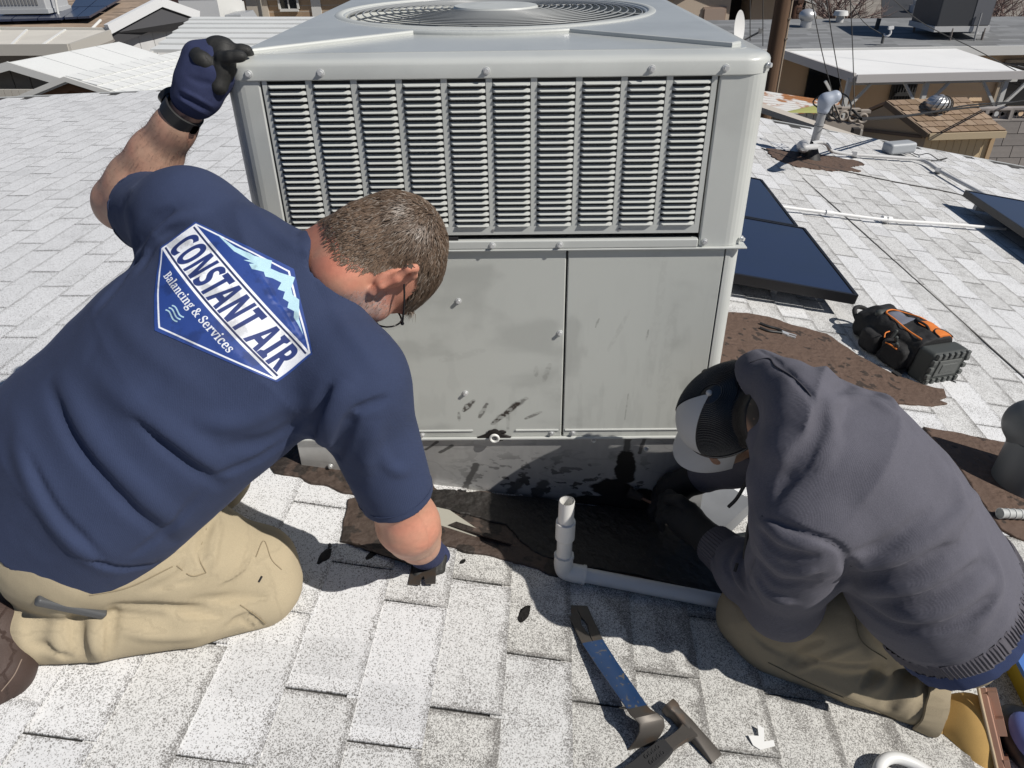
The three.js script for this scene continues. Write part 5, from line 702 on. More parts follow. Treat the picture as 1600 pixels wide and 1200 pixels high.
    // curved brim
    const n = 30, m = 6, top = [], bot = []; for (let i = 0; i <= n; i++) { const s = mix(-1, 1, i / n), ph = Math.PI / 2 - s * 1.12; for (let j = 0; j <= m; j++) { const t = j / m, base = dome(thMax(ph), ph, 0), L = .050 * Math.sqrt(Math.max(0, 1 - .80 * s * s)) * t, drop = -.026 * s * s * t - .030 * t; const q = v3.add(base, v3.add(v3.mul(hF, L - .016 * (1 - t)), v3.mul(hU, drop - .002))); top.push(q); } }
    const gg = []; { const pos = [], idx = []; for (const q of top) pos.push(...q); for (const q of top) pos.push(...v3.add(q, v3.mul(hU, -.003))); const M0 = top.length; for (let i = 0; i < n; i++) for (let j = 0; j < m; j++) { const a = i * (m + 1) + j, b = a + m + 1; idx.push(a, b, b + 1, a, b + 1, a + 1, M0 + a, M0 + b + 1, M0 + b, M0 + a, M0 + a + 1, M0 + b + 1); } for (let i = 0; i < n; i++) { const a = i * (m + 1) + m, b = a + m + 1; idx.push(a, b, M0 + b, a, M0 + b, M0 + a); } const g = new THREE.BufferGeometry(); g.setAttribute('position', new THREE.BufferAttribute(new Float32Array(pos), 3)); g.setIndex(idx); gg.push(toCreasedNormals(g, .6)); }
    mesh('cap_brim', gg, white, Bp); }
  const Q = new Sdf(.035), hip = [0.7978,3.6458,-0.9861], kn = [0.4932,3.5616,-1.0536], an = [0.8338,3.4662,-0.9001], hipF = [0.9817,3.5848,-1.139], knF = [0.7447,3.4639,-1.2963], anF = [1.1052,3.4249,-1.064];
  Q.ell(v3.add(pel, v3.mul(ax, -.03)), [.160, .135, .13], sd, ax, nB, .05).cone(hip, lerp3(hip, kn, .5), .105, .098, .05).cone(lerp3(hip, kn, .5), kn, .098, .075, .05).cone(kn, [0.5053,3.5305,-1.0166], .072, .058, .03).chain([[[0.5101,3.5211,-1.0049], .052], [[0.6664,3.5012,-0.953], .054], [an, .051]], .010).cone(hipF, knF, .10, .075, .04).chain([[knF, .068], [anF, .055]], .03);
  Q.plane([0.8248,3.4678,-0.9033], v3.sub(an, [0.6664,3.5012,-0.953]), .004);
  Q.on([[[[0.5163,3.5537,-0.9368], [0.548,3.58,-0.9537], [0.5964,3.5872,-0.9706]], .008, -.008], [[[0.5351,3.5428,-0.9302], [0.5983,3.5634,-0.9439], [0.657,3.5924,-0.951]], .008, .007], [[[0.6626,3.5233,-0.9078], [0.6831,3.5582,-0.9181], [0.6872,3.5877,-0.9248]], .008, -.012], [[[0.6765,3.5214,-0.895], [0.6992,3.5562,-0.9052], [0.7118,3.5822,-0.9216]], .010, .011], [[[0.7075,3.5052,-0.8852], [0.7275,3.5453,-0.8988], [0.7401,3.5713,-0.9152]], .008, -.012], [[[0.726,3.4923,-0.8774], [0.7521,3.5293,-0.8891], [0.761,3.5606,-0.9088]], .010, .010], [[[0.757,3.4782,-0.8689], [0.7767,3.5186,-0.8826], [0.7832,3.5551,-0.9056]], .007, -.008], [[[0.6165,3.7275,-0.9289], [0.6326,3.6844,-0.9139], [0.6595,3.627,-0.9019]], .010, -.010], [[[0.6341,3.7223,-0.9259], [0.6586,3.684,-0.914], [0.6895,3.6318,-0.9052]], .009, .009], [[[0.6871,3.5943,-0.9054], [0.6105,3.5782,-0.9179], [0.5442,3.5778,-0.9405]], .008, -.010], [[[0.4631,3.5833,-0.9901], [0.4918,3.5694,-0.97], [0.539,3.5556,-0.9501]], .006, -.006], [[[0.6964,3.635,-0.8956], [0.7613,3.6105,-0.8928], [0.8331,3.5822,-0.8996]], .010, .006], [[[0.5641,3.523,-0.93], [0.6356,3.5041,-0.9073], [0.7185,3.4801,-0.8815]], .012, .005]]);
  Q.wob(11, .004, 19).wob(38, .001, 12);
  { const [a, b] = bounds([pel, hip, kn, an, hipF, knF, anF], .16); mesh('trousers', Q.geo(a, b, .0062), olive, Bp); }
  const st = std(.15, .125, .08, .9), onS = (S2, l, w, nm) => mesh(nm, tube(dense(S2, l), w, l.length * 12, 5), st, Bp);
  onS(Q, [[0.4848,3.5594,-0.94], [0.5563,3.5352,-0.914], [0.6436,3.5023,-0.8944], [0.7259,3.4786,-0.8688]], .0011, 'seam'); onS(Q, [[0.6106,3.7176,-0.9226], [0.6265,3.6694,-0.9044], [0.6834,3.6217,-0.8988]], .0011, 'seam');
  { const c = [0.8107,3.4705,-0.9072], d = v3.nrm(v3.sub(an, [0.6664,3.5012,-0.953])), e1 = v3.nrm(v3.cross(d, [0, 1, 0])), e2 = v3.cross(d, e1), n = 60; mesh('trouser_cuff', loftRings([[-.03, .053], [-.028, .0565], [0, .0575], [.012, .0565], [.013, .05]].map(([z, r]) => Array.from({ length: n }, (_, i) => { const a = i / n * 6.2832, q = r + .004 * Math.sin(a * 3 + 1) + .002 * Math.sin(a * 7 + z * 90); return v3.add(v3.add(c, v3.mul(d, z)), v3.add(v3.mul(e1, q * Math.cos(a)), v3.mul(e2, q * 1.05 * Math.sin(a)))); }))), olive, Bp); }
  { const bm = new THREE.MeshPhysicalMaterial({ map: clothMap(.50, .31, .10, .14, [6, 6], .12), roughness: .85, side: THREE.DoubleSide, sheen: .2 }), sm = std(.36, .20, .14, .8);
    const heel = [0.9045,3.4744,-0.886], toe = [0.9186,3.3562,-0.7591], upN = v3.nrm([-0.8249,-0.2234,-0.4636]), fw0 = v3.nrm(v3.sub(toe, heel)), up = v3.nrm(v3.sub(upN, v3.mul(fw0, v3.dot(upN, fw0)))), sdv = v3.cross(up, fw0), G = (f, s, u) => v3.add(heel, v3.add(v3.mul(fw0, f), v3.add(v3.mul(sdv, s), v3.mul(up, u))));
    const b = new Sdf(.03); b.cone(G(.01, 0, .03), G(.012, 0, .10), .041, .043, .03).ell(G(.02, 0, .02), [.05, .042, .05], fw0, sdv, up, .03).cone(G(.06, 0, .035), G(.15, 0, .015), .045, .042, .03).cone(G(.15, 0, .015), G(.20, 0, .010), .044, .038, .03); b.cut(p => -v3.dot(v3.sub(p, G(0, 0, -.008)), up), .004).cut(p => v3.dot(v3.sub(p, G(0, 0, .078)), up), .006); const [x, y] = bounds([G(0, 0, 0), G(.2, 0, 0), G(0, 0, .11)], .07); const bo = mesh('boot', b.geo(x, y, .005), bm, Bp);
    const out = [[-.045, 0], [-.038, .028], [-.015, .040], [.03, .039], [.06, .035], [.10, .041], [.16, .046], [.21, .036], [.235, 0]], full = [...out, ...out.slice(1, -1).reverse().map(([f, s]) => [f, -s])];
    const sole = (k, u0, u1) => loftRings([[k - .003, u0], [k, u0 + .002], [k, u1 - .002], [k - .003, u1]].map(([o, u]) => full.map(([f, s]) => G(f + (f < 0 ? -o : o) * .6, s * (1 + o * 18), u)))); const capF = (u) => prism(full.map(([f, s]) => G(f, s, u)), v3.mul(up, .003));
    mesh('sole', [sole(.003, -.016, -.003), capF(-.018)], sm, bo);
    const lugs = []; const lug = (f0, f1, s0, s1, h = .016) => lugs.push(prism([G(f0, s0, -.016), G(f1, s0, -.016), G(f1, s1, -.016), G(f0, s1, -.016)], v3.mul(up, -h))); lug(-.042, -.002, -.030, -.004); lug(-.042, -.002, .004, .030); lug(.004, .034, -.038, -.006); lug(.004, .034, .006, .038); for (let k = 0; k < 7; k++) { lug(.075 + k * .022, .090 + k * .022, -.040, -.008, .009); lug(.075 + k * .022, .090 + k * .022, .008, .040, .009); }
    mesh('sole_lug', lugs, sm, bo); const weltPts = out.slice(0, 8).map(([f, s]) => G(f, s * 1.06, -.002)); mesh('welt', [tube(full.map(([f, s]) => G(f + (f < 0 ? -.003 : 0), s * 1.07, -.002)), .0032, 80, 6, true)], std(.42, .33, .22, .8), bo);
    const cl = []; for (let i = 0; i < 20; i++) { const a = i / 20 * 6.2832; cl.push(G(.011 + .043 * Math.cos(a), .042 * Math.sin(a), .076 + .006 * Math.cos(a))); } mesh('boot_collar', tube(cl, .0045, 60, 6, true), std(.45, .30, .12, .8), bo);
    const a2 = [1.1122,3.4189,-1.0603]; const b2 = new Sdf(.03); b2.cone(a2, [1.1468,3.394,-1.0215], .05, .045, .03); const [x2, y2] = bounds([a2, [1.1468,3.394,-1.0215]], .06); mesh('boot', b2.geo(x2, y2, .01), bm, Bp); }
  const gl = new THREE.MeshPhysicalMaterial({ map: clothMap(.010, .010, .011, .2, [8, 8], .3), roughness: .75, side: THREE.DoubleSide, bumpMap: weave([16, 16]), bumpScale: .0004 });
  { const L = new Sdf(.01), hd = [0.3815,3.6474,-1.2417]; L.chain([[lerp3(elR, wrR, .92), .037], [wrR, .035], [hd, .037]], .02).ell([0.3716,3.6461,-1.2643], [.042, .034, .04], undefined, undefined, undefined, .02); const base = [0.36,3.6562,-1.2705]; for (let k = 0; k < 4; k++) { const P0 = v3.add(base, v3.mul([0.2499,0.3141,-0.9077], k * .020 - .03)), P1 = v3.add(P0, [-0.0201,0.0009,-0.0215]), P2 = v3.add(P1, [-0.0123,-0.0185,-0.0071]), P3 = v3.add(P2, [0.0058,-0.0185,0.0044]); L.chain([[P0, .0125], [P1, .0115], [P2, .0108], [P3, .0098]], .006); } L.chain([[[0.3846,3.6755,-1.2593], .014], [[0.3588,3.6918,-1.2691], .0125], [[0.3383,3.6812,-1.2859], .0112]], .008); const [a, b] = bounds([wrR, hd, base], .085); mesh('glove', L.geo(a, b, .0035), gl, Bp); }
  { const L = new Sdf(.01), hd = [0.3767,3.6471,-1.3712]; L.chain([[lerp3(elF, wrF, .85), .036], [wrF, .035], [hd, .036]], .02).ell([0.3705,3.6309,-1.3786], [.04, .033, .038], undefined, undefined, undefined, .02); const base = [0.3643,3.627,-1.3761]; for (let k = 0; k < 4; k++) { const P0 = v3.add(base, v3.mul([0.3034,0.5151,-0.6802], k * .020 - .03)), P1 = v3.add(P0, [-0.0221,-0.0091,-0.0035]), P2 = v3.add(P1, [-0.0142,-0.0193,0.0028]), P3 = v3.add(P2, [0.0018,-0.0163,0.0078]); L.chain([[P0, .0125], [P1, .0115], [P2, .0108], [P3, .0098]], .006); } L.chain([[[0.3789,3.6659,-1.3771], .014], [[0.3584,3.663,-1.3809], .0125], [[0.3418,3.6463,-1.382], .0112]], .008); const [a, b] = bounds([wrF, hd, base], .08); mesh('glove', L.geo(a, b, .0038), gl, Bp); }
}


// ---------- things on our roof ----------
const onRoof = (o, c, t, h = 0) => { o.applyMatrix4(new THREE.Matrix4().makeBasis(ES.clone().addScaledVector(V(0, 1, 0), -SLOPE).normalize(), EC, RN).setPosition(rp(c, t, h))); return o; };
const tarTex = (r, g, b, sp, sd) => tex(512, 512, (u, v, i, j) => { const a = pn(u, v, 5, 5, sd), c = pn(u, v, 18, 3, sd + 2); let d = 1 + .35 * (a - .5) + .15 * (c - .5) + .14 * (hash(i, j, 3) - .5); const k = sstep(sp, sp + .05, c * .6 + a * .4) * .75, s = hash(i >> 1, j >> 1, 9) > .975 ? .8 : 0; return [mix(r * d, .012, k) + s * .03, mix(g * d, .010, k) + s * .027, mix(b * d, .008, k) + s * .022]; }, [2.2, 2.2]);
const tarBump = tex(256, 256, (u, v) => .6 * pn(u, v, 6, 5, 3) + .4 * pn(u, v, 24, 3, 5), [3, 3], true);
const tarMat = (r, g, b, sp, sd, rough = .8) => new THREE.MeshStandardMaterial({ map: tarTex(r, g, b, sp, sd), bumpMap: tarBump, bumpScale: .014, roughness: rough });
function tarGeo(pts, h, jag = .010) {
  const out = []; for (let i = 0; i < pts.length; i++) { const a = pts[i], b = pts[(i + 1) % pts.length], L = Math.hypot(b[0] - a[0], b[1] - a[1]), n = Math.max(2, Math.round(L / .012)); for (let k = 0; k < n; k++) { const t = k / n, c = mix(a[0], b[0], t), d = mix(a[1], b[1], t); out.push([c + jag * 2 * (fbm(c * 28, d * 28, 1, 4) - .5), d + jag * 2 * (fbm(c * 28, d * 28, 6, 4) - .5)]); } }
  const g = poly(out, h, .003), p = g.attributes.position, uv = g.attributes.uv; for (let i = 0; i < p.count; i++) { const c = p.getX(i), t = p.getY(i), z = p.getZ(i); uv.setXY(i, c, t); const q = rp(c, t, z + .003 + (z > h * .5 ? .004 * (fbm(c * 14, t * 14, 2, 3) - .5) : 0)); p.setXYZ(i, q.x, q.y, q.z); } g.computeVertexNormals(); return g;
}
const brown = tarMat(.105, .066, .047, .60, 1), brownDark = tarMat(.062, .042, .032, .50, 4, .7), black = tarMat(.016, .013, .011, .5, 7, .62);
const P2 = a => [a[0], a[1]];
tag(mesh('tar_patch', tarGeo([[0.6483,2.6911], [0.7741,2.7333], [0.8649,2.7277], [0.9603,2.6903], [1.0831,2.6641], [1.1628,2.5174], [1.2677,2.4015], [1.3492,2.3651], [1.4193,2.3608], [1.4093,2.3063], [1.3574,2.2738], [1.3824,2.2567], [1.2975,2.2149], [1.1901,2.2026], [1.0489,2.2535], [0.9111,2.2521], [0.7277,2.1528], [0.5689,2.1845]].map(P2), .008), brown), 'large brown tar patch under the backpack beside the air conditioner', 'tar patch');
tag(mesh('tar_patch', tarGeo([[1.2222,2.063], [1.3528,2.0638], [1.4565,2.0535], [1.6606,2.0672], [1.4075,1.5036], [1.2916,1.5496], [1.2394,1.5875], [1.2494,1.8422]].map(P2), .008), brown), 'brown tar patch under the grey vent behind the hooded man', 'tar patch');
tag(mesh('tar_patch', tarGeo([[1.616,5.8753], [1.8926,5.9701], [2.1633,6.0205], [2.3719,6.028], [2.4039,5.9578], [2.2117,5.7645], [2.2856,5.692], [1.9587,5.5208], [1.7042,5.4584], [1.5826,5.6342]].map(P2), .008, .03), brown), 'brown tar patch around the tall metal pipe mast', 'tar patch');
{
  const t = thing('tar_flashing', 'old brown and black tar layers torn open along the foot of the curb', 'tar');
  mesh('brown_tar', tarGeo([[-0.7076,1.4143], [-0.6604,1.3417], [-0.5988,1.3383], [-0.5172,1.3165], [-0.4614,1.3097], [-0.3817,1.3178], [-0.2649,1.3512], [-0.313,1.4115], [-0.6337,1.4555]].map(P2), .007, .012), brownDark, t);
  mesh('brown_tar', tarGeo([[-0.4709,1.2869], [-0.4658,1.2187], [-0.4593,1.1592], [-0.361,1.1423], [-0.3043,1.1356], [-0.2428,1.192], [-0.1915,1.1816], [-0.1204,1.1854], [-0.0671,1.1795], [0.0163,1.1553], [0.1445,1.156], [0.2867,1.1483], [0.4161,1.149], [0.522,1.2905], [0.4252,1.4418], [0.2909,1.4243], [0.1109,1.4049], [-0.0173,1.3977], [-0.1598,1.389], [-0.2989,1.3711], [-0.4015,1.3408]].map(P2), .006, .012), brownDark, t);
  mesh('black_tar', tarGeo([[-0.2994,1.3151], [-0.2588,1.3068], [-0.1895,1.2966], [-0.1055,1.2857], [-0.0733,1.2464], [-0.0354,1.218], [0.0595,1.1951], [0.2045,1.1873], [0.3347,1.1803], [0.4207,1.1718], [0.4894,1.2835], [0.4004,1.3938], [0.2892,1.4097], [0.1108,1.4002], [-0.0172,1.3929], [-0.1592,1.3819], [-0.3131,1.3628]].map(P2), .010, .012), black, t);
  mesh('lifted_flap', [prism([[-0.3947,3.6582,-1.1803], [-0.3107,3.6493,-1.1576], [-0.2381,3.6443,-1.1281], [-0.1601,3.627,-1.1671], [-0.1809,3.6211,-1.2087], [-0.2881,3.6396,-1.1867]], [0, -.004, 0]), prism([[-0.1673,3.6292,-1.262], [-0.0782,3.6213,-1.232], [-0.0202,3.6071,-1.2217], [-0.0323,3.6015,-1.2523], [-0.14,3.6207,-1.2882]], [0, -.004, 0])], brownDark, t);
  mesh('bare_flashing', prism([[-0.2152,3.6362,-1.334], [-0.1717,3.6285,-1.3174], [-0.0791,3.6106,-1.2473], [-0.1049,3.6151,-1.2387], [-0.1969,3.6314,-1.2642]], [0, -.002, 0]), std(.36, .345, .29, .7), t);
  const lumps = []; for (let i = 0; i < 70; i++) { const c = mix(-.30, .50, rnd()), tt = 1.385 - .10 * rnd() - .05 * (c + .3); const g = new THREE.IcosahedronGeometry(rr(.003, .009), 1); const p = g.attributes.position; for (let q = 0; q < p.count; q++) { const f = .7 + .6 * hash(Math.round(p.getX(q) * 4000), Math.round(p.getY(q) * 4000), i); p.setXYZ(q, p.getX(q) * f * 1.8, p.getY(q) * f * 1.2, p.getZ(q) * f * .5); } g.rotateZ(rnd() * 6); onRoof(g, c, tt, .009); lumps.push(g); }
  mesh('tar_lump', lumps, black, t).userData.kind = 'stuff';
}
// crumbs of tar knocked loose onto the shingles
for (const [i, [a, s, lab]] of [[[-0.3264,3.6439,-1.1479], 1, 'elongated black tar crumb left of the gloved hand on the shingles'], [[-0.4209,3.6602,-1.1287], 1.3, 'black tar crumb in the shadow beside the khaki knee'], [[-0.4833,3.671,-1.1185], .8, 'small black tar crumb nearest the khaki knee'], [[0.0042,3.5851,-1.0382], 1.1, 'black tar crumb on the sunlit shingle below the plastic elbow'], [[-0.1299,3.6097,-1.1647], .5, 'tiny black tar crumb below the brown tar edge'], [[-0.2124,3.6232,-1.0671], .0, '']].entries()) { if (!s) continue; const g = new THREE.IcosahedronGeometry(.011 * s, 2), p = g.attributes.position; for (let q = 0; q < p.count; q++) { const f = .6 + .8 * fbm(p.getX(q) * 90 + i * 9, p.getY(q) * 90, p.getZ(q) * 90, 2); p.setXYZ(q, p.getX(q) * f * 2.0, p.getY(q) * f * .45, p.getZ(q) * f); } g.rotateY(rnd() * 6); g.translate(...a); tag(mesh('tar_crumb', g, black), lab, 'tar crumb'); }
{ const g = poly([[0, 0], [.03, -.004], [.034, .006], [.016, .01], [.03, .03], [.022, .04], [.012, .022], [-.006, .03], [-.008, .012]], .0012).rotateX(-1.35).rotateY(.4).translate(...[0.4351,3.5114,-0.7882]); tag(mesh('plastic_scrap', g, std(.75, .75, .73, .5)), 'small torn scrap of white plastic lying on the shingles', 'scrap'); }
// nail
tag(mesh('nail', [rod([-0.4185,3.6599,-1.1365], [-0.4129,3.6671,-1.1596], .0016), rod([-0.4138,3.6673,-1.1575], [-0.4103,3.6677,-1.1609], .005, .005, 10)], std(.10, .095, .09, .5)), 'bent nail sticking out of the shingle beside the flap', 'nail');

// ---------- white PVC drain pipe ----------
{
  const t = thing('drain_pipe', 'white plastic drain pipe with elbow and open upright end', 'pipe'); const pvc = std(.70, .69, .66, .45), r = .0165;
  const e = V([0.0925,3.5908,-1.1548]), up = V(.014, 1, -.01).normalize(), hd = V([0.5141,3.5167,-1.1129]).sub(e).normalize(), at = (v, s) => e.clone().addScaledVector(v, s);
  mesh('upright', [new THREE.LatheGeometry([[r, 0], [r, .2], [r - .003, .2], [r - .003, .12]].map(q => new THREE.Vector2(...q)), 24).applyQuaternion(new THREE.Quaternion().setFromUnitVectors(V(0, 1, 0), up)).translate(e.x, e.y, e.z)], pvc, t);
  mesh('coupling', new THREE.LatheGeometry([[r, .098], [.0205, .098], [.0208, .100], [.0208, .143], [.0205, .145], [r, .145]].map(q => new THREE.Vector2(...q)), 24).applyQuaternion(new THREE.Quaternion().setFromUnitVectors(V(0, 1, 0), up)).translate(e.x, e.y, e.z), pvc, t);
  mesh('elbow', [tube([at(up, .045), at(up, .02), at(up, .004).addScaledVector(hd, .004), at(hd, .02), at(hd, .045)].map(p => p.toArray()), .0208, 20, 16), rod(at(up, .043).toArray(), at(up, .049).toArray(), .0222), rod(at(hd, .043).toArray(), at(hd, .049).toArray(), .0222)], pvc, t);
  mesh('run', rod(e.toArray(), at(hd, .52).toArray(), r, r, 20), std(.60, .60, .60, .45), t);
}
// sheet metal flashing plate at the curb corner
{
  const t = thing('flashing_plate', 'loose galvanised sheet metal plate with a folded edge beside the curb corner', 'metal sheet'); const m = new THREE.MeshStandardMaterial({ map: tex(256, 256, (u, v) => { const d = .19 + .14 * (pn(u, v, 3, 4) - .5); return [d * .85, d * .88, d * .92]; }, [3, 3]), metalness: .15, roughness: .6 });  // plate tone lowered to stand for the worker's shade over it
  const a = [0.4862,3.5321,-1.5938], b = [0.6055,3.5141,-1.4682], c = [0.4576,3.5423,-1.3012], d = [0.3556,3.5572,-1.4044];
  mesh('sheet', prism([a, b, c, d], [0, -.0015, 0]), m, t); mesh('folded_edge', prism([b, c, [c[0] + .004, c[1] - .034, c[2] + .006], [b[0] + .004, b[1] - .034, b[2] + .006]], [-.0015, 0, 0]), m, t);
}
tag(mesh('rubber_hose', rod([0.4717,3.5239,-1.2985], [0.6421,3.4947,-1.3626], .020, .020, 16), std(.012, .014, .013, .6)), 'short black rubber hose lying under the bowed head of the hooded man', 'hose');
// ---------- tools ----------
function ribbon(name, pts, W, wd, th, m, parent) {   // flat bar swept along points; W = width direction, wd = widths
  const n = pts.length, P = pts.map(p => V(p)), pos = [], idx = []; for (let i = 0; i < n; i++) { const T = P[Math.min(i + 1, n - 1)].clone().sub(P[Math.max(i - 1, 0)]).normalize(), N = W.clone().cross(T).normalize(), w = (Array.isArray(wd) ? wd[i] : wd) / 2, k = Array.isArray(th) ? th[i] : th; for (const [a, b] of [[-1, .5], [-.86, 1], [.86, 1], [1, .5], [1, -.5], [.86, -1], [-.86, -1], [-1, -.5]]) { const q = P[i].clone().addScaledVector(W, a * w).addScaledVector(N, b * k / 2); pos.push(q.x, q.y, q.z); } }
  for (let i = 0; i < n - 1; i++) for (let j = 0; j < 8; j++) { const a = i * 8 + j, b = i * 8 + (j + 1) % 8; idx.push(a, b, b + 8, a, b + 8, a + 8); } for (let j = 1; j < 7; j++) { idx.push(0, j + 1, j); const o = (n - 1) * 8; idx.push(o, o + j, o + j + 1); }
  const g = new THREE.BufferGeometry(); g.setAttribute('position', new THREE.BufferAttribute(new Float32Array(pos), 3)); g.setIndex(idx); return metreUV(toCreasedNormals(g, .6));
}
const ironTex = (r, g, b) => tex(256, 256, (u, v, i, j) => { const a = pn(u, v, 6, 5), s = sstep(.55, .7, a); const d = 1 + .3 * (a - .5) + .12 * (hash(i, j, 2) - .5); return [mix(r * d, .13, s * .5), mix(g * d, .085, s * .5), mix(b * d, .055, s * .5)]; }, [8, 8]);
const iron = new THREE.MeshStandardMaterial({ map: ironTex(.10, .09, .08), metalness: .55, roughness: .5, side: THREE.DoubleSide });
{
  const t = thing('pry_bar', 'flat blue steel pry bar with a hooked bare steel end lying on the shingles', 'pry bar');
  const A = V([0.1123,3.5666,-1.0807]), Bm = V([0.2031,3.5944,-0.8313]), dir = Bm.clone().sub(A).normalize(), W = RN.clone().cross(dir).normalize();
  const blueM = new THREE.MeshPhysicalMaterial({ map: tex(256, 256, (u, v, i, j) => { const a = pn(u, v, 9, 4), s = sstep(.66, .7, pn(u, v, 26, 3, 2)); return [mix(.011 + .006 * a, .10, s), mix(.035 + .015 * a, .09, s), mix(.10 + .03 * a, .085, s)]; }, [6, 6]), roughness: .4, clearcoat: .5, clearcoatRoughness: .3, side: THREE.DoubleSide });
  mesh('bar', ribbon('', [[0.1424,3.5744,-0.9787], [0.1665,3.5806,-0.9183], [0.1898,3.589,-0.8617], [0.2081,3.5954,-0.8177]], W, [.046, .043, .041, .040], .0045, blueM), blueM, t);
  // flattened claw with a teardrop nail slot, built as two sides and a bridge
  const cl = (f, s) => V([0.1104,3.5661,-1.0935]).lerp(V([0.1446,3.5739,-0.9744]), f).addScaledVector(W, s * .5).toArray();
  const outer = [[0, .052], [.15, .052], [.45, .049], [1.0, .046]]; const slot = [[.42, .002], [.48, .009], [.58, .013], [.66, .010], [.80, .003]];
  const sideP = s => [...outer.map(([f, w]) => cl(f, s * w)), ...[[1.0, 0], ...slot.slice().reverse(), [0, 0]].map(([f, w]) => cl(f, s * w))];
  const strip = s => { const g = []; const fs = [0, .2, .42, .48, .58, .66, .8, 1.0], inn = f => { for (let i = 0; i < slot.length - 1; i++) if (f >= slot[i][0] && f <= slot[i + 1][0]) return mix(slot[i][1], slot[i + 1][1], (f - slot[i][0]) / (slot[i + 1][0] - slot[i][0])); return 0; }, out = f => { for (let i = 0; i < outer.length - 1; i++) if (f <= outer[i + 1][0]) return mix(outer[i][1], outer[i + 1][1], (f - outer[i][0]) / (outer[i + 1][0] - outer[i][0])); return .046; }; for (let i = 0; i < fs.length - 1; i++) g.push(prism([cl(fs[i], s * out(fs[i])), cl(fs[i + 1], s * out(fs[i + 1])), cl(fs[i + 1], s * inn(fs[i + 1])), cl(fs[i], s * inn(fs[i]))], RN.clone().multiplyScalar(-.0035).toArray())); return g; };
  mesh('claw', [...strip(1), ...strip(-1)], iron, t);
  mesh('hook', ribbon('', [[0.2063,3.5947,-0.8207], [0.2122,3.5976,-0.8073], [0.2213,3.5979,-0.7995], [0.23,3.5923,-0.7932], [0.2307,3.5821,-0.785], [0.224,3.5682,-0.778], [0.2153,3.5557,-0.7738], [0.2076,3.546,-0.7702]], W, [.040, .042, .046, .049, .051, .052, .053, .053], [.0045, .005, .0055, .005, .0045, .004, .003, .002], iron), iron, t);
}
{
  const t = thing('hammer', 'steel roofing hammer with black rubber grip lying beside the hooked bar', 'hammer');
  const a = V([0.2724,3.5545,-0.8519]), b = V([0.3465,3.5306,-0.7599]), ax = b.clone().sub(a), L = ax.length(); ax.normalize(); const z = RN.clone(), y = z.clone().cross(ax).normalize(); const F = new THREE.Matrix4().makeBasis(ax, y, z.clone().copy(ax.clone().cross(y))).setPosition(a);
  const hd = [[0, .013, .013], [.10, .0135, .0135], [.16, .010, .012], [.40, .012, .012], [.55, .012, .0105], [.85, .014, .006], [1, .015, .0028]], rings = hd.map(([f, w, h]) => rrect(-w, w, -h, h, Math.min(w, h) * .4, 3).map(q => V(f * L, q[0], q[1]).applyMatrix4(F).toArray()));
  const cap = (k, s) => prism(rings[k], ax.clone().multiplyScalar(s).toArray()); mesh('head', [loftRings(rings), cap(0, .001), cap(hd.length - 1, -.001)], iron, t);
  const n0 = V([0.306,3.5462,-0.8054]), n1 = V([0.2483,3.5518,-0.7641]), n2 = V([0.1713,3.5647,-0.6995]), hx = n1.clone().sub(n0).normalize(), hw = RN.clone().cross(hx).normalize();
  mesh('handle', ribbon('', [n0, n0.clone().lerp(n1, .3), n0.clone().lerp(n1, .6), n1], hw, [.036, .024, .022, .024], [.018, .015, .014, .014], iron), iron, t);
  const grip = std(.016, .016, .017, .7); mesh('grip', ribbon('', [n0.clone().lerp(n1, .82), n1, n1.clone().lerp(n2, .3), n1.clone().lerp(n2, .65), n2], hw, [.026, .031, .033, .031, .034], [.017, .022, .024, .023, .025], grip), grip, t);
  const holes = []; for (let k = 0; k < 4; k++) for (const s of [-1, 1]) { const c = n1.clone().lerp(n2, .12 + .1 * k).addScaledVector(hw, s * .006).addScaledVector(RN, .0118 + .0003 * k); holes.push(new THREE.TorusGeometry(.0034, .0009, 5, 12).applyMatrix4(frameM(hx, hw, hx.clone().cross(hw), c.toArray()))); } mesh('grip_dimple', holes, grip, t);
}
{ // flat bar held in the gloved hand
  const t = thing('flat_bar', 'worn steel bar with notched blade held in the right glove of the navy-shirted man', 'flat bar'); const A = V([-0.2103,3.6326,-1.1543]), Bq = V([-0.2075,3.6348,-1.0791]), W = V([1.0014,0.083,0.0538]).normalize();
  const dn = Bq.clone().sub(A); const q = (f, s) => A.clone().addScaledVector(dn, f).addScaledVector(W, s).toArray(); const T = RN.clone().cross(W).cross(W).normalize().toArray(); const N = W.clone().cross(dn).normalize().multiplyScalar(.003).toArray();
  mesh('blade', [prism([q(-.4, -.024), q(1, -.029), q(1.03, -.004), q(.72, -.002), q(-.4, -.002)], N), prism([q(-.4, -.002), q(.72, -.002), q(.70, .003), q(1.0, .008), q(.98, .029), q(-.4, .026)], N)], iron, t); mesh('shank', bar(q(-.3, 0), [-0.2632,3.5982,-1.1617], .022, .006), iron, t);
}
{ const t = thing('brush', 'small brush with a wooden handle held against the tarred curb', 'brush'); mesh('handle', rod([0.336,3.5958,-1.3562], [0.2952,3.6048,-1.3791], .0045, .003, 8), std(.22, .11, .06, .5), t); mesh('bristles', rod([0.2968,3.6047,-1.3791], [0.2655,3.6105,-1.3941], .009, .014, 12), std(.03, .025, .02, .9), t); }
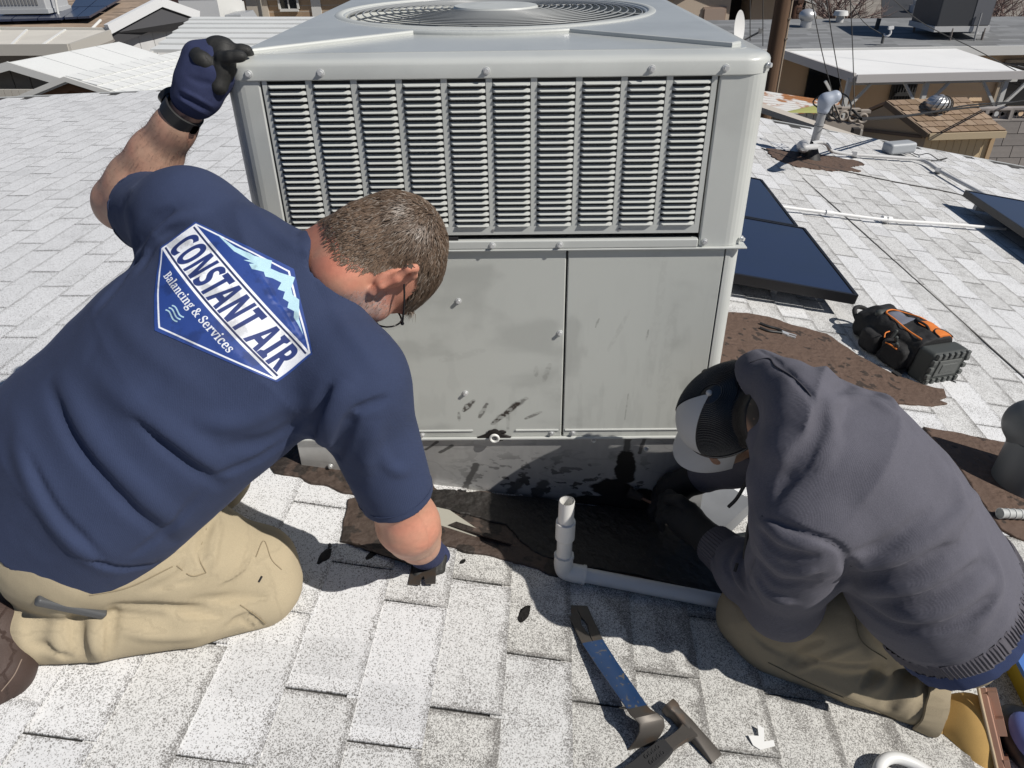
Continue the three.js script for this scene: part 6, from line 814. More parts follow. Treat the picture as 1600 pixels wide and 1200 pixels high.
{
  const t = thing('pliers', 'pliers with black handles lying on the brown tar patch', 'pliers'); const blk = std(.014, .014, .015, .5);
  mesh('handle', tube([[0.9502,3.4485,-2.5959], [0.9786,3.4434,-2.578], [1.0143,3.4371,-2.5678], [1.0327,3.4337,-2.5524]], .006, 12, 8), blk, t); mesh('handle', tube([[0.9385,3.4502,-2.555], [0.9666,3.4451,-2.5375], [1.0026,3.4388,-2.538], [1.0234,3.4352,-2.5392]], .006, 12, 8), blk, t);
  mesh('jaws', [bar([1.0224,3.4354,-2.5441], [1.0463,3.4311,-2.5306], .018, .008), bar([1.0472,3.4311,-2.5412], [1.0767,3.4258,-2.5294], .006, .006), bar([1.0388,3.4323,-2.5232], [1.0682,3.4271,-2.5115], .006, .006)], steel, t);
}
// ---------- backpack ----------
{
  const t = thing('backpack', 'black and orange tool backpack with a grey rubber base lying on the tar patch', 'backpack');
  const O = V([1.4711,3.3367,-2.3006]), Wd = V([1.6798,3.3012,-2.4043]).sub(O).normalize(), N = RN.clone(), Zd = Wd.clone().cross(N).normalize(); t.applyMatrix4(frameM(Wd.toArray(), N.toArray(), Zd.toArray(), O.toArray()));
  const fab = new THREE.MeshPhysicalMaterial({ map: clothMap(.013, .013, .014, .25, [8, 8], .4), bumpMap: weave([10, 10]), bumpScale: .0008, roughness: .8 }), rub = std(.045, .05, .048, .65), rubL = std(.085, .09, .086, .6), org = new THREE.MeshPhysicalMaterial({ map: clothMap(.62, .17, .025, .1, [8, 8], .2), roughness: .8, sheen: .3 }), net = std(.14, .15, .19, .9), orgP = std(.75, .22, .04, .7);
  mesh('base', [rbox(.205, .130, .075, .016, .108, .068, -.036, 4)], rub, t);
  const face = []; for (let k = 0; k < 6; k++) { const x = .024 + k * .034; face.push(rbox(.020, .022, .014, .004, x, .122, .002), rbox(.020, .022, .014, .004, x, .016, .002)); } for (let k = 0; k < 3; k++) { face.push(rbox(.022, .018, .014, .004, .014, .04 + k * .03, .002), rbox(.022, .018, .014, .004, .202, .04 + k * .03, .002)); }
  mesh('tread_block', face, rubL, t); mesh('base_plate', [rbox(.13, .068, .008, .006, .108, .069, .002), rbox(.09, .04, .010, .006, .108, .069, .004)], rubL, t);
  const S = new Sdf(.03), rb = (c, h, r, k) => S.add(p => { const x = Math.abs(p[0] - c[0]) - h[0] + r, y = Math.abs(p[1] - c[1]) - h[1] + r, z = Math.abs(p[2] - c[2]) - h[2] + r; return Math.hypot(Math.max(x, 0), Math.max(y, 0), Math.max(z, 0)) + Math.min(Math.max(x, y, z), 0) - r; }, k); rb([.108, .075, -.16], [.10, .068, .13], .035, .04); rb([.112, .066, -.29], [.092, .058, .10], .045, .05); rb([.12, .10, -.30], [.06, .05, .07], .035, .03); rb([.13, .105, -.14], [.06, .048, .085], .03, .03); rb([.0, .055, -.14], [.035, .045, .055], .02, .012); rb([.0, .05, -.25], [.032, .04, .045], .02, .012); S.wob(17, .010, 2).wob(60, .0022, 4); S.cut(p => -p[1] + .002).cut(p => p[2] + .07);
  mesh('main_bag', S.geo([-.06, -.01, -.43], [.26, .2, -.05], .006), fab, t);
  const top = (x, z) => { let y = .25; for (let k = 0; k < 60 && S.at([x, y, z]) > .001; k++) y -= Math.min(.01, Math.max(.001, S.at([x, y, z]) * .8)); return y; };
  const sheet = (x0, x1, z0, z1, up, f) => { const nx = 12, nz = 12, pos = [], idx = []; for (let i = 0; i <= nx; i++) for (let j = 0; j <= nz; j++) { let u = i / nx, v = j / nz; const [xx, zz] = f ? f(u, v) : [mix(x0, x1, u), mix(z0, z1, v)]; pos.push(xx, top(xx, zz) + up * Math.min(1, 6 * Math.min(u, 1 - u, v, 1 - v)), zz); } for (let i = 0; i < nx; i++) for (let j = 0; j < nz; j++) { const a = i * (nz + 1) + j; idx.push(a, a + 1, a + nz + 2, a, a + nz + 2, a + nz + 1); } const g = new THREE.BufferGeometry(); g.setAttribute('position', new THREE.BufferAttribute(new Float32Array(pos), 3)); g.setIndex(idx); g.computeVertexNormals(); return metreUV(g); };
  mesh('orange_panel', sheet(.105, .205, -.180, -.066, .005), org, t); mesh('mesh_pocket', sheet(.045, .12, -.275, -.195, .005), net, t);
  const line = (pts, w, m, nm) => mesh(nm, tube(pts.map(([x, z]) => [x, top(x, z) + .004, z]), w, pts.length * 5, 6), m, t);
  line([[.03, -.09], [.03, -.15], [.035, -.22], [.055, -.28], [.10, -.288], [.135, -.25], [.15, -.2], [.2, -.19]], .003, orgP, 'piping'); line([[.10, -.072], [.105, -.10], [.14, -.118], [.175, -.10], [.185, -.072]], .003, fab, 'piping'); line([[.102, -.068], [.104, -.13], [.108, -.185], [.13, -.195]], .0045, fab, 'piping');
  mesh('side_pocket', [rbox(.03, .06, .06, .012, -.018, .055, -.15, 3), rbox(.026, .05, .05, .012, -.014, .05, -.25, 3)], fab, t);
  for (const [x, y, z, r] of [[-.012, .10, -.15, .5], [.0, .105, -.18, -.3], [-.02, .09, -.13, .8]]) mesh('tool_handle', [new THREE.CapsuleGeometry(.007, .05, 4, 10).rotateZ(r).translate(x, y, z)], rub, t);
  mesh('pocket_trim', [tube([[-.034, .088, -.175], [-.034, .09, -.15], [-.034, .088, -.122]], .0026, 10, 6), tube([[-.03, .10, -.19], [-.02, .112, -.20], [0, .118, -.2]], .0024, 10, 6)], orgP, t);
  mesh('carry_handle', tube([[.06, .05, -.37], [.07, .085, -.42], [.11, .09, -.435], [.15, .08, -.42], [.16, .05, -.37]], .009, 20, 8), fab, t);
  mesh('roll_handle', new THREE.CapsuleGeometry(.017, .06, 6, 14).rotateZ(1.57).translate(.08, .135, -.30), rub, t);
  mesh('shoulder_strap', [ribbon('', [[.04, .03, -.10], [-.01, .02, -.08], [-.05, .008, -.07], [-.085, .006, -.05], [-.115, .005, -.03]], V(.3, 0, 1).normalize(), [.022, .022, .024, .024, .020], .004, fab), rbox(.026, .01, .03, .003, -.05, .014, -.07)], fab, t); mesh('strap_end', ribbon('', [[.17, .006, .0], [.18, .005, .02], [.19, .004, .035]], V(1, 0, -.3).normalize(), .016, .003, fab), fab, t);
}
// ---------- solar panels, conduits, vents ----------
const cellTex = tex(512, 512, (u, v, i, j) => { const a = pn(u, v, 4, 4), l = (j % 16 < 1) ? .012 : 0, g = hash(i, j, 3) * .006; return [.012 + l + g, .021 + l * 1.3 + g, .050 + l * 2 + g + .01 * a]; }, [2, 2]);
const pvM = new THREE.MeshPhysicalMaterial({ map: cellTex, roughness: .35, clearcoat: .6, clearcoatRoughness: .12 }), pvFrame = std(.014, .014, .016, .4);
function solarPanel(label, c0, c1, t0, t1, h) {
  const t = thing('solar_panel', label, 'solar panel'), Q = (c, tt, z) => rpa(c, tt, z), up = RN.clone().multiplyScalar(-.004).toArray();
  mesh('glass', prism([Q(c0 + .012, t0 + .012, h), Q(c1 - .012, t0 + .012, h), Q(c1 - .012, t1 - .012, h), Q(c0 + .012, t1 - .012, h)], up), pvM, t);
  mesh('frame', [[c0, t0, c1, t0], [c1, t0, c1, t1], [c1, t1, c0, t1], [c0, t1, c0, t0]].map(([a, b, c, d]) => bar(Q(a, b, h - .018), Q(c, d, h - .018), .014, .042, RN)), pvFrame, t);
  mesh('rail', [t0 + .15, t1 - .15].map(k => bar(Q(c0 + .02, k, h - .06), Q(c1 - .12, k, h - .06), .035, .04, RN)), std(.4, .4, .4, .5), t);
  mesh('foot', [c0 + .3, c1 - .28].flatMap(c => [t0 + .15, t1 - .15].map(k => bar(Q(c, k, 0), Q(c, k, h - .045), .03, .03, V(0, 0, 1)))), std(.4, .4, .4, .5), t);
}
solarPanel('near dark blue solar panel showing behind the air conditioner, ending above the tar patch', -.45, 1.232, 2.868, 3.662, .115);
solarPanel('second dark blue solar panel beyond the near one, mostly hidden by the air conditioner', -.45, 1.2, 3.682, 4.476, .115);
solarPanel('dark blue solar panel at the right edge of the roof', 2.755, 4.4, 3.45, 5.118, .13);
const pipeG = std(.50, .50, .50, .5), pipeW = std(.72, .72, .71, .5);
{ const t = thing('conduit', 'long white electrical conduit crossing the roof between the solar panels', 'conduit'); mesh('pipe', tube([[1.1706,3.443,-4.2797], [1.4167,3.3991,-4.1941], [1.856,3.3228,-4.2349], [2.1901,3.2648,-4.2778], [2.6625,3.1835,-4.4118], [3.1009,3.1079,-4.5146]], .0105, 40, 8), pipeW, t); for (const q of [rod([2.1891,3.2651,-4.2938], [2.2503,3.2545,-4.305], .019), rod([1.8137,3.3301,-4.2263], [1.863,3.3215,-4.2326], .016)]) mesh('coupling', q, pipeW, t); mesh('strap', [bar([2.2382,3.2219,-4.3292], [2.2069,3.2669,-4.2826], .03, .03)], pipeG, t); }
{ const t = thing('conduit', 'grey electrical conduit curving from the gooseneck towards the right solar panel', 'conduit'); mesh('pipe', tube([[2.0672,3.4609,-5.2962], [2.1766,3.4331,-5.4394], [2.346,3.3461,-5.7074], [2.4588,3.2578,-5.859], [2.6011,3.2137,-5.9456], [3.1137,3.126,-6.1395], [3.3708,3.0818,-6.2151], [3.3737,3.0782,-5.8913], [3.3957,3.0793,-5.3593], [3.4072,3.0763,-5.2489]], .014, 60, 8), pipeG, t); for (const q of [bar([2.7464,3.1497,-6.0857], [2.6829,3.2096,-5.9581], .04, .03), bar([3.4193,3.0313,-5.9992], [3.3523,3.092,-5.8974], .04, .03)]) mesh('strap', q, pipeG, t); }
{ const t = thing('pipe_vent', 'grey conduit boot with a cone base beside the tall mast', 'vent'); mesh('cone', [rod([2.3246,3.2235,-6.0966], [2.0785,3.3904,-5.4512], .065, .022, 16), rod([2.0974,3.3775,-5.5008], [1.946,3.4803,-5.1037], .02)], pipeG, t); mesh('elbow', tube([[1.9649,3.4674,-5.1533], [1.9176,3.4995,-5.0292], [1.9488,3.4992,-5.0456], [2.0504,3.4726,-5.1633]], .02, 14, 8), pipeG, t); }
{ const t = thing('service_mast', 'tall galvanised pipe mast with a hooded weatherhead at the far roof edge', 'mast'); const b = V([2.2404,3.2346,-5.7149]), u = V(.075, 1, 0).normalize(), at = s => b.clone().addScaledVector(u, s).toArray(); const gm = new THREE.MeshStandardMaterial({ map: tex(128, 256, (u, v) => { const a = pn(u, v, 6, 4), d = .42 + .25 * (a - .5), k = sstep(.42, .2, v + .2 * (a - .5)); return [mix(d, .03, k), mix(d, .028, k), mix(d, .026, k)]; }), metalness: .5, roughness: .5 });
  mesh('pipe', rod(at(0), at(.40), .030, .030, 16), gm, t); mesh('flashing_boot', rod(at(0), at(.09), .085, .036, 16), std(.02, .018, .017, .6), t); mesh('collar', [rod(at(.25), at(.262), .035), rod(at(.34), at(.375), .037)], gm, t);
  const hd = new Sdf(.02); hd.cone(at(.37), at(.43), .045, .052, .02).cone(at(.43), [at(.45)[0] + .06, at(.45)[1] + .005, at(.45)[2]], .052, .046, .02); hd.cut(p => v3.dot(v3.sub(p, [at(.43)[0] + .08, at(.43)[1] - .02, at(.43)[2]]), [.8, -.6, 0])); const [x, y] = bounds([at(.38), at(.45)], .15); mesh('weatherhead', hd.geo(x, y, .008), std(.36, .40, .47, .45), t);
  const e = at(.44); mesh('cable', [tube([[e[0] + .06, e[1] - .03, e[2]], [2.4513,3.4894,-5.8168], [2.3933,3.5314,-5.8424], [2.3413,3.5543,-5.9151], [2.2882,3.5946,-5.9987], [2.346,3.6764,-5.9326], [2.4475,3.6825,-5.8197], [2.4493,3.6346,-5.6718], [2.3941,3.5977,-5.53], [2.4256,3.5965,-5.4116]], .006, 60, 5), tube([[e[0] + .05, e[1] - .03, e[2]], [2.4146,3.5117,-5.8894], [2.3903,3.5412,-5.9075], [2.425,3.5699,-5.9259]], .006, 16, 5)], std(.01, .01, .01, .7), t); }
{ const c = std(.010, .010, .011, .7); const w = (l, r, lab) => tag(mesh('service_cable', tube(l, r, 60, 6), c), lab, 'cable'); w([[2.4256,3.5965,-5.4116], [3.0858,3.421,-6.2537], [4.6715,3.0193,-8.3814], [7.1892,2.4149,-11.5735], [11.8499,1.4904,-16.9511]], .011, 'thick black service cable running right from the mast, upper strand'); w([[2.4129,3.6287,-5.5496], [2.394,3.6045,-5.4163], [2.7096,3.5109,-5.8335], [3.8438,3.2139,-7.3133], [5.4907,2.8402,-9.4592], [8.9489,2.0236,-13.7098], [12.8857,1.2298,-17.9805]], .009, 'black service cable twisting below the thick strand from the mast'); }
{ const t = thing('roof_vent', 'large grey sheet metal vent with a slanted hood at the right edge of the roof', 'vent'); const g = std(.085, .09, .095, .5), b = V([1.5184,3.3231,-1.7397]); mesh('duct', [rod(b.toArray(), b.clone().add(V(.02, .15, -.02)).toArray(), .085, .08, 28)], g, t); const hd = new Sdf(.01); const c = b.clone().add(V(.05, .165, -.03)).toArray(); hd.cone(b.clone().add(V(.02, .10, -.02)).toArray(), [c[0] - .03, c[1] + .01, c[2]], .080, .078, .02).cone([c[0] - .055, c[1] + .035, c[2] - .02], [c[0] + .10, c[1] - .05, c[2] + .04], .075, .085, .01); hd.cut(p => -(Math.hypot(p[0] - c[0] - .12, p[1] - c[1] + .06, p[2] - c[2] - .05) - .075)); const [x, y] = bounds([c], .22); mesh('hood', hd.geo(x, y, .007), g, t); mesh('base_flange', rod(b.toArray(), b.clone().add(V(0, .012, 0)).toArray(), .13, .12, 24), brownDark, t); }
{ const t = thing('pipe_stub', 'grey ribbed hose end at the right edge behind the hooded man', 'pipe'); mesh('hose', rod([1.3414,3.3824,-1.5608], [1.5239,3.3507,-1.5836], .014, .014, 14), std(.42, .43, .42, .6), t); const r = []; for (let k = 0; k < 9; k++) { const a = lerp3([1.3414,3.3824,-1.5608], [1.5239,3.3507,-1.5836], k / 9), b = lerp3([1.3414,3.3824,-1.5608], [1.5239,3.3507,-1.5836], k / 9 + .03); r.push(rod(a, b, .0155, .0155, 14)); } mesh('ring', r, std(.45, .46, .45, .6), t); }
{ const t = thing('blue_pad', 'blue kneeling board with a yellow edge at the right edge of the roof', 'board'); mesh('top', prism([[1.0508,3.4736,-1.0762], [1.1385,3.4586,-1.1124], [1.1369,3.4572,-0.9381], [1.0278,3.4759,-0.897]], [0, -.012, 0]), std(.06, .16, .46, .6), t); mesh('edge', prism([[1.0626,3.4586,-1.0884], [1.1513,3.4435,-1.1249], [1.1497,3.4421,-0.9486], [1.0394,3.461,-0.9071]], [0, -.055, 0]), std(.42, .30, .015, .6), t); }
{ const t = thing('knee_pad', 'black and blue knee pad beside the brown boot sole', 'knee pad'); const a = V([0.9874,3.4375,-0.8475]); const s = new Sdf(.02); s.ell(a.toArray(), [.055, .035, .08]); const [x, y] = bounds([a.toArray()], .1); mesh('shell', s.geo(x, y, .006), std(.012, .013, .016, .45), t); const b = a.clone().add(V(-.005, .02, .01)); const s2 = new Sdf(.02); s2.ell(b.toArray(), [.04, .028, .06]); const [x2, y2] = bounds([b.toArray()], .08); mesh('pad', s2.geo(x2, y2, .006), std(.10, .14, .38, .6), t); }
{ const t = thing('hand_tool', 'white curved handle of a tool at the bottom edge', 'tool'); mesh('handle', tube([[0.6294,3.4989,-0.7321], [0.645,3.4985,-0.7639], [0.6644,3.4973,-0.779], [0.6873,3.4933,-0.7837], [0.7133,3.4867,-0.7779], [0.7421,3.4795,-0.7604], [0.7627,3.4757,-0.7414]], .011, 40, 10), std(.72, .72, .70, .4), t); }
{ const t = thing('junction_box', 'small grey cable box lying at the far roof edge with thin loose wires', 'box'); mesh('case', [rbox(.26, .09, .13, .025, 0, 0, 0, 3)].map(g => { g.rotateY(.25); return g.translate(...[3.2689,3.1317,-6.4369]); }), std(.36, .38, .40, .5), t); mesh('port', [-.035, .03].map(k => new THREE.CylinderGeometry(.024, .024, .02, 12).rotateZ(1.57).translate(...v3.add([3.414,3.0974,-6.5442], [0, .0, k]))), std(.03, .03, .03, .6), t); mesh('wire', [tube([[3.424,3.0658,-6.5598], [3.523,3.0286,-6.5708], [3.5266,3.0766,-6.4296], [3.7013,2.9969,-6.5155], [3.7363,3.0205,-6.4878], [3.5499,3.0221,-6.3881]], .004, 40, 5), tube([[3.3832,3.0727,-6.5349], [3.4825,3.0343,-6.4267], [3.6779,3.0198,-6.3914]], .003, 30, 5)], std(.03, .03, .03, .6), t); }
{ const t = thing('cable_run', 'thin black cable running down the shingles from the mast patch', 'cable'); mesh('wire', tube([[1.8736,3.3091,-5.7609], [1.9715,3.2932,-5.6695], [2.1435,3.2616,-5.5138], [2.4205,3.2107,-5.4649], [2.7887,3.1438,-5.404], [3.1698,3.077,-5.3748], [3.275,3.0582,-5.3395]], .006, 60, 5), std(.03, .028, .027, .7), t); }
{ const t = thing('course_trim', 'dark lifted shingle edge running down the roof right of the backpack', 'shingle edge'); const l = []; for (const [a, b] of [[[1.683,5.1628], [1.8573,2.4977]]]) { for (let i = 0; i < 26; i++) { const p = lerp3(a, b, i / 26), q = lerp3(a, b, (i + 1) / 26); l.push(bar(rpa(p[0] + .003 * hash(i, 1, 1), p[1], .006), rpa(q[0] + .003 * hash(i, 2, 1), q[1], .006), .006, .008, RN)); } } mesh('edge', l, std(.14, .135, .125, .9), t); }


// ---------- neighbourhood ----------
const down = (p, y = 0) => [p[0], y, p[2]];
const wallG = (a, b, y0 = 0, t = 0.12) => { const d = V(b).sub(V(a)); d.y = 0; d.normalize(); return prism([a, b, down(b, y0), down(a, y0)], [d.z * t, 0, -d.x * t]); };
const quadP = (a, b, c, d, u, v) => lerp3(lerp3(a, b, u), lerp3(d, c, u), v);     // bilinear over a quad
const winM = new THREE.MeshPhysicalMaterial({ color: new THREE.Color().setRGB(.012, .014, .017), roughness: .12, clearcoat: .5 });
const roofTex = (r, g, b, va, rep) => tex(256, 256, (u, v, i, j) => { const row = Math.floor(v * 16), x = Math.floor(u * 12 + (row % 2) * .5 + .3 * hash(row, 1, 1)); const d = 1 + va * (hash(x % 12, row, 3) - .5) * 2 + .15 * (hash(i, j, 4) - .5) - (v * 16 - row < .12 ? .25 : 0); return [r * d, g * d, b * d]; }, rep);
const flatTex = (r, g, b, va = .2, rep = [.5, .5]) => tex(256, 256, (u, v, i, j) => { const d = 1 + va * (pn(u, v, 5, 5) - .5) * 2 + .08 * (hash(i, j, 4) - .5); return [r * d, g * d, b * d]; }, rep);
const M = (t, rough = .9) => new THREE.MeshStandardMaterial({ map: t, roughness: rough, side: THREE.DoubleSide });
const whiteRoof = M(flatTex(.66, .67, .66, .06)), whiteTrim = std(.62, .62, .60, .7), stucco = M(flatTex(.50, .40, .29, .08)), dark = std(.02, .019, .018, .9);
// tabs laid over a quad (a, b along the eave side, d, c along the ridge side)
function tabField(a, b, c, d, nu, nv, m, name, parent, keep) {
  const g = [], n = V(b).sub(V(a)).cross(V(d).sub(V(a))).normalize(); if (n.y < 0) n.negate(); const T = n.clone().multiplyScalar(-.015).toArray(), up = n.clone().multiplyScalar(.02);
  for (let j = 0; j < nv; j++) for (let i = -1; i < nu; i++) { const o = (j % 2) * .5, u0 = clamp((i + o + .03) / nu, 0, 1), u1 = clamp((i + o + .97) / nu, 0, 1); if (u1 - u0 < .004) continue; const q = [quadP(a, b, c, d, u0, j / nv), quadP(a, b, c, d, u1, j / nv), quadP(a, b, c, d, u1, (j + 1.1) / nv), quadP(a, b, c, d, u0, (j + 1.1) / nv)].map((p, k) => [p[0] + up.x * (k < 2 ? 1 : .3), p[1] + up.y * (k < 2 ? 1 : .3), p[2] + up.z * (k < 2 ? 1 : .3)]); g.push(prism(q, T)); }
  const o = mesh(name, g, m, parent); o.userData.kind = 'stuff'; return o;
}
// ---- left: white shingled wing with an open gable
{
  const t = thing('white_gable_wing', 'low white shingled roof wing with an open brown timber gable beyond the left roof edge', 'building');
  const A = [-4.5921,3.5291,-8], R = [-3.8867,3.2852,-8], L = [-5.9191,3.0908,-8], Bk = [-4.1419,3.4878,-10.2]; const dv = v3.sub(Bk, A), R2 = v3.add(R, dv), Rx = v3.add(R, v3.mul(v3.sub(R, A), 1.6)), Rx2 = v3.add(Rx, dv), L2 = v3.add(L, dv);
  mesh('roof', [prism([A, Bk, Rx2, Rx], [0, -.06, 0]), prism([A, L, L2, Bk], [0, -.06, 0])], whiteRoof, t);
  tabField(Rx, Rx2, Bk, A, 13, 13, whiteRoof, 'roof_tab', t);
  const z = [0, 0, .03], rake = (p, q, h, off, m, nm) => mesh(nm, prism([[p[0], p[1] - off, p[2] + .02], [q[0], q[1] - off, q[2] + .02], [q[0], q[1] - off - h, q[2] + .02], [p[0], p[1] - off - h, p[2] + .02]], z), m, t);
  const wood = M(flatTex(.16, .085, .045, .5, [1, 4])); rake(A, Rx, .05, -.01, whiteTrim, 'fascia'); rake(A, L, .05, -.01, whiteTrim, 'fascia');
  const in_ = (p, k) => [p[0], p[1] - .045, p[2] - .01 + k]; mesh('rafter', [prism([in_(A, 0), in_(Rx, 0), v3.add(in_(Rx, 0), [0, -.09, 0]), v3.add(in_(A, 0), [0, -.09, 0])], [0, 0, -.05])], wood, t); mesh('rafter', [prism([in_(A, 0), in_(L, 0), v3.add(in_(L, 0), [0, -.09, 0]), v3.add(in_(A, 0), [0, -.09, 0])], [0, 0, -.05])], wood, t); mesh('rafter', prism([v3.add(in_(A, -.12), [0, -.08, 0]), v3.add(in_(L, -.12), [0, -.1, 0]), v3.add(in_(L, -.12), [0, -.16, 0]), v3.add(in_(A, -.12), [0, -.14, 0])], [0, 0, -.05]), wood, t);
  mesh('gable_wall', prism([v3.add(A, [0, -.1, -.5]), v3.add(Rx, [0, -.1, -.5]), down(v3.add(Rx, [0, 0, -.5])), down(v3.add(L, [0, 0, -.5])), v3.add(L, [0, -.1, -.5])], [0, 0, -.1]), std(.10, .095, .085, .9), t);
}
{
  const t = thing('white_sheet_roof', 'smooth white panel roof with grey gable boards at the left edge of the photo', 'building');
  const A = [-6.4107,3.393,-10], Bk = [-6.0373,3.3504,-12.2], R = [-5.6924,3.1573,-10], L = [-7.0753,3.2423,-10], dv = v3.sub(Bk, A), Rx = v3.add(A, v3.mul(v3.sub(R, A), 1.9)), Rx2 = v3.add(Rx, dv), L2 = v3.add(L, dv);
  const pan = []; for (let i = 0; i < 4; i++) for (let j = 0; j < 2; j++) { const q = (u, v) => quadP(A, Bk, Rx2, Rx, u, v); const a = i / 4 + .004, b = (i + 1) / 4 - .004, c = j / 2 + .006, d = (j + 1) / 2 - .006; mesh('roof_panel', prism([q(a, c), q(b, c), q(b, d), q(a, d)], [0, -.03, 0]), whiteRoof, t); }
  mesh('underlay', [prism([A, Bk, Rx2, Rx].map(p => v3.add(p, [0, -.012, 0])), [0, -.04, 0]), prism([A, L, L2, Bk], [0, -.04, 0])], std(.35, .35, .34, .9), t);
  mesh('fascia', [prism([A, Rx, v3.add(Rx, [0, -.10, 0]), v3.add(A, [0, -.10, 0])].map(p => v3.add(p, [0, .01, .02])), [0, 0, .03]), prism([A, L, v3.add(L, [0, -.10, 0]), v3.add(A, [0, -.10, 0])].map(p => v3.add(p, [0, .01, .02])), [0, 0, .03])], whiteTrim, t);
  const bd = M(flatTex(.20, .185, .165, .25, [.4, 2])); for (let i = 0; i < 9; i++) { const u0 = i / 9, u1 = (i + .95) / 9, top = u => { const p = lerp3(L, Rx, u); const k = (p[0] - A[0]) / (Rx[0] - A[0]), kl = (p[0] - A[0]) / (L[0] - A[0]); return [p[0], k > 0 ? mix(A[1], Rx[1], k) : mix(A[1], L[1], kl), p[2] - .3]; }; const a = top(u0), b = top(u1); a[1] -= .08; b[1] -= .08; mesh('gable_board', prism([a, b, down(b, 2.2), down(a, 2.2)], [0, 0, -.04]), bd, t); }
}
{ const t = thing('board_fence', 'sunlit pale board fence below the grey gable at the left edge', 'fence'); const a = [-6.4213,3.2102,-9.2], b = [-5.6469,3.2012,-9.2]; for (let i = 0; i < 9; i++) { const p = lerp3(a, b, i / 9), q = lerp3(a, b, (i + .94) / 9); mesh('board', prism([p, q, down(q), down(p)], [0, 0, -.03]), std(.46, .43, .38, .9), t); } }
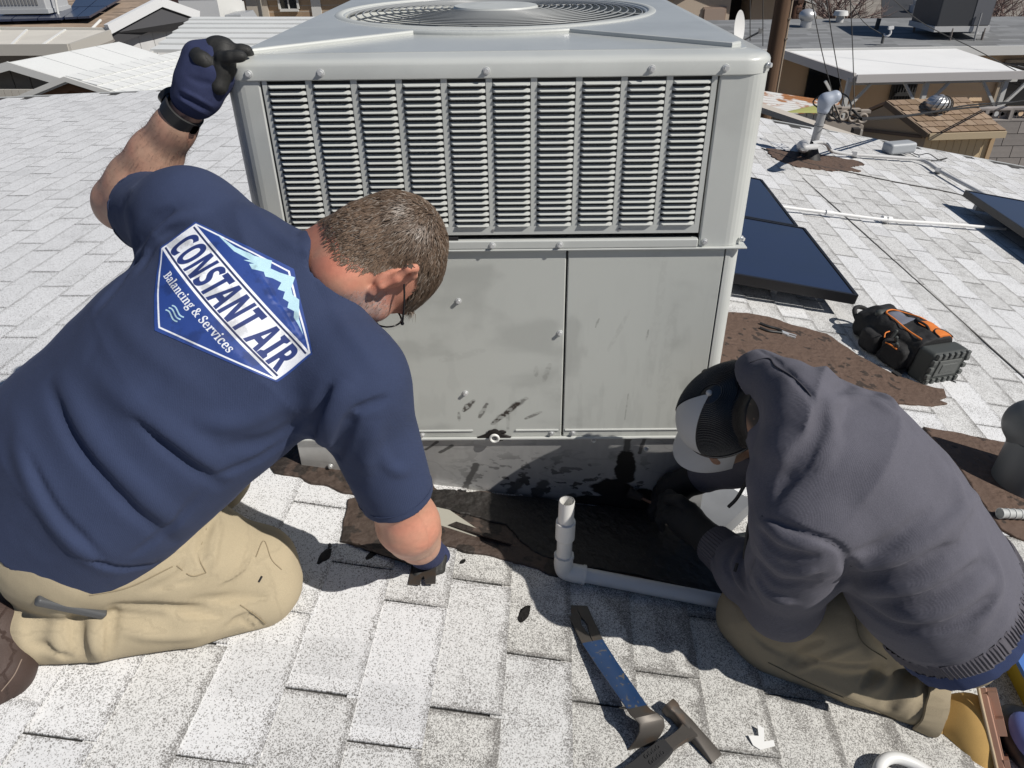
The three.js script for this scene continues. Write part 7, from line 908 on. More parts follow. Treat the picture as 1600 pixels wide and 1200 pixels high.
// ---- left: beige house with brown roof and patio cover
{
  const t = thing('beige_house', 'beige house with brown shingle roof, solar panels and pale patio cover, top left', 'house');
  const e0 = [-14.1713,2.7919,-20], e1 = [-10.0965,2.7146,-20], r1 = [-10.5389,2.9807,-24.5], r0 = [-18.0185,3.2239,-27];
  mesh('roof', prism([e0, e1, r1, r0], [0, -.1, 0]), M(roofTex(.30, .225, .165, .28, [.16, .3])), t);
  mesh('fascia', [bar(v3.add(e0, [0, -.06, .05]), v3.add(e1, [0, -.06, .05]), .05, .18)], std(.68, .66, .60, .7), t);
  const f0 = [-12.1918,2.7505,-17], f1 = [-9.5052,2.7311,-17], b0 = [-14.0537,2.7556,-19.8], b1 = [-10.2865,2.7106,-19.8], b2 = [-9.9771,2.6927,-19.8]; const cov = M(flatTex(.60, .57, .51, .10));
  const pc = mesh('patio_cover', [prism([f0, f1, b1, b0], [0, -.08, 0]), prism([f1, b1, b2], [0, -.08, 0])], cov, t); mesh('cover_edge', [bar(v3.add(f0, [0, -.09, .03]), v3.add(f1, [0, -.09, .03]), .06, .22), bar(v3.add(f1, [0.02, -.09, .03]), v3.add(b2, [.02, -.09, 0]), .06, .22)], std(.46, .44, .40, .8), t);
  mesh('cover_seam', [[-20, 72, 30, 47], [15, 70, 68, 48], [66, 68, 116, 51]].map(([x0, y0, x1, y1], i) => { const u0 = [.37, .55, .80][i]; return bar(v3.add(lerp3(f0, f1, u0), [0, .01, 0]), v3.add(lerp3(b0, b1, u0), [0, .01, 0]), .05, .02); }), std(.75, .75, .73, .7), t);
  const w0 = [-13.3915,2.4352,-18.6], w1 = [-9.777,2.4745,-18.6]; mesh('patio_wall', wallG([w0[0], 2.6, w0[2]], [w1[0], 2.6, w1[2]]), std(.22, .20, .18, .9), t);
  for (let i = 0; i < 3; i++) { const a = lerp3(f0, f1, .50 + i * .16), b = lerp3(f0, f1, .62 + i * .16); mesh('window', prism([[a[0], 2.38, -17.3], [b[0], 2.38, -17.3], [b[0], .6, -17.3], [a[0], .6, -17.3]], [0, 0, -.05]), winM, t); mesh('post', bar([b[0] + .06, 0, -17.2], [b[0] + .06, 2.6, -17.2], .12, .12, V(0, 0, 1)), std(.30, .28, .25, .8), t); }
  // gable end at the right: barge board, near-black sheet standing for soffit shade, pale panelled wall
  const gA = [-9.5058,3.1365,-22], gL = [-10.0504,2.7109,-19.9], gR = [-8.946,2.7124,-23], wl = M(flatTex(.52, .52, .52, .12));
  mesh('barge_board', [bar(gL, gA, .12, .22), bar(gA, gR, .12, .22)], std(.66, .67, .68, .6), t);
  mesh('soffit_shade', prism([v3.add(gL, [0, -.1, -.1]), v3.add(gA, [0, -.1, -.1]), v3.add(gR, [0, -.1, -.1]), v3.add(gR, [-.2, -.42, -.3]), v3.add(gA, [0, -.55, -.3]), v3.add(gL, [-.0, -.38, -.3])], [0, 0, -.05]), std(.06, .06, .065, .9), t);
  const q = (x, y) => [[-10.3782,2.3051,-20.4], [-9.6862,2.7858,-22], [-9.1578,2.5732,-22.8], [-9.5668,2.0024,-21]]; const Q = q(); for (let i = 0; i < 6; i++) { const a = i / 6 + .006, b = (i + 1) / 6 - .006; const top = u => u < .6 ? lerp3(Q[0], Q[1], u / .6) : lerp3(Q[1], Q[2], (u - .6) / .4); const ta = top(a), tb = top(b); mesh('wall_panel', prism([ta, tb, down(tb), down(ta)], [0, 0, -.06]), wl, t); }
  // solar array: rows of modules
  const pv0 = [-13.6277,2.7963,-19.9], pv1 = [-10.7768,2.8034,-20.6], pv2 = [-11.4195,2.9814,-24], pv3 = [-12.7693,2.981,-24], pvm = new THREE.MeshPhysicalMaterial({ color: new THREE.Color().setRGB(.012, .02, .055), roughness: .3, clearcoat: .4 });
  const lift = p => v3.add(p, [0, .14, 0]); const mod = (a, b, c, d) => { const m = mesh('solar_module', prism([a, b, c, d].map(lift), [0, -.05, 0]), pvm, t); return m; };
  const up0 = [-11.9688,2.8519,-21.6], up1 = [-11.1443,2.8619,-22.2]; const X = (u, v) => quadP([-11.4199,2.7818,-20.6], [-10.7768,2.8034,-20.6], pv2, pv3, u, v);
  for (let i = 0; i < 2; i++) for (let j = 0; j < 2; j++) mod(X(i / 2 + .01, j / 2 + .01), X((i + 1) / 2 - .01, j / 2 + .01), X((i + 1) / 2 - .01, (j + 1) / 2 - .01), X(i / 2 + .01, (j + 1) / 2 - .01));
  const Y = (u, v) => quadP([-13.8272,2.7805,-20.2], [-11.4524,2.7822,-20.6], [-11.8177,2.8856,-22.2], [-14.3513,2.8653,-21.6], u, v); for (let i = 0; i < 4; i++) mod(Y(i / 4 + .005, 0), Y((i + 1) / 4 - .005, 0), Y((i + 1) / 4 - .005, 1), Y(i / 4 + .005, 1));
  mesh('vent_pipe', rod([-10.4764,2.7192,-20], [-10.6218,2.8251,-20.8], .035), std(.7, .7, .68, .6), t);
}
{ const t = thing('rooftop_cooler', 'grey louvred cooler on angle legs on the brown roof at the top left corner', 'air conditioner'); const c = [-12.6087,3.3771,-21.5], g = std(.42, .43, .44, .6); mesh('case', rbox(1.25, .85, 1.1, .03, c[0], c[1] + .1, c[2]), g, t); const sl = []; for (let i = 0; i < 12; i++) sl.push(box(.05, .62, .02, c[0] - .58 + i * .09, c[1] + .12, c[2] + .555)); mesh('louver', sl, std(.2, .2, .2, .7), t).userData.kind = 'stuff'; mesh('tray', box(1.3, .1, 1.15, c[0], c[1] - .34, c[2]), g, t); for (const [x, z] of [[-.5, .5], [.5, .5], [-.5, -.5], [.5, -.5]]) mesh('leg', rod([c[0] + x, c[1] - .36, c[2] + z], [c[0] + x * 1.05, c[1] - 1.0, c[2] + z], .03), std(.08, .08, .08, .7), t); mesh('water_pipe', tube([[c[0] + .66, c[1] + .2, c[2] + .3], [c[0] + .8, c[1] + .1, c[2] + .35], [c[0] + .8, c[1] - .5, c[2] + .4], [c[0] + 1.0, c[1] - .75, c[2] + .5]], .03, 20, 6), whiteTrim, t); }
{ const t = thing('metal_patio_roof', 'white ribbed metal patio roof between the gable wall and the air conditioner', 'roof'); const a = [-5.964,3.107,-13], b = [-2.9955,3.0528,-13], c = [-2.4846,2.9899,-19], d = [-7.5157,3.0503,-19]; const n = 7; for (let j = 0; j < n; j++) { const q = (u, v) => quadP(a, b, c, d, u, v), v0 = j / n, v1 = (j + .97) / n; mesh('roof_pan', prism([q(0, v0), q(1, v0), q(1, v1), q(0, v1)].map((p, i) => v3.add(p, [0, i < 2 ? .03 : 0, 0])), [0, -.05, 0]), whiteRoof, t); } mesh('post', [rod(down(a), a, .05)], whiteTrim, t); mesh('post', rod(down(b), b, .05), whiteTrim, t); }
// ---- far left street
{ const t = thing('cargo_trailer', 'white box trailer parked beside the pickup behind the gable', 'trailer'); const p = [-13.517,1.6735,-33], q = [-11.9616,1.6548,-33]; mesh('body', bx(p[0], q[0], .5, 2.5, -36, -33), M(flatTex(.62, .63, .64, .05)), t); mesh('roof_edge', bx(p[0] - .03, q[0] + .03, 2.45, 2.56, -36.05, -32.95), std(.25, .26, .27, .7), t); mesh('front_wall', prism([[q[0], 2.45, -33], [q[0] + .7, 2.2, -34], [q[0] + .7, .5, -34], [q[0], .5, -33]], [0, 0, -.1]), whiteTrim, t); for (const k of [.3, .55]) mesh('wheel', new THREE.CylinderGeometry(.36, .36, .22, 18).rotateX(Math.PI / 2).translate(mix(p[0], q[0], k), .36, -32.95), dark, t); }
{ const t = thing('pickup_truck', 'silver grey pickup truck parked in front of the tan brick house', 'truck'); const p = [-11.951,1.7544,-32], q = [-10.217,1.7336,-32], x0 = p[0], x1 = q[0], L = x1 - x0, g = std(.34, .35, .36, .35); mesh('body', rbox(L, .7, 1.9, .12, (x0 + x1) / 2, .85, -33, 3), g, t); mesh('cab', (() => { const s = poly([[x0 + L * .26, 1.15], [x0 + L * .30, 1.82], [x0 + L * .62, 1.84], [x0 + L * .82, 1.18]], 1.6, .06); return s.translate(0, 0, -33.8); })(), g, t); mesh('window', prism([[x0 + L * .31, 1.72, -32.12], [x0 + L * .60, 1.74, -32.12], [x0 + L * .74, 1.22, -32.12], [x0 + L * .30, 1.22, -32.12]], [0, 0, -.02]), winM, t); mesh('rear_window', prism([[x0 + L * .255, 1.2, -32.3], [x0 + L * .285, 1.75, -32.3], [x0 + L * .285, 1.75, -33.7], [x0 + L * .255, 1.2, -33.7]], [-.03, 0, 0]), winM, t); for (const k of [.18, .82]) mesh('wheel', new THREE.CylinderGeometry(.4, .4, .25, 20).rotateX(Math.PI / 2).translate(x0 + L * k, .4, -32.05), dark, t); }
{ const t = thing('brick_house', 'tan brick house with white door beyond the left corner of the air conditioner', 'house'); const brick = M(tex(256, 256, (u, v, i, j) => { const r = Math.floor(v * 20), x = Math.floor(u * 10 + (r % 2) * .5), d = .8 + .4 * hash(x % 10, r, 2), mo = v * 20 - r < .14; return mo ? [.38, .34, .29] : [.36 * d, .26 * d, .17 * d]; }, [.5, .5])); const x0 = [-16.5652,1.4015,-42][0], x1 = [-5.4518,1.2676,-42][0]; mesh('wall', bx(x0, x1, 0, 2.7, -46, -42), brick, t); mesh('roof', prism([[x0 - .5, 2.6, -41.4], [x1 + .5, 2.6, -41.4], [x1 + .5, 4.2, -46], [x0 - .5, 4.2, -46]], [0, -.12, 0]), std(.2, .17, .15, .9), t); const w0 = [-12.0135,1.5872,-41.9], w1 = [-11.1616,1.2284,-41.9]; const w = mesh('window', bx(w0[0], w1[0], w1[1], 2.3, -42.02, -41.94), winM, t); mesh('frame', [bar([w0[0] - .05, w1[1] - .05, -41.9], [w1[0] + .05, w1[1] - .05, -41.9], .1, .12), bar([w0[0] - .05, w1[1], -41.9], [w0[0] - .05, 2.35, -41.9], .1, .1, V(0, 0, 1)), bar([w1[0] + .05, w1[1], -41.9], [w1[0] + .05, 2.35, -41.9], .1, .1, V(0, 0, 1)), bar([(w0[0] + w1[0]) / 2, w1[1], -41.9], [(w0[0] + w1[0]) / 2, 2.35, -41.9], .06, .06, V(0, 0, 1))], whiteTrim, w); const d0 = [-10.4573,1.3365,-41.9], d1 = [-9.9683,1.3306,-41.9]; mesh('door', bx(d0[0], d1[0], .1, 2.2, -42.05, -41.93), whiteTrim, t); mesh('stucco_bay', bx([-13.7516,1.3762,-41.9][0], [-12.675,1.3632,-41.9][0], 0, 2.6, -42.1, -41.9), std(.52, .47, .40, .9), t); const g0 = [-13.0678,1.3765,-41.8], g1 = [-12.417,1.3687,-41.8]; mesh('gate', prism([[g0[0], 1.9, -41.5], [g1[0], 1.9, -40], [g1[0], 0, -40], [g0[0], 0, -41.5]], [.05, 0, 0]), std(.5, .46, .38, .9), t); }
{ const t = thing('pink_house', 'pink stucco house with an iron fence behind the box trailer', 'house'); const x0 = [-21.9016,1.396,-45][0], x1 = [-17.9827,1.3487,-45][0]; mesh('wall', bx(x0, x1, 0, 3, -48, -45), std(.46, .26, .21, .9), t); mesh('roof', prism([[x0 - .4, 2.9, -44.5], [x1 + .4, 2.9, -44.5], [x1 + .4, 4.3, -48], [x0 - .4, 4.3, -48]], [0, -.1, 0]), std(.25, .2, .17, .9), t); }
{ const t = thing('yellow_bin', 'small bright yellow box on the far side of the brown roof', 'box'); const p = [-13.8795,2.8225,-27]; mesh('lid', rbox(.5, .12, .4, .03, p[0], p[1] + .08, p[2]), std(.72, .62, .03, .6), t); mesh('body', rbox(.46, .5, .36, .03, p[0], p[1] - .2, p[2]), std(.70, .60, .03, .6), t); }
// ---- right: long grey-roofed tan house with a white patio cover
{
  const t = thing('tan_house', 'long tan sided house with a grey shingle roof behind the white patio cover', 'house');
  const e0 = [4.2405,2.4438,-17], e1 = [11.7809,2.454,-17], r0 = [4.3997,2.6509,-20.6], r1 = [14.3244,2.6477,-20.6];
  mesh('roof', prism([e0, e1, r1, r0], [0, -.08, 0]), M(roofTex(.20, .205, .21, .22, [.18, .35])), t);
  mesh('rear_roof', prism([r0, r1, [r1[0], r1[1] - .4, r1[2] - 4], [r0[0], r0[1] - .4, r0[2] - 4]], [0, -.08, 0]), std(.2, .2, .2, .9), t);
  mesh('fascia', bar(v3.add(e0, [0, -.06, .04]), v3.add(e1, [0, -.06, .04]), .04, .18), std(.70, .70, .68, .6), t);
  const zw = -17.35, tanM = M(flatTex(.68, .50, .33, .06)); const x0 = e0[0], x1 = e1[0]; let k = 0; for (let y = .1; y < 2.3; y += .2, k++) mesh('siding_board', prism([[x0, y, zw], [x1, y, zw], [x1, y + .195, zw - .03], [x0, y + .195, zw - .03]], [0, 0, -.03]), tanM, t);
  const d0 = [8.283,1.5738,-17.3], d1 = [8.8341,1.5674,-17.3], dr = mesh('door', bx(d0[0], d1[0], .1, 2.1, zw, zw + .05), std(.10, .095, .09, .8), t); const bars = []; for (let i = 0; i <= 7; i++) { const x = mix(d0[0] + .05, d1[0] - .05, i / 7); bars.push(bx(x - .016, x + .016, .2, 2.05, zw + .07, zw + .1)); } bars.push(bx(d0[0] + .05, d1[0] - .05, 1.45, 1.52, zw + .1, zw + .13), bx(d0[0], d1[0], 2.02, 2.1, zw + .06, zw + .12)); mesh('security_bars', bars, std(.03, .03, .03, .6), dr);
  const w0 = [10.6373,2.1744,-17.3], w1 = [11.5358,2.1638,-17.3], w = mesh('window', bx(w0[0], w1[0], 1.2, 2.1, zw, zw + .05), winM, t); mesh('frame', [bx(w0[0] - .06, w0[0], 1.15, 2.15, zw, zw + .09), bx(w0[0], w1[0], 2.1, 2.16, zw, zw + .09)], std(.4, .33, .25, .8), w);
  const s0 = [6.3856,1.7376,-17.25], s1 = [7.1298,1.729,-17.25]; mesh('dark_wall_panel', bx(s0[0], s1[0], .1, 2.1, zw, zw + .05), winM, t);  // dark glossy panel filling the dark area under the cover
}
{
  const t = thing('patio_cover', 'flat white patio cover on braced white posts in front of the tan house', 'patio cover');
  const a = [6.2308,2.3594,-14.5], b = [9.2785,2.3894,-14.5], c = [9.2359,2.4478,-16.9], d = [5.6441,2.4407,-16.9]; mesh('roof', prism([a, b, c, d], [0, -.06, 0]), M(flatTex(.78, .78, .77, .05)), t);
  mesh('edge_trim', [bar(v3.add(a, [0, -.06, .04]), v3.add(b, [0, -.06, .04]), .05, .14), bar(v3.add(a, [-.03, -.05, 0]), v3.add(d, [-.03, -.05, 0]), .06, .16)], std(.55, .53, .52, .8), t);
  for (const [px, dx] of [[1322, 0], [1452, 0], [1578, 0]]) {} const posts = [[[6.1719,2.2215,-14.6]], [[7.6122,2.2715,-14.6]], [[9.0674,2.3209,-14.6]]]; for (const [p] of posts) { mesh('post', bar([p[0], 0, p[2]], [p[0], a[1] - .08, p[2]], .08, .08, V(0, 0, 1)), whiteTrim, t); for (const s of [-1, 1]) mesh('brace', bar([p[0] + s * .05, a[1] - .62, p[2]], [p[0] + s * .45, a[1] - .12, p[2]], .045, .05, V(0, 0, 1)), whiteTrim, t); }
  mesh('beam', bar([a[0], a[1] - .14, a[2] - .15], [b[0], b[1] - .14, b[2] - .15], .1, .12), whiteTrim, t);
}
{ const t = thing('rooftop_unit', 'dark grey box air handler on a metal stand on the grey roof, top right', 'air conditioner'); const c = [9.7258,3.132,-18.4]; const dk = std(.045, .048, .055, .5), sd = std(.13, .135, .15, .5); mesh('case', rbox(1.15, 1.35, 1.2, .03, c[0], c[1] + .3, c[2]), dk, t); mesh('side_sheet', bx(c[0] + .55, c[0] + .585, c[1] - .34, c[1] + .95, c[2] - .58, c[2] + .58), sd, t); mesh('front_sheet', bx(c[0] + .18, c[0] + .55, c[1] - .34, c[1] + .95, c[2] + .585, c[2] + .61), sd, t); mesh('base_rail', bx(c[0] - .6, c[0] + .6, c[1] - .47, c[1] - .36, c[2] - .62, c[2] + .62), std(.5, .5, .5, .6), t); for (const [x, z] of [[-.2, .6], [.5, .6], [-.55, -.4], [.5, -.5]]) mesh('leg', rod([c[0] + x, c[1] - .4, c[2] + z], [c[0] + x, c[1] - 1.05, c[2] + z + .02], .025), std(.15, .13, .12, .7), t); mesh('foot_rail', bar([c[0] - .2, c[1] - .98, c[2] + .62], [c[0] + .5, c[1] - .98, c[2] + .62], .05, .05), std(.25, .22, .2, .7), t); mesh('drain', tube([[c[0] + .3, c[1] - .1, c[2] + .66], [c[0] + .3, c[1] - .6, c[2] + .68], [c[0] + .36, c[1] - 1.0, c[2] + .75], [c[0] + .9, c[1] - 1.05, c[2] + 1.2], [c[0] + 1.4, c[1] - 1.15, c[2] + 2.0]], .02, 30, 6), std(.3, .3, .3, .6), t); }
{ const c = [10.4644,2.9254,-18.6]; const t = thing('turbine_vent', 'small bright metal turbine vent on the grey roof beside the dark box air handler', 'vent'); const m = new THREE.MeshStandardMaterial({ color: new THREE.Color().setRGB(.7, .7, .7), metalness: .7, roughness: .3 }); mesh('turbine', new THREE.SphereGeometry(.15, 16, 10).scale(1, .85, 1).translate(c[0], c[1] + .05, c[2]), m, t); mesh('neck', rod([c[0], c[1] - .6, c[2]], [c[0], c[1] - .05, c[2]], .1), m, t); }
{ const c = [6.9462,2.7911,-19.6]; const t = thing('turbine_vent', 'round metal turbine vent on the ridge of the grey roof right of the utility pole', 'vent'); const m = new THREE.MeshStandardMaterial({ color: new THREE.Color().setRGB(.6, .6, .6), metalness: .6, roughness: .4 }); mesh('turbine', new THREE.SphereGeometry(.2, 16, 10).scale(1, .75, 1).translate(c[0], c[1] + .05, c[2]), m, t); mesh('neck', rod([c[0], c[1] - .5, c[2]], [c[0], c[1], c[2]], .13), m, t); }
{ const t = thing('satellite_dish', 'white satellite dish standing on the grey roof beside the air conditioner corner', 'dish'); const c = [4.4484,2.927,-16.5]; const pf = []; for (let i = 0; i <= 8; i++) pf.push(new THREE.Vector2(.34 * i / 8, .07 * (i / 8) ** 2)); const g = new THREE.LatheGeometry(pf, 28); g.rotateX(Math.PI / 2).rotateY(1.0).rotateX(-.2).translate(...c); mesh('reflector', g, std(.66, .66, .65, .5), t); mesh('arm', rod(v3.add(c, [.02, -.28, .05]), v3.add(c, [.42, -.05, .18]), .02), std(.15, .15, .15, .6), t); mesh('receiver', rbox(.07, .1, .07, .01, c[0] + .44, c[1] - .02, c[2] + .19), std(.2, .2, .2, .6), t); mesh('mast', rod(v3.add(c, [-.02, -.1, -.05]), v3.add(c, [-.05, -.9, 0]), .03), std(.2, .2, .2, .6), t); }
{ const t = thing('antenna_mount', 'bare antenna mount on the grey roof above the white patio cover', 'antenna'); const b = [7.8795,2.4989,-17.4], h = [7.876,2.6749,-17.4]; const g = std(.10, .10, .10, .6); mesh('pole', rod(b, h, .03), g, t); mesh('arm', tube([h, [7.9085,2.6489,-17.3], [7.9638,2.6979,-17.3], [7.9516,2.797,-17.3]], .022, 12, 6), std(.6, .6, .6, .6), t); mesh('head', bar([7.8942,2.81,-17.3], [7.9995,2.821,-17.3], .06, .06), std(.65, .65, .65, .6), t); }
{ const t = thing('pipe_jack', 'dark stub pipe standing on the grey roof left of the bare antenna mount', 'pipe'); const b = [8.4764,2.6494,-19.2]; mesh('pipe', rod(v3.add(b, [0, -.2, 0]), v3.add(b, [.02, .15, 0]), .05), std(.06, .06, .06, .8), t); mesh('flashing', rod(v3.add(b, [0, -.24, 0]), v3.add(b, [0, -.16, 0]), .2, .08), std(.1, .1, .1, .8), t); }
{ const t = thing('ridge_vent_cap', 'small white capped flue on the grey roof ridge', 'vent'); const b = [7.9716,2.6773,-20.2]; mesh('flue', rod(v3.add(b, [0, -.2, 0]), v3.add(b, [0, .1, 0]), .09), std(.5, .5, .5, .6), t); mesh('cap', rod(v3.add(b, [0, .1, 0]), v3.add(b, [0, .2, 0]), .18, .15), std(.62, .62, .61, .6), t); }
// ---- shed, block wall, rusty shed
{
  const t = thing('garden_shed', 'tan garden shed with a brown shingle roof standing by the block wall', 'shed');
  const A = [5.4795,2.5035,-11.5], El = [5.9138,2.1693,-10.9], Er = [7.0015,2.1926,-10.9], Ab = [6.6384,2.5351,-11.5], Bl = [5.1137,2.0195,-12.3]; const Bb = v3.add(Bl, v3.sub(Ab, A));
  const brn = M(flatTex(.33, .235, .16, .25, [2, 2])); mesh('roof_deck', [prism([A, El, Er, Ab], [0, -.04, 0]), prism([A, Bl, Bb, Ab], [0, -.04, 0])], std(.28, .2, .14, .9), t);
  const nu = 8, nv = 6, n = V(El).sub(V(A)).cross(V(Ab).sub(V(A))).normalize(); if (n.y < 0) n.negate(); const mats = [0, 1, 2].map(i => M(flatTex([.34, .29, .24][i], [.25, .205, .165][i], [.175, .14, .105][i], .15, [3, 3]))); for (let j = 0; j < nv; j++) for (let i = 0; i < nu; i++) { const o = (j % 2) * .5, u0 = clamp((i + o - .25) / nu, 0, 1) + .004, u1 = clamp((i + 1 + o - .25) / nu, 0, 1) - .004, q = (u, v, h) => v3.add(quadP(A, Ab, Er, El, u, v), [n.x * h, n.y * h, n.z * h]); mesh('shingle', prism([q(u0, j / nv, .004), q(u1, j / nv, .004), q(u1, (j + 1) / nv, .016), q(u0, (j + 1) / nv, .016)], n.clone().multiplyScalar(-.01).toArray()), mats[Math.floor(hash(i, j, 3) * 3)], t); }
  mesh('eave_trim', bar(v3.add(El, [0, -.05, .02]), v3.add(Er, [0, -.05, .02]), .03, .09), std(.52, .42, .28, .8), t); mesh('rake_trim', bar(v3.add(El, [-.02, -.04, 0]), v3.add(A, [-.02, -.04, 0]), .03, .08), std(.16, .12, .085, .8), t);
  const w0 = v3.add(El, [.02, -.08, -.10]), w1 = v3.add(Er, [-.10, -.08, -.10]); for (let i = 0; i < 9; i++) { const a = lerp3(w0, w1, i / 9 + .003), b = lerp3(w0, w1, (i + 1) / 9 - .003); mesh('wall_board', prism([a, b, down(b), down(a)], [0, 0, -.03]), std(.68, .53, .33, .85), t); } mesh('corner_post', bar(down(w1), w1, .06, .06, V(0, 0, 1)), std(.5, .36, .22, .85), t);
  const g0 = v3.add(Bl, [.05, -.08, -.05]); mesh('gable_wall', prism([w0, v3.add(A, [.02, -.06, 0]), g0, down(g0), down(w0)], [.04, 0, -.04]), std(.40, .33, .25, .9), t); mesh('gable_rail', bar(v3.add(lerp3(w0, g0, .02), [-.03, .0, 0]), v3.add(lerp3(w0, g0, .98), [-.03, 0, 0]), .03, .04), std(.14, .11, .09, .9), t);
  const c = [6.1582,2.4634,-11.3], m = new THREE.MeshStandardMaterial({ color: new THREE.Color().setRGB(.62, .62, .62), metalness: .75, roughness: .3, side: THREE.DoubleSide }); const tv = thing('turbine_vent', 'large metal turbine vent with curved fins on the garden shed roof', 'vent'); for (let i = 0; i < 18; i++) { const a0 = i / 18 * 6.2832, pts = []; const g = new THREE.BufferGeometry(), pos = [], idx = []; for (let k = 0; k <= 8; k++) { const th = .25 + k / 8 * 2.4, tw = a0 + k * .09, r = .155 * Math.sin(th) + .02; for (const da of [0, .30]) pos.push(c[0] + (r + da * .05) * Math.cos(tw + da), c[1] + .02 + .125 * Math.cos(th), c[2] + (r + da * .05) * Math.sin(tw + da)); if (k < 8) idx.push(2 * k, 2 * k + 1, 2 * k + 3, 2 * k, 2 * k + 3, 2 * k + 2); } g.setAttribute('position', new THREE.BufferAttribute(new Float32Array(pos), 3)); g.setIndex(idx); mesh('fin', g, m, tv); } mesh('core', new THREE.SphereGeometry(.13, 14, 10).translate(c[0], c[1] + .02, c[2]), std(.05, .05, .05, .6), tv); mesh('crown', rod([c[0], c[1] + .13, c[2]], [c[0], c[1] + .15, c[2]], .06, .03, 16), m, tv); mesh('neck', rod([c[0], c[1] - .35, c[2]], [c[0], c[1] - .10, c[2]], .12, .11, 20), m, tv);
}
{
  const t = thing('block_wall', 'grey concrete block wall with pierced top blocks at the right edge behind the shed', 'wall'); const x0 = [7.2299,1.9611,-12.5][0], x1 = x0 + 3.2, mats = [.30, .34, .27].map(d => M(flatTex(d, d * .92, d * .87, .12, [2, 2]))); mesh('mortar', bx(x0, x1, 0, 1.95, -12.62, -12.52), std(.2, .18, .17, .95), t);
  for (let r = 0; r < 10; r++) for (let i = -1; i < 8; i++) { const a = Math.max(x0, x0 + (i + (r % 2) * .5) * .4 + .006), b = Math.min(x1, x0 + (i + 1 + (r % 2) * .5) * .4 - .006); if (b - a < .05) continue; mesh('block', bx(a, b, r * .195 + .006, (r + 1) * .195 - .004, -12.66, -12.5), mats[Math.floor(hash(i, r, 5) * 3)], t); }
  for (let i = 0; i < 8; i++) { const a = x0 + i * .4; const f = []; f.push(bx(a, a + .4, 1.955, 1.985, -12.66, -12.5), bx(a, a + .4, 2.13, 2.16, -12.66, -12.5), bx(a, a + .03, 1.985, 2.13, -12.66, -12.5), bx(a + .37, a + .4, 1.985, 2.13, -12.66, -12.5)); const o = new THREE.TorusGeometry(.055, .014, 6, 16).translate(a + .2, 2.057, -12.58); f.push(o, bar([a + .03, 1.99, -12.58], [a + .14, 2.057, -12.58], .08, .025, V(0, 0, 1)), bar([a + .37, 1.99, -12.58], [a + .26, 2.057, -12.58], .08, .025, V(0, 0, 1)), bar([a + .03, 2.125, -12.58], [a + .14, 2.057, -12.58], .08, .025, V(0, 0, 1)), bar([a + .37, 2.125, -12.58], [a + .26, 2.057, -12.58], .08, .025, V(0, 0, 1))); mesh('pierced_block', f, mats[i % 3], t); }
}
{
  const t = thing('block_wall', 'low block fence with a pale cap running between the rusty shed and our roof', 'wall'); const a = [2.9912,2.6988,-10.6], b = [4.3297,2.3821,-9.6]; const m = M(flatTex(.33, .29, .25, .15)); mesh('wall', wallG(v3.add(a, [0, -.2, 0]), v3.add(b, [0, -.2, 0]), 0, .14), m, t); mesh('cap', bar(v3.add(a, [0, .02, 0]), v3.add(b, [0, .02, 0]), .2, .07), std(.46, .42, .37, .9), t); for (let i = 0; i < 6; i++) { const p = lerp3(a, b, .35 + i * .1), q = lerp3(a, b, .35 + (i + .9) * .1); mesh('pierced_block', [bar(v3.add(p, [0, -.15, 0]), v3.add(q, [0, -.02, 0]), .1, .03), bar(v3.add(p, [0, -.02, 0]), v3.add(q, [0, -.15, 0]), .1, .03), bar(v3.add(p, [0, -.16, 0]), v3.add(p, [0, 0, 0]), .1, .03, V(0, 0, 1))], m, t); }
  const c = [4.5102,2.2969,-11.2], d = [5.0886,2.2178,-11.2]; mesh('wall', wallG(c, d), m, t); for (let i = 0; i < 4; i++) { const p = lerp3(c, d, i / 4); mesh('pierced_block', [new THREE.TorusGeometry(.06, .02, 6, 14).translate(p[0] + .1, p[1] + .08, p[2]), bx(p[0], p[0] + .2, p[1] + .15, p[1] + .19, p[2] - .1, p[2])], m, t); }
}
{
  const t = thing('metal_shed', 'small white metal shed with a rusty roof and green gable below the patio cover', 'shed'); const rust = M(tex(256, 256, (u, v, i, j) => { const a = pn(u, v, 4, 5), b = pn(u * 1, v, 14, 3, 3), k = sstep(.55, .64, a * .7 + b * .3); return [mix(.60, .32, k), mix(.59, .13, k), mix(.57, .045, k)]; }, [.55, .55])); const a = [3.7167,2.5496,-12.2], b = [5.0762,2.3435,-12.2], c = [4.4253,2.3638,-11.4], d = [3.4578,2.4525,-11.2]; const rp2 = (u, v) => quadP(a, b, c, d, u, v); for (let i = 0; i < 8; i++) mesh('roof_rib', prism([rp2(0, i / 8), rp2(1, i / 8), rp2(1, (i + .9) / 8), rp2(0, (i + .9) / 8)], [0, -.03, 0]), rust, t);
  const gr = std(.35, .36, .12, .8); mesh('green_gable', prism([[3.8825,2.4119,-11.2], [4.4558,2.5009,-11.3], [4.8112,2.4522,-11.3], [4.5822,2.3949,-11.2]], [0, 0, -.03]), gr, t); const w0 = [3.8031,2.4203,-11.25], w1 = [4.8198,2.4149,-11.35]; for (let i = 0; i < 9; i++) { const p = lerp3(w0, w1, i / 9 + .01), q = lerp3(w0, w1, (i + 1) / 9 - .01); mesh('wall_sheet', prism([v3.add(p, [0, -.05, 0]), v3.add(q, [0, -.05, 0]), down(q), down(p)], [0, 0, -.03]), std(.62, .62, .61, .7), t); }
}
{ const t = thing('wooden_post', 'short dark wooden post standing before the garden shed gable', 'post'); const a = [4.406,2.4864,-9.9]; mesh('post', bar(down(a), a, .09, .09, V(0, 0, 1)), std(.035, .03, .027, .9), t); mesh('side_strip', bar([a[0] + .06, 0, a[2]], [a[0] + .06, a[1] - .02, a[2]], .03, .09, V(0, 0, 1)), std(.4, .37, .33, .9), t); }
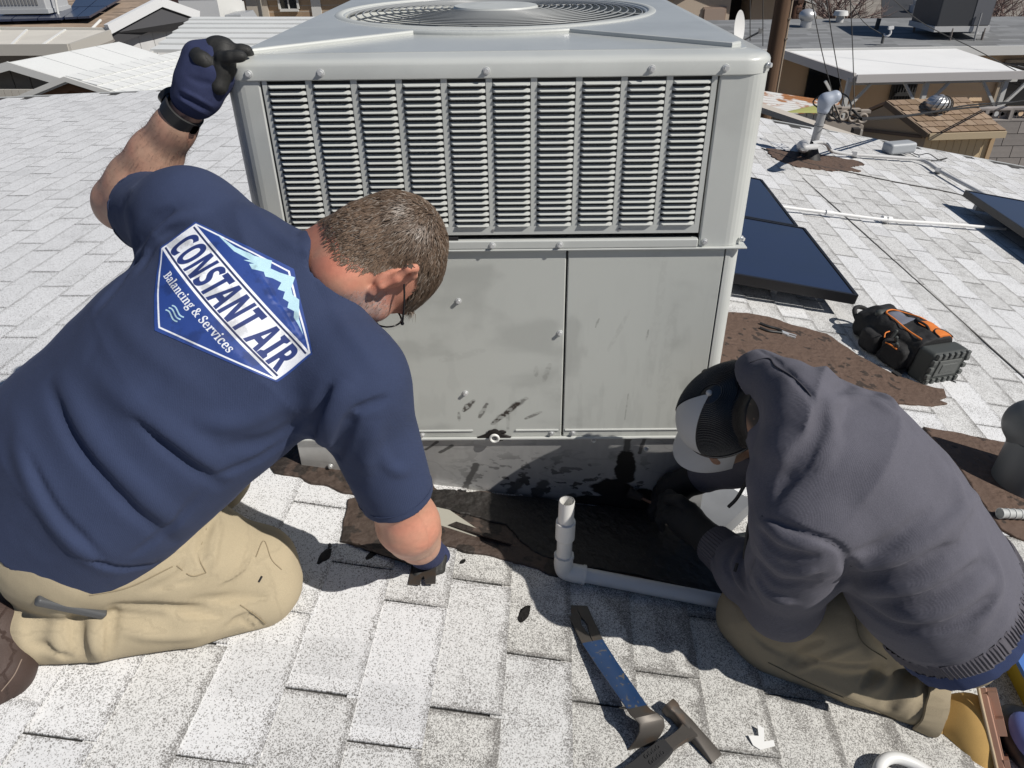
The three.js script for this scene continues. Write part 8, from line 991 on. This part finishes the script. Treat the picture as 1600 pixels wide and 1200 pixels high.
{ const t = thing('storage_tubs', 'dark stacked tubs with a blue lid under the patio cover behind the shed', 'tubs'); const p = [8.1894,1.8546,-14.8]; mesh('tub', rbox(1.5, 1.2, .7, .1, p[0] - .1, .95, p[2], 3), std(.02, .021, .023, .6), t); mesh('lid', rbox(.55, .3, .5, .06, p[0] + .95, 1.3, p[2] + .1, 3), std(.03, .12, .40, .5), t); }
// ---- far right: garage house, dark house, pole, bare trees
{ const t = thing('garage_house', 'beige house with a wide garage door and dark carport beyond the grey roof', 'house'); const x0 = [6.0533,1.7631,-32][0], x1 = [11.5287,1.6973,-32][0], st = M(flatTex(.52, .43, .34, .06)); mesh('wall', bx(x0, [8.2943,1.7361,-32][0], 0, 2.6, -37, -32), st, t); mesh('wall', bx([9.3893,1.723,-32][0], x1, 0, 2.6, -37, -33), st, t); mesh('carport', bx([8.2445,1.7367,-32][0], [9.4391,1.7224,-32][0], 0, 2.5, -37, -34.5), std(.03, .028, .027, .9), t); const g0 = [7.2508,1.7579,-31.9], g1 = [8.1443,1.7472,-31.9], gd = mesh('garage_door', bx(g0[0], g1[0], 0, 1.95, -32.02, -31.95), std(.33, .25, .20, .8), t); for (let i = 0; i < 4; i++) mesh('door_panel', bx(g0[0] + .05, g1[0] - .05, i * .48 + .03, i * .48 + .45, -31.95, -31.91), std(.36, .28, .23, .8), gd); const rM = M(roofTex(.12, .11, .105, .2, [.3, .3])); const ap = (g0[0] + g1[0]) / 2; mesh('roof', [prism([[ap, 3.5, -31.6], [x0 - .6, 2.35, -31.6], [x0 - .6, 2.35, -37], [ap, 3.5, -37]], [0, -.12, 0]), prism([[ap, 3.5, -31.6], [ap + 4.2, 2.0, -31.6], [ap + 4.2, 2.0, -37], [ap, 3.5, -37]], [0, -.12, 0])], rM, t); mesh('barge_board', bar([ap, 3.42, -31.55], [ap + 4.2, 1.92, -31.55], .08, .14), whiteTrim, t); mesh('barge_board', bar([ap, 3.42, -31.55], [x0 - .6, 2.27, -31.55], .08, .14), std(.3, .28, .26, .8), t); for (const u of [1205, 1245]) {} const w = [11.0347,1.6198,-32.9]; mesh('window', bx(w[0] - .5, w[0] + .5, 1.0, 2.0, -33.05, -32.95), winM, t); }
{ const t = thing('dark_house', 'dark grey house with a pale gable and white trim behind the bare tree', 'house'); const p = [12.454,2.1493,-27], q = [13.5439,2.1362,-27]; mesh('roof', prism([[11.5762,2.1434,-26], [12.5324,2.1137,-26], [15.057,2.4727,-31], [13.5853,2.4905,-31]], [0, -.1, 0]), std(.035, .037, .042, .9), t); mesh('wall', wallG([12.8952,2.369,-27], [13.8545,2.3574,-27]), std(.30, .30, .29, .9), t); mesh('pillar', bar(down([12.9757,2.3478,-26.8]), [12.9653,2.385,-26.8], .25, .25, V(0, 0, 1)), whiteTrim, t); mesh('white_eave', bar([12.8553,2.4684,-26.7], [13.4819,2.5709,-26.7], .3, .15), whiteTrim, t); mesh('shutter', [0, 1, 2, 3].map(i => bx(q[0] - .5 + i * .2, q[0] - .38 + i * .2, .3, 1.6, -26.98, -26.94)), std(.35, .36, .36, .8), t); }
{ const t = thing('utility_pole', 'weathered brown wooden utility pole rising behind the right corner of the air conditioner', 'utility pole'); const b = [4.1823,2.8912,-13], h = [4.1916,4.333,-13]; const dir = v3.mul(v3.sub(h, b), 1 / v3.len(v3.sub(h, b))); const base = v3.add(b, v3.mul(dir, -3.4)), top = v3.add(h, v3.mul(dir, 3)); const wood = M(tex(128, 512, (u, v, i, j) => { const a = pn(u, v, 12, 4), s = fbm(u * 30, v * 3, 1, 4), d = .5 + s; return [.115 * d, .068 * d, .04 * d]; }, [1, 1])); mesh('shaft', rod(base, top, .135, .115, 18), wood, t); mesh('ground_strip', rod(v3.add(base, [.13, 0, .06]), v3.add(top, [.11, 0, .06]), .018), std(.3, .24, .18, .8), t); mesh('staple', [1, 2, 3, 4].map(k => { const c = lerp3(b, h, k * .2); return box(.05, .02, .03, c[0] + .12, c[1], c[2] + .08); }), std(.2, .17, .14, .8), t); }
{ const lab = ['thin dark vertical wire left of the utility pole', 'thin dark vertical wire nearest the utility pole on its left', 'thin slanted guy wire left of three over the patio cover', 'middle slanted guy wire over the patio cover', 'right slanted guy wire over the patio cover', 'thin sagging wire crossing the dark air handler to the patio corner', 'thin wire leaving the antenna mount upwards']; const wm = std(.05, .05, .05, .7); const W = (i, pts, r = .008) => tag(mesh('wire', tube(pts, r, 20, 4), wm), lab[i], 'wire'); W(0, [[3.9311,3.7456,-14], [4.0469,3.0164,-14]]); W(1, [[4.1462,3.743,-14], [4.2823,2.9322,-14]]); W(2, [[4.5887,3.8096,-13], [4.9425,2.9781,-13], [5.3014,2.2347,-13]]); W(3, [[4.8282,3.8067,-13], [5.1082,3.0711,-13], [5.5181,2.0785,-13]]); W(4, [[5.2074,3.8021,-13], [5.4176,3.0675,-13], [5.3205,1.9958,-12]]); W(5, [[7.1087,3.5633,-16], [7.6769,3.1088,-15.5], [8.3904,2.7473,-14.8], [9.1655,2.3798,-14.5]]); W(6, [[7.8655,2.6625,-17.4], [7.3944,2.9161,-17.4], [6.863,3.4656,-17.4]]); }
// bare winter shrubs: branching twigs
function bareTree(name, label, base, H, spread, n, sd) {
  const t = thing(name, label, 'tree'); seed = sd; const twig = [], limb = []; const grow = (p, d, L, r, lev) => { const q = v3.add(p, v3.mul(d, L)); (lev < 2 ? limb : twig).push(rod(p, q, r, r * .7, lev < 2 ? 6 : 3)); if (lev >= 5) return; const k = lev < 1 ? n : 3; for (let i = 0; i < k; i++) grow(lerp3(p, q, lev ? rr(.5, 1) : rr(.7, 1)), v3.nrm(v3.add(v3.mul(d, .8), [rr(-1, 1) * spread, rr(-.35, .7), rr(-1, 1) * spread])), L * rr(.6, .85), r * .55, lev + 1); };
  grow(base, [0, 1, 0], H * .28, .10, 0); mesh('trunk', limb, std(.10, .075, .06, .9), t); mesh('twig', twig, std(.24, .17, .15, .9), t).userData.kind = 'stuff';
}
bareTree('bare_tree', 'leafless grey brown bushy tree above the grey roof right of the pole', [[9.8619,2.1905,-25][0], .3, -25], 4.6, 1.0, 8, 77);
bareTree('bare_tree', 'leafless pale bushy tree at the top right corner behind the dark air handler', [[14.3294,2.4047,-24][0], .3, -24], 4.6, 1.0, 8, 991);
bareTree('bare_tree', 'leafless tree partly hidden behind the dark air handler', [[15.2829,2.1153,-27][0], .3, -27], 4.6, 1.0, 7, 1234);
{ const t = thing('evergreen_shrub', 'dark green shrub under the pale bare tree at the top right corner', 'shrub'); seed = 5; const g = []; const c = [[13.4216,2.6361,-23][0], 1.0, -23]; for (let i = 0; i < 700; i++) { const a = rr(0, 6.28), b = Math.acos(rr(-1, 1)), r = Math.pow(rnd(), .4); const p = [c[0] + 1.3 * r * Math.sin(b) * Math.cos(a), c[1] + .9 * r * Math.cos(b), c[2] + 1.0 * r * Math.sin(b) * Math.sin(a)]; const q = new THREE.PlaneGeometry(.10, .2).rotateX(rr(0, 3)).rotateY(rr(0, 6)).translate(...p); g.push(q); } mesh('foliage', g, std(.035, .05, .022, .9), t).userData.kind = 'stuff'; mesh('stem', rod([c[0], 0, c[2]], [c[0], 1.2, c[2]], .06), std(.1, .07, .05, .9), t); }
{ const t = thing('palm_trunk', 'brown shaggy palm trunk just right of the utility pole', 'tree'); const b = [9.0495,2.0009,-27]; mesh('trunk', rod([b[0], 0, b[2]], [b[0] + .15, 6, b[2]], .24, .2, 12), M(flatTex(.11, .055, .035, .6, [2, 6])), t); const sc = []; seed = 3; for (let i = 0; i < 60; i++) { const a = rr(0, 6.28), y = rr(.2, 5.5); sc.push(box(.12, .16, .05, b[0] + .02 * y + .23 * Math.cos(a), y, b[2] + .23 * Math.sin(a))); } mesh('husk', sc, std(.09, .05, .035, .9), t).userData.kind = 'stuff'; }

renderer.render(scene, camera);
